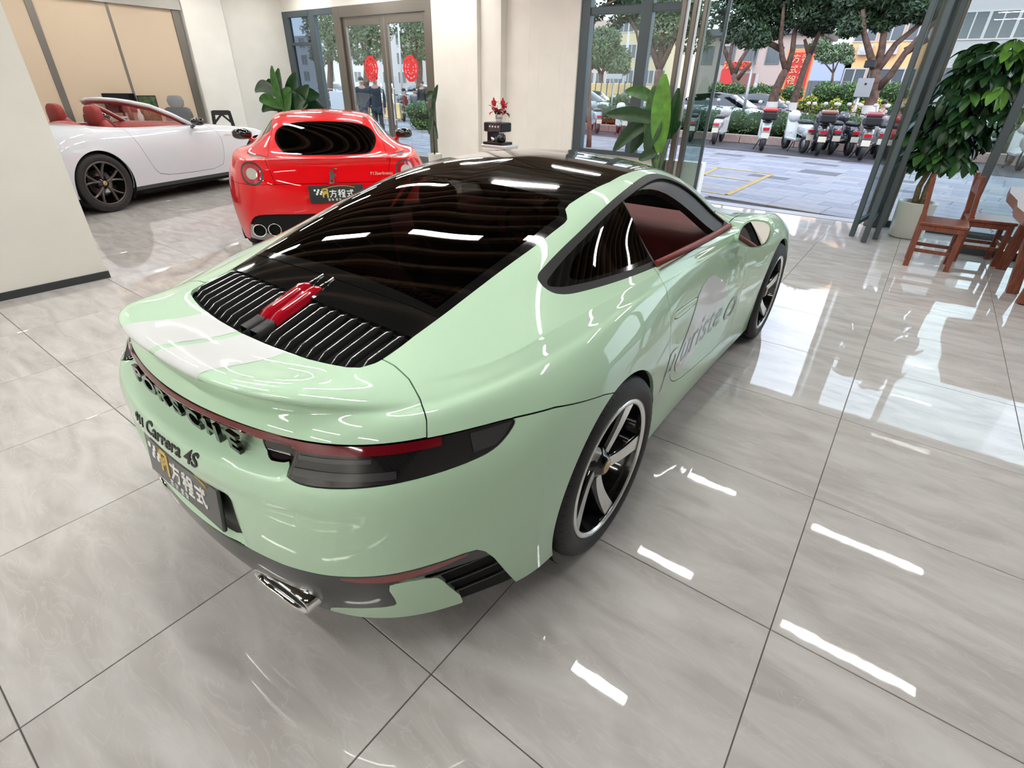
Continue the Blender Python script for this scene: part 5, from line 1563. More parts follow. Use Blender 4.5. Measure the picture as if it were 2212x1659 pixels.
for k in range(4): b_.lathe([(0, -.004), (.011, -.004), (.012, 0)], 10, 'y', (-.045 + .05 * k, -.113, .235))
b_.build('button', M_alu, t)
c_ = MB().lathe([(0, .036), (.055, .036), (.068, .08), (.06, .13), (.045, .14), (.05, .150), (0, .152)], 24, 'z', (.09, -.02, 0)).build('carafe', M_blackgloss, t)
MB().tube([(.15, -.05, .135), (.195, -.07, .13), (.20, -.07, .08), (.155, -.05, .06)], .008, 6).build('handle', M_plastic, c_)
MB().lathe([(0, .036), (.03, .036), (.035, .10), (.032, .10), (.028, .04)], 20, 'z', (-.02, -.06, 0)).build('steel_cup', M_chrome, t)
t = thing('poinsettia', 'small red-leaved poinsettia in a white pot on the coffee maker', 'plant', (-3.50, 4.98, 1.113))
pot(t, .04, .055, .10, M_whiteobj)
M_redleaf = mat('poinsettia_red', (0.50, 0.035, 0.05), rough=.5, noise=.3, nscale=30)
rnd = random.Random(5)
mb = MB()
for k in range(9):
    a = rnd.uniform(0, 2 * PI); mb.tube([(0, 0, .08), (.05 * math.cos(a), .04 * math.sin(a), .14), (.10 * math.cos(a), .08 * math.sin(a), .18 + .04 * rnd.random())], .003, 4)
mb.build('stem', M_leafd, t)
rl = mesh_of(leaf_mesh(.085, .045, .2), 'leaf_r', M_redleaf); gl_ = mesh_of(leaf_mesh(.08, .045, .4), 'leaf_g', M_leafd)
for (cx_, cz_, n_) in ((-.08, .20, 9), (.09, .20, 9), (.0, .14, 8), (-.10, .13, 6), (.12, .12, 6)):
    for k in range(n_):
        o = bpy.data.objects.new('leaf', rl if (k % 5 or cz_ > .15) else gl_); COL.objects.link(o); o.parent = t
        o.location = (cx_, rnd.uniform(-.03, .03), cz_ + rnd.uniform(-.02, .02)); o.rotation_euler = (rnd.uniform(-.3, .3), rnd.uniform(-1.0, .7), 2 * PI * k / n_ + rnd.random())
for sx_ in (-.075, .085):
    for k in range(3):
        blade(t, (sx_, 0, .20), (sx_ + (k - 1) * .035, -.02, .31 - abs(k - 1) * .04), .045, M_redleaf, 'leaf', 0)

# office corner behind the white car
def office_chair(label, x, y, rz, style, hb):
    t = thing('office_chair', label, 'chair', (x, y, 0), rz)
    MB().bbox(-.24, .24, -.22, .24, .44, .52, .03).build('seat', M_fabric if style == 'grey' else M_plastic, t)
    mb = MB()
    for k in range(5):
        a = 2 * PI * k / 5; mb.bar((0, 0, .09), (.28 * math.cos(a), .28 * math.sin(a), .06), .04, .03)
    mb.tube([(0, 0, .06), (0, 0, .45)], .025, 10); mb.build('base', M_plastic, t)
    G = []
    if style == 'grey':
        for z, w in ((.55, .20), (.62, .23), (.80, .245), (.95, .245), (1.04, .22), (1.07, .16)):
            G.append([(w * c_, -.24 - .03 * (z - .5) + d_, z) for c_, d_ in ((-1, 0), (-.7, -.035), (0, -.05), (.7, -.035), (1, 0), (.7, .01), (-.7, .01), (-1, 0))])
        MB().grid(G).build('backrest', M_fabric, t)
        G = []
        for z, w in ((1.06, .09), (1.10, .135), (1.18, .15), (1.25, .12), (1.27, .08)):
            G.append([(w * c_, -.26 + d_, z) for c_, d_ in ((-1, 0), (-.7, -.03), (0, -.04), (.7, -.03), (1, 0), (.7, .015), (-.7, .015), (-1, 0))])
        MB().grid(G).build('headrest', mat('headrest_grey', (.22, .22, .23), rough=.7), t)
    else:
        MB().bar((-.20, -.24, .50), (-.15, -.27, .98), .07, .04, (0, 1, 0)).bar((.20, -.24, .50), (.15, -.27, .98), .07, .04, (0, 1, 0)).bar((-.16, -.27, .95), (.16, -.27, .95), .05, .09).bar((-.18, -.25, .68), (.18, -.25, .68), .03, .03).bar((-.18, -.245, .61), (.18, -.245, .61), .03, .03).bar((-.20, -.24, .54), (.20, -.24, .54), .04, .07).bar((-.17, -.25, .75), (0, -.26, .92), .04, .04).bar((.17, -.25, .75), (0, -.26, .92), .04, .04).build('backrest', M_plastic, t)
    return t
office_chair('grey office chair with headrest behind the white car', -11.0, 4.0, math.radians(60), 'grey', 1.2)
office_chair('black plastic office chair in front of the white column', -11.05, 4.85, math.radians(65), 'black', .98)
office_chair('grey office chair with headrest by the far end of the desk', -10.95, 2.36, math.radians(100), 'black', .98)
bpy.data.objects['office_chair.002']['label'] = 'black office chair seen between the red headrests of the white car'
t = thing('desk', 'long dark desk under the beige blinds', 'table', (-11.6, 3.2, 0))
MB().bbox(-.32, .32, -1.0, 1.0, .71, .745, .005).build('desk_top', M_wood2, t)
for sx in (-.27, .27):
    for sy in (-.94, .94):
        MB().bbox(sx - .025, sx + .025, sy - .025, sy + .025, 0, .71, .004).build('leg', M_plastic, t)
def bottle(x, y, z, r, h, m, label):
    t = thing('bottle', label, 'bottle', (x, y, z), 0, 'bottles on the desk')
    MB().lathe([(0, 0), (r, 0), (r, h * .55), (r * .45, h * .72), (r * .4, h * .95), (0, h * .95)], 16).build('glass', m, t)
    MB().lathe([(r * .45, h * .93), (r * .45, h), (0, h)], 12).build('cap', M_plastic, t)
bottle(-11.45, 3.25, .745, .045, .36, mat('bottle_brown', (.10, .04, .02), rough=.1, coat=1), 'brown bottle on the desk seen through the windscreen')
bottle(-11.40, 3.40, .745, .05, .30, M_whiteobj, 'white bottle on the desk next to the brown one')
bottle(-11.5, 3.55, .745, .05, .34, mat('bottle_green', (.03, .10, .03), rough=.1, coat=1), 'green bottle on the desk next to the white one')
t = thing('helmet', 'white rounded helmet on the desk', 'helmet', (-11.4, 2.72, .745))
MB().lathe([(.0, .24), (.06, .23), (.11, .19), (.135, .12), (.13, .04), (.11, 0)], 24).build('helmet_shell', M_whiteobj, t)
t = thing('tray', 'white round tray stand on the desk', 'tray', (-11.4, 3.02, .745))
MB().lathe([(.0, .0), (.07, .0), (.02, .03), (.02, .10), (.13, .13), (.14, .15), (0, .14)], 24).build('tray_dish', M_whiteobj, t)
t = thing('picture_frame', 'small dark picture with green and gold print leaning on the blinds', 'picture', (-11.83, 3.78, .745), math.radians(80))
MB().bbox(-.17, .17, -.012, .012, 0, .50, .004).build('frame', M_plastic, t)
m = mat('picture_print', (.05, .09, .03), rough=.4, noise=.9, nscale=12)
MB().box(-.155, .155, -.014, -.012, .02, .48).build('print', m, t)
t = thing('monitor', 'black monitor standing on the desk behind the windscreen frame', 'monitor', (-11.75, 3.25, .745), math.radians(85))
MB().bbox(-.09, .09, -.07, .07, 0, .015, .004).bar((0, 0, .01), (0, .02, .22), .04, .02, (0, 1, 0)).build('stand', M_plastic, t)
MB().bbox(-.28, .28, -.012, .012, .20, .54, .006).build('screen', M_blackgloss, t)
# framed pictures on the right wall, seen only in reflections
for k, (y_, z_) in enumerate(((0.6, 1.5), (2.2, 1.55))):
    t = thing('picture_frame', 'framed dark picture on the right wall, %s the viewer' % ('nearer to' if k == 0 else 'farther from'), 'picture', (6.84, y_, z_), 0)
    MB().bbox(-.02, 0, -.35, .35, -.25, .25, .005).build('frame', M_plastic, t)

# ================================================================ the street
rnd = random.Random(11)
_mat0 = mat
def mat(name, col, *a, **k):
    return _mat0(name, tuple(c * .72 for c in col), *a, **k)
M_pave = [mat('paver_lilac', (.25, .25, .285), rough=.75, noise=.12, nscale=6), mat('paver_light', (.31, .305, .33), rough=.75, noise=.1, nscale=6), mat('paver_dark', (.115,.115,.13), rough=.75, noise=.12, nscale=6), mat('paver_pinkish', (.31, .285, .285), rough=.75, noise=.1, nscale=6)]
M_asph = mat('asphalt_dark', (.075, .064, .068), rough=.85, noise=.15, nscale=5)
M_yellow = mat('yellow_line', (.45, .29, .08), rough=.7, noise=.2, nscale=8)
pv = struct('pavement', MB().box(-40, 26, 7.56, 16.9, -.12, -.03), M_asph, 'paved forecourt outside the shop')
ang = math.radians(-9.4)
ca, sa = math.cos(ang), math.sin(ang)
pm = {}
def paver(w, h, k):
    key = (w, h, k)
    if key not in pm:
        g_ = .004
        mb = MB().add([(g_, g_, -.03), (w - g_, g_, -.03), (w - g_, h - g_, -.03), (g_, h - g_, -.03), (g_, g_, -.004), (w - g_, g_, -.004), (w - g_, h - g_, -.004), (g_, h - g_, -.004), (g_ + .005, g_ + .005, 0), (w - g_ - .005, g_ + .005, 0), (w - g_ - .005, h - g_ - .005, 0), (g_ + .005, h - g_ - .005, 0)],
            [(8, 9, 10, 11)] + [q for a in range(4) for q in ((a, (a + 1) % 4, (a + 1) % 4 + 4, a + 4), (a + 4, (a + 1) % 4 + 4, (a + 1) % 4 + 8, a + 8))])
        pm[key] = mesh_of(mb, 'paver', M_pave[k])
    return pm[key]
cand = []
row = 0; v = -3.0
while v < 14:
    h = .40 if row % 3 else .30
    u = -34 + (row * .37) % .8
    while u < 24:
        w = rnd.choice((.8, .8, .6))
        x = u * ca - v * sa + 0; y = 8.6 + u * sa + v * ca
        cy_ = y + h / 2
        if 7.62 < y and cy_ < 16.05 - .17 * (x + 2):
            r_ = rnd.random()
            k = 2 if (r_ < .10 and y > 10.5) else (1 if r_ < .40 else (3 if r_ < .55 else 0))
            vis = (-3.2 < x < 4.5)
            cand.append(((0 if vis else 30) + math.hypot(x - 1.5, y + 1.4), x, y, w, h, k))
        u += w
    v += h; row += 1
cand.sort()
far = {}
for n_, (d_, x, y, w, h, k) in enumerate(cand):
    if n_ < 298:
        o = bpy.data.objects.new('paver', paver(w, h, k)); COL.objects.link(o); o.location = (x, y, -.002); o.rotation_euler = (0, 0, ang); o.parent = pv
    else:
        mb = far.setdefault(k, MB())
        me = paver(w, h, k)
        mb.add([(x + vv.co.x * ca - vv.co.y * sa, y + vv.co.x * sa + vv.co.y * ca, vv.co.z - .002) for vv in me.vertices][8:12], [(0, 1, 2, 3)])
for k, mb in far.items():
    o = mb.build('distant_pavers', M_pave[k], pv); o['kind'] = 'stuff'
yl = MB()
for a, b_ in (((-1.07, 11.57), (-1.05, 8.28)), ((-1.05, 8.28), (-2.0, 8.45)), ((-1.07, 11.57), (-2.3, 11.75)), ((-2.3, 11.75), (-2.0, 8.45)), ((-1.2, 10.2), (-2.2, 10.35))):
    d = Vector((b_[0] - a[0], b_[1] - a[1], 0)).normalized(); s = Vector((-d.y, d.x, 0)) * .05
    A = Vector((*a, .003)); B = Vector((*b_, .003))
    yl.add([tuple(A + s), tuple(A - s), tuple(B - s), tuple(B + s)], [(0, 3, 2, 1)])
yl.build('yellow_marking', M_yellow, pv)
struct('road', MB().box(-70, 40, 15.2, 62, -.14, -.032), mat('road_grey', (.16, .155, .16), rough=.85), 'grey street beyond the forecourt')
struct('parking_strip', MB().add([(-40, 22.9, -.02), (-4.3, 16.62, -.02), (.7, 15.72, -.02), (24, 11.9, -.02), (26, 20.5, -.02), (-40, 26, -.02)], [(0, 1, 2, 3, 4, 5)]), M_asph, 'dark strip of asphalt where scooters park')
M_kerb = mat('pink_granite', (.42, .30, .26), rough=.7, noise=.15, nscale=10)
kb = MB(); me_k = None
t = thing('kerb', 'pink granite kerb in front of the clipped hedge', 'kerb', (0, 0, 0)); t['kind'] = 'structure'
for k in range(26):
    x = -16 + k * .9; y = 18.9 - .12 * (x + 2)
    if me_k is None:
        o = MB().bbox(-.44, .44, -.11, .11, -.02, .24, .015).build('kerb_stone', M_kerb, t); me_k = o.data
    else:
        o = bpy.data.objects.new('kerb_stone', me_k); COL.objects.link(o); o.parent = t
    o.location = (x, y, 0); o.rotation_euler = (0, 0, math.atan(-.12))

# ---- leaf clouds: thousands of small leaf quads over a shape, one mesh per plant
def leaf_cloud(name, m, parent, blobs, n, size, seed=1, inner=True, flat=1.0):
    rs_ = np.random.RandomState(seed)
    V = []; F = []
    vol = np.array([b[1][0] * b[1][1] * b[1][2] for b in blobs]) ** (2 / 3.); vol = vol / vol.sum()
    cnt_ = np.maximum(8, (vol * n).astype(int))
    for (c, r), k in zip(blobs, cnt_):
        d = rs_.normal(size=(k, 3)); d /= np.linalg.norm(d, axis=1, keepdims=True)
        rad = rs_.uniform(.72, 1.06, (k, 1))
        p_ = np.array(c) + d * rad * np.array(r)
        a = rs_.normal(size=(k, 3)); a /= np.linalg.norm(a, axis=1, keepdims=True)
        b_ = np.cross(a, d + rs_.normal(size=(k, 3)) * .5); b_ /= np.maximum(1e-6, np.linalg.norm(b_, axis=1, keepdims=True))
        s_ = size * rs_.uniform(.6, 1.3, (k, 1))
        q = np.stack([p_ - a * s_, p_ - b_ * s_ * .38, p_ + a * s_, p_ + b_ * s_ * .38], 1).reshape(-1, 3)
        n0 = sum(len(x) for x in V)
        V.append(q); F.append(np.arange(k * 4).reshape(-1, 4) + n0)
    V = np.concatenate(V); F = np.concatenate(F)
    me = bpy.data.meshes.new(name); me.from_pydata(V.tolist(), [], F.tolist()); me.update()
    o = obj(name, me, m, parent)
    o['kind'] = 'stuff'
    return o
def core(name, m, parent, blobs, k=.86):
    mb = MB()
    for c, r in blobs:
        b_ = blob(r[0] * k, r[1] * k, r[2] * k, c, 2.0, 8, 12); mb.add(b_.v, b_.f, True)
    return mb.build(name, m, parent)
M_hedge = mat('hedge_green', (.07, .15, .035), rough=.6, noise=.5, nscale=4)
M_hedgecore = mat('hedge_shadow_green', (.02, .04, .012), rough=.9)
M_topi = mat('topiary_green', (.10, .20, .035), rough=.6, noise=.4, nscale=3)
M_yelbush = mat('golden_bush', (.42, .44, .04), rough=.6, noise=.3, nscale=3)
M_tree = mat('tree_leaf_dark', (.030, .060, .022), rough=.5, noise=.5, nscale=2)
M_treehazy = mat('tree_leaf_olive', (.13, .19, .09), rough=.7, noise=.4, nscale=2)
M_trunk = mat('bark_brown', (.13, .075, .055), rough=.9, noise=.4, nscale=8, bump=.5, bscale=15)
M_lime = mat('lime_white', (.55, .50, .47), rough=.8)
# the clipped hedge
t = thing('hedge', 'long clipped dark green hedge behind the scooters', 'hedge', (0, 0, 0))
bl = []
for k in range(34):
    x = -15 + k * .75; y = 20.1 - .12 * (x + 2)
    bl.append(((x, y, .50), (.62, .95, .46)))
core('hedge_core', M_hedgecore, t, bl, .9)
leaf_cloud('hedge_leaves', M_hedge, t, bl, 26000, .055, 2)
# round clipped bushes
def bush(px, py, w_px, h_px, Y, m, label, grp, n=900, sz=.06, name='round_bush'):
    if Y == 30: w_px *= 1.12; h_px *= 1.35; py -= 4
    c = pt(px, py, Y); L_ = pt(px - w_px / 2, py, Y); T_ = pt(px, py - h_px / 2, Y)
    rx = (c - L_).length; rz = abs(T_.z - c.z)
    t = thing(name, label, 'bush', (c.x, c.y, 0), 0, grp)
    b_ = [((0, 0, c.z), (rx, rx * .8, rz))]
    if c.z - rz > .0: b_.append(((0, 0, (c.z - rz) * .5 + .1), (rx * .75, rx * .6, max(.15, (c.z - rz) * .6 + .1))))
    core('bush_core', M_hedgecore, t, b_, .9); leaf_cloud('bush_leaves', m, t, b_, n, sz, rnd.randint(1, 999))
G1 = 'round clipped green bushes beyond the hedge'
for px, py, w, h, lab in ((1548, 196, 30, 24, 'half hidden by the glass edge, leftmost'), (1585, 200, 48, 26, 'left of the grey lamp post'), (1636, 203, 44, 28, 'right of the grey lamp post'), (1668, 205, 34, 26, 'behind the trunk of the left leafy tree'), (1712, 205, 44, 26, 'behind the thin leaning trunk'), (1785, 203, 58, 34, 'the widest, between thin trunk and sign post'), (1832, 206, 46, 36, 'just left of the sign post'), (1868, 208, 30, 34, 'behind the forked tree trunk'), (1930, 205, 62, 36, 'right of the forked tree')):
    bush(px, py, w, h, 30, M_topi, 'round clipped green bush, ' + lab, G1, 1500, .07)
G2 = 'golden low bushes beyond the hedge'
for px, py, w, h, lab in ((1592, 218, 30, 16, 'right of the parked white car'), (1690, 228, 24, 26, 'between the two left trunks'), (1736, 229, 40, 28, 'right of the thin leaning trunk'), (1750, 215, 30, 16, 'behind and above its neighbour'), (1782, 236, 52, 26, 'the widest golden one, above the black scooters'), (1806, 222, 26, 16, 'small one at the foot of the round bushes'), (1868, 232, 36, 30, 'left of the forked tree foot'), (1905, 226, 24, 22, 'right of the forked tree foot'), (1958, 235, 30, 24, 'behind the folded glass leaves')):
    bush(px, py, w, h, 26.5, M_yelbush, 'golden low bush, ' + lab, G2, 900, .06)
bush(915, 240, 66, 44, 14.5, M_topi, 'pale green round bush outside the glass double door', None, 1500, .06)
for px, py, w, h, lab in ((1345, 218, 60, 30, 'far green bush seen through the left window pane'),):
    bush(px, py, w, h, 24, M_topi, lab, None, 900, .08)
bush(1420, 222, 50, 26, 24, M_yelbush, 'golden bush seen behind the window mullion', None, 700, .07, 'golden_bush')

# trees: trunk and limbs follow the photographed branching, each set back at its own distance
def tree(label, Y, trunk, limbs, crowns, r0, n, sz, lm_=None, lime=True, name='street_tree', grp=None):
    lm_ = lm_ or M_tree
    b0 = pt(*trunk[0], Y); base = Vector((b0.x, Y, 0))
    t = thing(name, label, 'tree', base, 0, grp)
    P = [pt(x, y, Y) - base for x, y in trunk]
    d = (P[1] - P[0]).normalized()
    P = [Vector((P[0].x - d.x / max(.3, d.z) * P[0].z * .4, 0, 0))] + P
    mb = MB(); n_ = len(P)
    mb.tube([tuple(q) for q in P], [r0 * (1.15 - .45 * i / (n_ - 1)) for i in range(n_)], 10)
    for k, lb in enumerate(limbs):
        Q = [pt(x, y, Y + (.5 * ((k * 7) % 3 - 1)) * i / len(lb)) - base for i, (x, y) in enumerate(lb)]
        mb.tube([tuple(q) for q in Q], [max(.02, r0 * .62 * (1 - .7 * i / len(Q))) for i in range(len(Q))], 8)
    mb.build('trunk', M_trunk, t)
    if lime:
        Q = [P[0], P[0] + (P[1] - P[0]).normalized() * (P[1].z + .46)]
        MB().tube([tuple(q) for q in Q], [r0 * 1.2, r0 * 1.17], 12).build('whitewash_band', M_lime, t)
    bl = []
    for (x, y, rpx, dy) in crowns:
        c = pt(x, y, Y + dy) - base; e = pt(x + rpx, y, Y + dy) - base
        r_ = (c - e).length
        bl.append((tuple(c), (r_, r_ * .8, r_ * .62)))
    leaf_cloud('foliage', lm_, t, bl, n, sz, rnd.randint(1, 999))
    return t
tree('dark leafy tree with whitewashed foot, leftmost behind the hedge', 21.6, [(1662, 250), (1672, 205), (1690, 165), (1698, 150)],
     [[(1698, 152), (1690, 125), (1686, 90), (1690, 50), (1694, 5)], [(1700, 152), (1712, 110), (1716, 70), (1735, 30), (1760, 0)], [(1690, 108), (1660, 92), (1630, 80)]],
     [(1620, 75, 42, -.5), (1660, 55, 50, .3), (1600, 30, 50, 0), (1650, 5, 60, .5), (1700, 20, 60, .8), (1745, 35, 50, 0), (1580, 55, 26, 0), (1640, 88, 26, -.8), (1700, -40, 90, 0), (1610, -40, 70, 0)], .17, 15000, .085)
tree('thin leaning tree with whitewashed foot, second from the left', 21.8, [(1706, 252), (1716, 215), (1735, 155), (1750, 115)],
     [[(1750, 118), (1770, 70), (1782, 30), (1788, 0)], [(1748, 120), (1742, 100), (1738, 85)], [(1770, 72), (1790, 50), (1808, 40)]],
     [(1785, 45, 42, 0), (1810, 20, 48, .5), (1760, 60, 30, .5), (1790, -30, 80, 0)], .13, 7000, .085)
tree('forked spreading tree with whitewashed foot beside the sign post', 20.6, [(1872, 262), (1880, 225), (1890, 185), (1892, 150)],
     [[(1892, 152), (1880, 120), (1866, 70), (1864, 20)], [(1893, 150), (1905, 105), (1912, 50), (1925, 0)], [(1895, 150), (1915, 125), (1935, 95), (1975, 62), (2015, 25)], [(1898, 190), (1925, 160), (1955, 115), (1995, 70), (2030, 40)], [(1955, 112), (1985, 95), (2006, 85)]],
     [(1850, 45, 40, 0), (1875, 10, 55, .5), (1935, 25, 50, .5), (1970, 15, 55, 0), (1835, 65, 28, -.5), (2010, 25, 45, .3), (1930, -35, 90, 0), (1905, 55, 25, 0), (1840, 5, 40, 0)], .20, 14000, .085)
tree('bare branching tree in front of the pink-beige house', 33, [(1595, 205), (1592, 185), (1585, 160)], [[(1585, 162), (1575, 130), (1582, 95), (1590, 75)], [(1586, 162), (1600, 130), (1620, 100), (1640, 90)], [(1575, 132), (1562, 100), (1560, 85)], [(1592, 172), (1610, 150), (1625, 135)]],
     [(1600, 80, 22, 0), (1570, 85, 14, 0)], .22, 900, .10, None, False, 'bare_tree')
tree('slim young tree in front of the pale blue house', 34, [(1795, 195), (1798, 170), (1800, 155)], [[(1800, 158), (1785, 140), (1775, 125)], [(1800, 158), (1810, 135), (1825, 120)], [(1800, 155), (1800, 130)]],
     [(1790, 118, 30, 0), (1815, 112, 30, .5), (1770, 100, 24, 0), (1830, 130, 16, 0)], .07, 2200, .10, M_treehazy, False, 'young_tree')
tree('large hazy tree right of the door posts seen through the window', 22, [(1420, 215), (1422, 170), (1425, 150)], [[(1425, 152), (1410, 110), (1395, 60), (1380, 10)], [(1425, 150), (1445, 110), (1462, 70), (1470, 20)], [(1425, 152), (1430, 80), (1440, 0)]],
     [(1440, 60, 50, 0), (1400, 30, 45, 0), (1480, 40, 45, 1), (1450, 0, 60, 0), (1390, -20, 60, 0), (1500, 90, 40, 1), (1520, 30, 45, 1), (1420, 100, 30, 1)], .20, 9000, .09, M_treehazy, True)
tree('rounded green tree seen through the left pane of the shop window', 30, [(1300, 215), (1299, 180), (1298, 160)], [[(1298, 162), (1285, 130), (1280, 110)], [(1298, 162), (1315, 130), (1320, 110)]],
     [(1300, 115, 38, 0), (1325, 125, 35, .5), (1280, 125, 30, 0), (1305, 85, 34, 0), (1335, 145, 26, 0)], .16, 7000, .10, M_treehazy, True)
tree('dark overhanging tree at the top of the shop window', 13.5, [(1273, 290), (1272, 200), (1275, 100), (1282, 40)], [[(1282, 42), (1300, 15), (1330, 0)], [(1350, 20), (1375, 70), (1382, 110)], [(1300, 12), (1350, 15), (1375, 30)]],
     [(1285, 30, 20, 0), (1330, 48, 18, 0), (1355, 30, 26, 0), (1300, 0, 36, 0), (1370, -5, 36, 0), (1340, 5, 24, 0)], .07, 1500, .07, M_tree, False, 'overhanging_tree')
# trees outside the double door
for k, (x0, lab) in enumerate(((712, 'olive hazy tree in the side light left of the glass door'), (790, 'olive hazy tree behind the left red paper disc'), (905, 'brownish hazy tree behind the right red paper disc'))):
    tree(lab, 24 + k, [(x0, 200), (x0 + 2, 150), (x0, 110)], [[(x0, 112), (x0 - 16, 70), (x0 - 20, 30)], [(x0, 112), (x0 + 15, 70), (x0 + 22, 20)]],
         [(x0, 95, 34, 0), (x0 - 18, 60, 30, .5), (x0 + 18, 65, 32, 0), (x0, 25, 45, 0), (x0 + 20, 115, 18, 0), (x0 - 18, 120, 18, 0)], .22, 5200, .12, M_treehazy, False, 'hazy_tree')

# ---- houses
M_glassfar = mat('far_window_glass', (.10, .12, .13), rough=.15)
M_ac = mat('ac_unit', (.55, .52, .50), rough=.5)
def building(name, label, x0, x1, Y, h, depth, m, cols, rows, z0, dz, wx, wz, wm=None, roof=None, frame_m=None, ac=False, grp=None):
    t = thing(name, label, 'building', ((x0 + x1) / 2, Y, 0), 0, grp)
    w = (x1 - x0) / 2
    MB().box(-w, w, 0, depth, 0, h).build('wall', m, t)
    if roof: MB().bbox(-w - .3, w + .3, -.4, depth + .3, h, h + .5, .05).build('roof', roof, t)
    fm = None; pm_ = None; am = None
    step = 2 * w / cols
    for i in range(cols):
        for j in range(rows):
            cx_ = -w + step * (i + .5); cz_ = z0 + dz * j
            if cz_ + wz > h: continue
            if fm is None:
                o = MB().box(-wx / 2 - .08, wx / 2 + .08, -.06, .0, -.08, 0).box(-wx / 2 - .08, wx / 2 + .08, -.06, 0, wz, wz + .08).box(-wx / 2 - .08, -wx / 2, -.06, 0, 0, wz).box(wx / 2, wx / 2 + .08, -.06, 0, 0, wz).box(-.04, .04, -.05, 0, 0, wz).build('window', frame_m or M_ac, t); fm = o.data
                q = MB().box(-wx / 2, wx / 2, -.02, -.005, 0, wz).build('pane', wm or M_glassfar, o); pm_ = q.data
            else:
                o = bpy.data.objects.new('window', fm); COL.objects.link(o); o.parent = t
                q = bpy.data.objects.new('pane', pm_); COL.objects.link(q); q.parent = o
            o.location = (cx_, 0, cz_)
            if ac and (i * 3 + j * 5) % 4 < 2:
                if am is None:
                    a_ = MB().bbox(-.45, .45, -.4, 0, 0, .6, .03).lathe([(0, -.41), (.22, -.41), (.24, -.40)], 12, 'y', (-.1, 0, .3)).build('air_conditioner', M_ac, t); am = a_.data
                else:
                    a_ = bpy.data.objects.new('air_conditioner', am); COL.objects.link(a_); a_.parent = t
                a_.location = (cx_ + wx * .2, -.05, cz_ - .85)
    return t, w
M_pink = mat('pink_beige_render', (.52, .40, .35), rough=.85)
M_orange = mat('orange_render', (.92, .52, .24), rough=.85)
M_paleblue = mat('pale_blue_render', (.40, .45, .58), rough=.85)
M_greyb = mat('grey_white_render', (.50, .47, .47), rough=.85)
M_roofg = mat('roof_grey', (.16, .17, .18), rough=.8)
def span(pxa, pxb, py, Y): return pt(pxa, py, Y).x, pt(pxb, py, Y).x
Yb = 48
a, b_ = span(1500, 1742, 150, Yb)
h = pt(1600, 78, Yb).z
t, w = building('house', 'pink-beige house with red banners and a grey parapet roof', a, b_, Yb, h, 8, M_pink, 5, 1, 3.4, 3, .9, 1.1, None, M_roofg, M_roofg)
o = Vector(((a + b_) / 2, Yb, 0))
def sign(parent, o, px0, py0, px1, py1, m, name, Y):
    A = pt(px0, py0, Y - .15) - o; B = pt(px1, py1, Y - .15) - o
    return MB().bbox(min(A.x, B.x), max(A.x, B.x), -.22, -.08, min(A.z, B.z), max(A.z, B.z), .02).build(name, m, parent)
M_banner = mat('red_banner', (.62, .035, .03), rough=.6); M_bannero = mat('orange_board', (.85, .28, .09), rough=.6); M_lett = mat('banner_letter', (.90, .45, .25), rough=.6)
sign(t, o, 1566, 133, 1626, 150, M_bannero, 'shop_sign', Yb)
sign(t, o, 1560, 150, 1586, 183, M_banner, 'red_shutter', Yb)
sign(t, o, 1602, 158, 1625, 190, mat('brown_door', (.25, .10, .08), rough=.6), 'brown_shutter', Yb)
sg = MB()
for k in range(5):
    A = pt(1570 + 11 * k, 141, Yb - .4) - o
    for gk in ('fang', 'cheng')[k % 2:k % 2 + 1]:
        for st_ in GLYPH[gk]:
            for p0, p1 in zip(st_[:-1], st_[1:]):
                sg.bar((A.x - .25 + p0[0] * .5, -.24, A.z - .25 + p0[1] * .5), (A.x - .25 + p1[0] * .5 + .01, -.24, A.z - .25 + p1[1] * .5), .06, .06, (0, 1, 0))
sg.build('sign_lettering', M_banner, t)
# tall slanted-looking banner board with two columns of characters
Yn = 40
A = pt(1712, 184, Yn); B = pt(1742, 105, Yn)
t = thing('banner_board', 'tall orange and red board with vertical characters between the tree trunks', 'sign', (A.x, Yn, 0))
hz = B.z
MB().bbox(-.75, .85, -.06, .06, .2, hz, .02).build('board', M_bannero, t)
MB().bbox(-.45, .75, -.09, -.06, .5, hz - .2, .01).build('red_panel', M_banner, t)
MB().bbox(-.65, -.55, -.05, .05, 0, .3, .01).bbox(.65, .75, -.05, .05, 0, .3, .01).build('post', M_steel, t)
mb = MB()
for k in range(6):
    for c_ in range(2):
        x0, z0 = -.38 + .55 * c_, hz - .75 - k * .58
        if z0 < .5: continue
        for st_ in GLYPH[('fang', 'cheng', 'shi')[(k * 2 + c_) % 3]]:
            for p0, p1 in zip(st_[:-1], st_[1:]):
                mb.bar((x0 + p0[0] * .45, -.11, z0 + p0[1] * .45), (x0 + p1[0] * .45 + .005, -.11, z0 + p1[1] * .45), .05, .05, (0, 1, 0))
mb.build('board_lettering', M_lett, t)
Yb = 48
a, b_ = span(1745, 1834, 160, Yb)
building('house', 'pale blue low house with dark windows between the trees', a, b_, Yb, pt(1790, 118, Yb).z, 8, M_paleblue, 6, 2, 1.0, 1.9, .6, 1.2, None, None, M_roofg)
Yb = 48
a, b_ = span(1838, 2062, 100, Yb)
building('apartment_block', 'orange apartment block with air conditioners behind the forked tree', a, b_, Yb, 13, 9, M_orange, 4, 4, 1.7, 3.0, 1.25, 1.3, None, None, M_greyb, True)
a2 = a
MB()
a, b_ = span(2068, 2330, 60, 48)
building('apartment_block', 'grey white block with large windows at the right edge of the view', a, b_, 48, 12, 8, M_greyb, 4, 4, 1.7, 3.0, 1.3, 1.4)
a, b_ = span(1330, 1440, 130, 60)
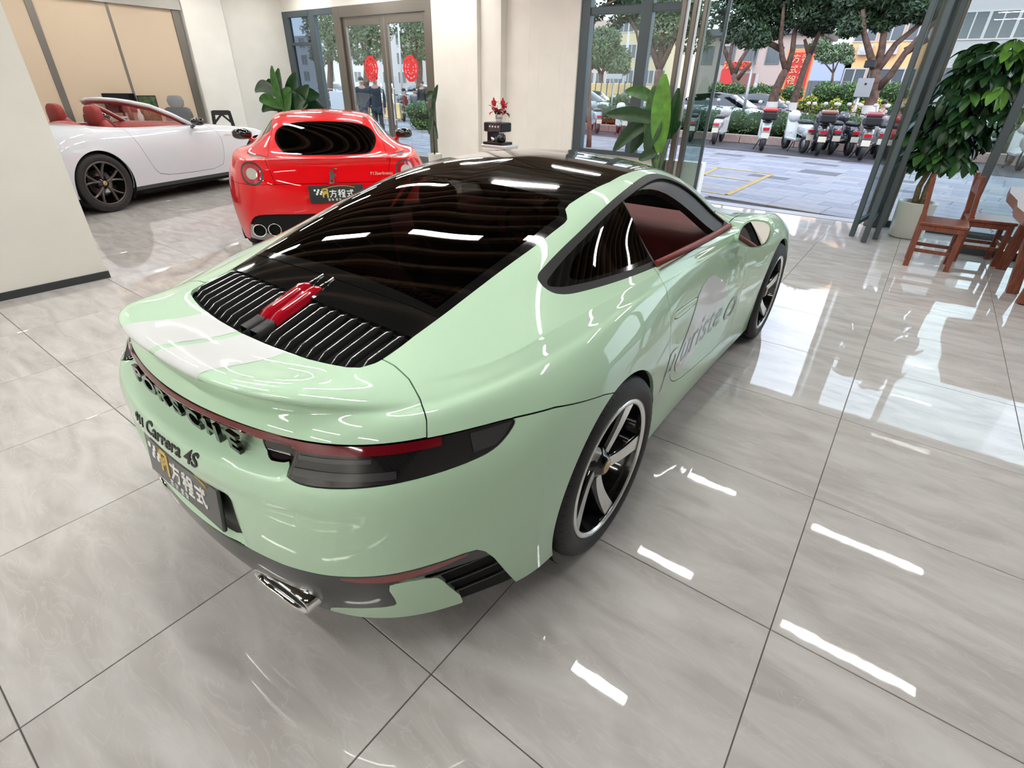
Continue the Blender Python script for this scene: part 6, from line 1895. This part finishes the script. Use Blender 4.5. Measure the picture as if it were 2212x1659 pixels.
building('tower_block', 'yellowish tower block beyond the shop window', a, b_, 60, 12, 8, mat('yellow_render', (.60, .50, .30), rough=.8), 5, 4, 2, 2.4, 1.2, 1.2)
a, b_ = span(1200, 1330, 170, 70)
building('tower_block', 'low tan block behind the rounded green tree', a, b_, 70, 9, 8, M_pink, 6, 3, 2, 2.4, 1.2, 1.2)
a, b_ = span(560, 960, 170, 60)
building('apartment_block', 'long pale block beyond the glass double door', a, b_, 60, 8, 8, M_greyb, 14, 3, 1.5, 2.4, 1.6, 1.4)

# ---- lamp post, sign post, fences
def post(label, name, cat, px0, py0, px1, py1, Y, r, m, extra=None):
    A = pt(px0, py0, Y); B = pt(px1, py1, Y)
    t = thing(name, label, cat, (A.x, Y, 0))
    MB().tube([(0, 0, 0), (B.x - A.x, 0, B.z)], [r, r * .8], 10).build('pole', m, t)
    MB().bbox(-r * 2.2, r * 2.2, -r * 2.2, r * 2.2, -.02, .05, .01).build('base_plate', m, t)
    return t, A, B
M_galv = mat('galvanised', (.42, .42, .44), rough=.35, metal=.6)
t, A, B = post('grey lamp post with a small camera in front of the pink-beige house', 'lamp_post', 'lamp post', 1607, 238, 1634, 103, 21.2, .055, M_galv)
mb = MB(); c = pt(1630, 178, 21.2) - Vector((A.x, 21.2, 0)); mb.bbox(c.x - .0, c.x + .12, -.05, .05, c.z - .05, c.z + .25, .02)
b_ = blob(.07, .07, .09, (c.x + .06, -.02, c.z - .1)); mb.add(b_.v, b_.f, True); mb.build('camera', M_ac, t)
t, A, B = post('grey sign post with a square plate left of the forked tree', 'sign_post', 'sign', 1846, 250, 1864, 178, 20.2, .05, M_galv)
c = pt(1866, 191, 20.2) - Vector((A.x, 20.2, 0))
MB().bbox(c.x - .22, c.x + .22, -.07, -.05, c.z - .24, c.z + .28, .01).build('plate', M_galv, t)
MB().lathe([(0, -.075), (.035, -.075)], 10, 'y', (c.x + .02, 0, c.z + .12)).build('plate_dot', M_plastic, t)
MB().bbox(c.x - .18, c.x + .12, -.15, .0, c.z + .55, c.z + .75, .02).tube([(c.x, -.02, c.z + .1), (c.x, -.05, c.z + .7)], .02, 6).build('camera', M_plastic, t)
t, A, B = post('white street lamp pole behind the shop window', 'lamp_post', 'lamp post', 1352, 180, 1358, 70, 34, .09, M_ac)
t, A, B = post('thin white pole outside the right leaf of the glass door', 'lamp_post', 'lamp post', 866, 175, 858, 20, 22, .06, M_ac)
MB().tube([(B.x - A.x, 0, B.z), (B.x - A.x + .8, 0, B.z + .4)], .03, 6).build('arm', M_ac, t)
M_hoard = mat('yellow_hoarding', (.78, .55, .24), rough=.7, noise=.2, nscale=1)
A = pt(1262, 205, 27); B = pt(1378, 175, 27)
t = thing('hoarding', 'long yellow hoarding with dark posts beyond the shop window', 'fence', (A.x, 27, 0))
nb = 9
for k in range(nb):
    w_ = (B.x - A.x) / nb
    MB().bbox(w_ * k + .02, w_ * (k + 1) - .02, -.04, .04, .35, 1.75, .01).build('panel', M_hoard, t)
    MB().bbox(w_ * k - .03, w_ * k + .03, -.06, .06, 0, 1.85, .01).build('post', M_slate, t)
t, A, B = post('grey direction board on a post in front of the yellow hoarding', 'direction_sign', 'sign', 1322, 215, 1327, 170, 22, .03, M_galv)
c = B - Vector((A.x, 22, 0)); MB().bbox(c.x - .38, c.x + .38, -.04, -.01, c.z - .02, c.z + .18, .01).build('plate', M_galv, t)
def fence(label, A, B, Y, h, n, m, z0=0):
    t = thing('fence', label, 'fence', (A, Y, 0))
    L_ = B - A
    for k in range(n + 1): MB().bbox(L_ * k / n - .03, L_ * k / n + .03, -.03, .03, 0, h, .005).build('post', m, t)
    for z in (.25, .55, .85, 1.0): MB().bbox(0, L_, -.012, .012, h * z - .03, h * z, .004).build('rail', m, t)
fence('grey rail fence beyond the glass double door', pt(700, 205, 19).x, pt(940, 205, 19).x, 19, 1.2, 8, M_galv)
t = thing('barrier', 'yellow low barrier behind the guard outside the door', 'barrier', (pt(815, 190, 17).x, 17, 0))
for k in range(5): MB().bbox(-1.4 + k * .6, -.9 + k * .6, -.1, .1, .1, .75, .03).build('block', M_hoard, t)
t = thing('notice_board', 'pale blue-grey board standing in the side light left of the door', 'board', (pt(730, 220, 12).x, 12, 0))
MB().bbox(-.42, .42, -.03, .03, .15, 1.25, .01).build('panel', mat('board_bluegrey', (.40, .43, .48), rough=.4), t)
MB().bbox(-.38, -.32, -.05, .05, 0, .2, .01).bbox(.32, .38, -.05, .05, 0, .2, .01).build('foot', M_galv, t)

# ---- scooters and parked cars
def scooter(x, y, rz, body_c, label, box_c=None, sz=1.0, grp='scooters parked along the hedge', seatc=None, light=True):
    t = thing('scooter', label, 'scooter', (x, y, 0), rz, grp)
    m = mat('scooter_paint', body_c, rough=.25, coat=1)
    for yy in (-.62, .62):
        w_ = MB().lathe([(.14, -.05), (.20, -.06), (.245, -.035), (.245, .035), (.20, .06), (.14, .05)], 20, 'x', (0, yy, .245)).build('wheel', M_tyre, t)
        MB().lathe([(.0, -.03), (.14, -.035), (.14, .035), (0, .03)], 16, 'x', (0, yy, .245)).build('hub', M_galv, w_)
    mb = MB()
    for (c, r) in (((0, -.42, .62), (.15, .40, .17)), ((0, -.60, .55), (.13, .22, .14))):
        b_ = blob(*r, c, 2.6, 8, 12); mb.add(b_.v, b_.f, True)
    mb.bbox(-.14, .14, -.25, .42, .28, .36, .02)
    mb.bar((0, .40, .32), (0, .52, .95), .34, .06, (0, 1, 0))
    b_ = blob(.17, .14, .16, (0, .50, .92), 2.6, 8, 12); mb.add(b_.v, b_.f, True)
    b_ = blob(.08, .24, .08, (0, .62, .48), 2.4, 8, 12); mb.add(b_.v, b_.f, True)
    mb.build('body', m, t)
    b_ = blob(.14, .38, .065, (0, -.34, .80), 2.8, 8, 12); b_.build('seat', M_plastic, t)
    MB().bar((0, .52, .30), (0, .62, .25), .05, .05).tube([(-.33, .40, 1.08), (-.12, .50, 1.04), (.12, .50, 1.04), (.33, .40, 1.08)], .016, 6).build('handlebar', M_plastic, t)
    for sx in (-1, 1):
        MB().tube([(sx * .24, .44, 1.06), (sx * .30, .46, 1.24)], .006, 5).build('mirror_stalk', M_plastic, t)
        b_ = blob(.065, .015, .045, (sx * .31, .46, 1.27), 2.2, 6, 10); b_.build('mirror', M_ac, t)
    MB().bbox(-.10, .10, -.86, -.84, .36, .50, .004).build('licence_plate', mat('plate_pale', (.75, .68, .55), rough=.5), t)
    MB().bbox(-.09, .09, -.86, -.82, .56, .64, .01).build('tail_light', M_lampred, t)
    MB().bar((-.10, -.10, .26), (-.22, -.12, .0), .025, .025).build('stand', M_plastic, t)
    if box_c:
        mb = MB().bbox(-.21, .21, -.98, -.58, .84, 1.05, .04); mb.build('top_box', M_plastic, t)
        MB().bbox(-.20, .20, -.97, -.59, 1.05, 1.15, .05).build('box_lid', mat('box_lid', box_c, rough=.3, coat=.6), t)
    return t
F0 = lambda px, py: (lambda m_: (m_.x, m_.y))((lambda o_, d_: o_ + d_ * (o_.z / -d_.z))(cam.matrix_world.translation, cam.matrix_world.to_3x3() @ Vector(((px - 1106) / (cam_d.lens / 36 * 2212), -(py - 829.5) / (cam_d.lens / 36 * 2212), -1))))
SC = [((1548, 309), .12, (.45, .43, .42), None, 'white and grey step-through scooter at the left end, beside the glass edge'),
      ((1629, 326), .25, (.55, .56, .56), (.55, .06, .05), 'white scooter with a red-topped box, standing alone'),
      ((1700, 330), .6, (.62, .63, .62), None, 'small white electric bike turned sideways'),
      ((1748, 336), .25, (.035, .035, .04), (.30, .12, .09), 'black scooter with a brown top box'),
      ((1778, 332), .3, (.10, .10, .11), None, 'grey scooter squeezed between two black ones'),
      ((1806, 334), .45, (.02, .02, .028), None, 'black round-tailed scooter without a box'),
      ((1846, 347), .15, (.16, .15, .14), (.30, .06, .07), 'dark grey scooter with maroon top box, nearest the shop'),
      ((1882, 341), .15, (.22, .21, .21), None, 'grey scooter with pale plate right of the maroon box'),
      ((1915, 335), .1, (.50, .02, .03), None, 'red scooter half hidden by the folded glass leaves'),
      ((1262, 262), .8, (.12, .12, .13), None, 'dark scooter at the left of the shop window'),
      ((1285, 278), .9, (.55, .10, .09), None, 'red and black scooter seen low through the shop window'),
      ((1318, 282), .7, (.30, .33, .36), None, 'grey blue scooter seen through the shop window'),
      ((1345, 290), .6, (.62, .62, .60), None, 'white scooter behind the broad-leaved plant'),
      ((1485, 305), .3, (.10, .10, .11), None, 'dark scooter seen through the entrance posts'),
      ((2040, 372), .1, (.08, .08, .09), None, 'black scooter behind the potted tree foliage'),
      ((2170, 345), .1, (.60, .58, .58), (.5, .5, .5), 'white scooter seen right of the potted tree'),
      ((845, 262), .9, (.10, .10, .10), None, 'black motorbike outside the glass door, behind the guard'),
      ((872, 258), 1.0, (.25, .25, .25), None, 'grey motorbike outside the right glass leaf')]
for (q, rz, c_, bx_, lab) in SC:
    x, y = F0(*q)
    y = min(y + .75, 17.85 - .12 * (x + 2)) if q[0] > 1200 else y + .75
    scooter(x, y, rz, c_, lab, bx_)
def far_car(px, py, Y, rz, col_, label):
    c = pt(px, py, Y)
    t = thing('car', label, 'car', (c.x, Y, 0), rz)
    m = mat('far_car_paint', col_, rough=.25, coat=1)
    mb = MB(); G = []
    for x_, zt, wd in ((-2.25, .62, .70), (-2.1, .85, .82), (-1.5, .98, .88), (-.6, 1.0, .90), (.8, .98, .90), (1.6, .86, .88), (2.1, .74, .80), (2.3, .55, .66)):
        G.append([(x_, -wd, .25), (x_, -wd * 1.0, zt - .18), (x_, -wd * .92, zt), (x_, 0, zt + .04), (x_, wd * .92, zt), (x_, wd, zt - .18), (x_, wd, .25)])
    mb.grid(G, flip=True)
    mb.add(G[0], [tuple(range(7))]).add(G[-1], [tuple(range(6, -1, -1))])
    mb.build('body', m, t)
    G = []
    for x_, zt, wd in ((-1.75, .97, .78), (-1.1, 1.40, .66), (-.2, 1.47, .66), (.5, 1.40, .66), (1.25, .97, .76)):
        G.append([(x_, -wd - .03, .95), (x_, -wd, zt - .03), (x_, 0, zt), (x_, wd, zt - .03), (x_, wd + .03, .95)])
    MB().grid(G, flip=True).build('cabin_glass', M_blackgloss, t)
    G2 = [[(x_ * .96, y_ * .93, z_ + .012) for (x_, y_, z_) in r[1:4]] for r in G[1:4]]
    MB().grid(G2, flip=True).build('roof', m, t)
    for x_ in (-1.4, 1.4):
        for s_ in (-1, 1):
            MB().lathe([(0, -.10), (.2, -.11), (.31, -.09), (.33, .0), (.31, .09), (.2, .11), (0, .10)], 20, 'y', (x_, s_ * .80, .33)).build('wheel', M_tyre, t)
    return t
far_car(1560, 222, 23.4, -.06, (.60, .64, .70), 'white parked car beyond the hedge near the lamp post')
far_car(1645, 222, 26.4, -.1, (.14, .07, .08), 'dark maroon parked car behind the left tree trunk')
far_car(1262, 215, 24.5, -.1, (.55, .60, .65), 'pale car at the left edge of the shop window')
far_car(1400, 222, 26.5, -.1, (.45, .46, .48), 'grey car behind the window mullion')
far_car(2210, 240, 24, .05, (.62, .62, .64), 'white van-like car right of the potted tree')
far_car(730, 205, 30, 0, (.4, .42, .45), 'grey car beyond the fence left of the door')
far_car(925, 195, 28, 0, (.55, .55, .55), 'white car beyond the right red paper disc')

# ---- people
M_skin = mat('skin', (.42, .25, .18), rough=.55)
M_uniform = mat('navy_uniform', (.022, .028, .045), rough=.8)
M_hair = mat('hair_black', (.01, .009, .009), rough=.6)
def skinned(name, verts, edges, radii, m, parent, root=0):
    me = bpy.data.meshes.new(name); me.from_pydata(verts, edges, [])
    o = obj(name, me, m, None)
    o.modifiers.new('skin', 'SKIN').use_smooth_shade = True
    for i, r in enumerate(radii): me.skin_vertices[0].data[i].radius = (r, r) if not isinstance(r, tuple) else r
    for i in range(len(verts)): me.skin_vertices[0].data[i].use_root = (i == root)
    sb = o.modifiers.new('sub', 'SUBSURF'); sb.levels = 1; sb.render_levels = 1
    bpy.context.view_layer.update()
    dg = bpy.context.evaluated_depsgraph_get()
    m2 = bpy.data.meshes.new_from_object(o.evaluated_get(dg)); m2.name = name
    bpy.data.objects.remove(o)
    if len(m2.materials) == 0: m2.materials.append(m)
    m2.polygons.foreach_set('use_smooth', [True] * len(m2.polygons))
    return obj(name, m2, m, parent)
def person(x, y, rz, h, label, top, legs, cap=False, sit=False, hairm=None):
    t = thing('person', label, 'person', (x, y, 0), rz)
    k = h / 1.72
    hip = .92 if not sit else .62
    V = [(0, 0, hip), (0, .0, hip + .20), (0, -.01, hip + .40), (0, 0, hip + .50), (0, 0, hip + .58), (0, -.01, hip + .66), (0, -.015, hip + .76)]
    E = [(0, 1), (1, 2), (2, 3), (3, 4), (4, 5), (5, 6)]
    R = [(.155, .11), (.14, .10), (.17, .11), (.12, .085), (.055, .055), (.084, .094), (.074, .086)]
    for s in (-1, 1):
        n0 = len(V)
        V += [(s * .17, 0, hip + .48), (s * .22, .02, hip + .20), (s * .24, -.06, hip - .03), (s * .24, -.09, hip - .10)]
        E += [(3, n0), (n0, n0 + 1), (n0 + 1, n0 + 2), (n0 + 2, n0 + 3)]
        R += [.062, .047, .034, .032]
        for f_ in range(5):
            n1 = len(V); a = (f_ - 2) * .013
            V += [(s * .24 + a * .5, -.10 + a, hip - .14), (s * .235 + a * .5, -.115 + a, hip - (.185 if f_ else .16))]
            E += [(n0 + 3, n1), (n1, n1 + 1)]; R += [.009, .008]
        n0 = len(V)
        if sit: V += [(s * .10, -.02, hip - .02), (s * .15, -.42, hip), (s * .15, -.42, .10), (s * .15, -.56, .05)]
        else: V += [(s * .09, 0, hip - .06), (s * .10, -.01, .48), (s * .10, .02, .09), (s * .11, -.13, .05)]
        E += [(0, n0), (n0, n0 + 1), (n0 + 1, n0 + 2), (n0 + 2, n0 + 3)]
        R += [.095, .06, .042, .038]
    V = [(a * k, b_ * k, c * k) for a, b_, c in V]; R = [tuple(q * k for q in r) if isinstance(r, tuple) else r * k for r in R]
    skinned('body', V, E, R, M_skin, t)
    # clothes a little larger than the body
    J = [V[0], V[1], V[2], V[3], (0, 0, (hip + .565) * k), (0, 0, (hip - .14) * k)]; Re = [tuple(q * 1.2 for q in R[i]) for i in range(4)] + [(.066 * k, .066 * k), (.17 * k, .125 * k)]; Ee = [(0, 1), (1, 2), (2, 3), (3, 4), (0, 5)]
    per = (4 + 10 + 4)
    for s in range(2):
        b0 = 7 + s * per; n0 = len(J)
        J += [V[b0], V[b0 + 1], V[b0 + 2]]; Re += [R[b0] * 1.25, R[b0 + 1] * 1.35, R[b0 + 2] * 1.4]
        Ee += [(3, n0), (n0, n0 + 1), (n0 + 1, n0 + 2)]
    if sit: J.pop(5); Re.pop(5); Ee = [(a_ - (a_ > 5), b2 - (b2 > 5)) for a_, b2 in Ee if b2 != 5]
    skinned('jacket', J, Ee, Re, top, t)
    J = [V[0]]; Re = [tuple(q * 1.12 for q in R[0])]; Ee = []
    for s in range(2):
        b0 = 7 + s * per + 14; n0 = len(J)
        J += [V[b0], V[b0 + 1], V[b0 + 2]]; Re += [R[b0] * 1.18, R[b0 + 1] * 1.3, R[b0 + 2] * 1.5]
        Ee += [(0, n0), (n0, n0 + 1), (n0 + 1, n0 + 2)]
    skinned('trousers', J, Ee, Re, legs, t)
    for s in range(2):
        b0 = 7 + s * per + 14; q = V[b0 + 3]
        blob(.045 * k, .12 * k, .045 * k, (q[0], q[1] + .05 * k, .045 * k), 2.6, 6, 10).build('shoe', M_plastic, t)
    hz_ = (hip + .745) * k
    hb = blob(.090 * k, .104 * k, .078 * k, (0, .020 * k, hz_ + .025 * k), 2.2, 8, 14); hb.build('cap' if cap else 'hair', hairm or M_hair, t)
    f_ = MB()
    for sx in (-1, 1):
        e_ = blob(.012 * k, .008 * k, .007 * k, (sx * .032 * k, -.098 * k, hz_ - .02 * k), 2, 4, 8); f_.add(e_.v, e_.f, True)
    e_ = blob(.028 * k, .006 * k, .006 * k, (0, -.095 * k, hz_ - .085 * k), 2, 4, 8); f_.add(e_.v, e_.f, True)
    f_.build('face_features', M_hair, t)
    e_ = blob(.014 * k, .022 * k, .022 * k, (0, -.102 * k, hz_ - .048 * k), 2, 5, 8); e_.build('nose', M_skin, t)
    return t
def at_head(px, Y): return pt(px, 180, Y).x
x = at_head(810, 10.2)
person(x, 10.2, math.radians(35), 1.72, 'person in dark uniform with shoulder badges standing outside the left glass leaf', M_uniform, M_uniform)
person(at_head(780, 11.3), 11.3, math.radians(60), 1.68, 'person in dark jacket half hidden by the door post', M_uniform, M_uniform)
M_cloth1 = mat('cloth_dark_red', (.20, .03, .03), rough=.8); M_cloth2 = mat('cloth_grey', (.15, .15, .16), rough=.8); M_cloth3 = mat('cloth_beige', (.45, .36, .26), rough=.8)
person(pt(873, 200, 17).x, 17, 2.2, 1.6, 'person in a dark red top sitting outside, behind the right door leaf', M_cloth1, M_cloth2, sit=True)
person(pt(912, 200, 17.5).x, 17.5, .4, 1.62, 'person in black standing near the pale bush outside', M_hair, M_cloth2)
person(pt(889, 210, 18).x, 18.2, .8, 1.6, 'person in grey sitting left of the one in black', M_cloth2, M_cloth2, sit=True)
person(pt(1890, 235, 19.6).x, 22.4, 1.0, 1.6, 'person in beige crouching behind the hedge beside the forked tree', M_cloth3, M_cloth2, sit=True)
person(pt(1673, 235, 22.8).x, 22.8, 1.3, 1.6, 'person in black sitting beside the left tree trunk', M_hair, M_hair, sit=True)
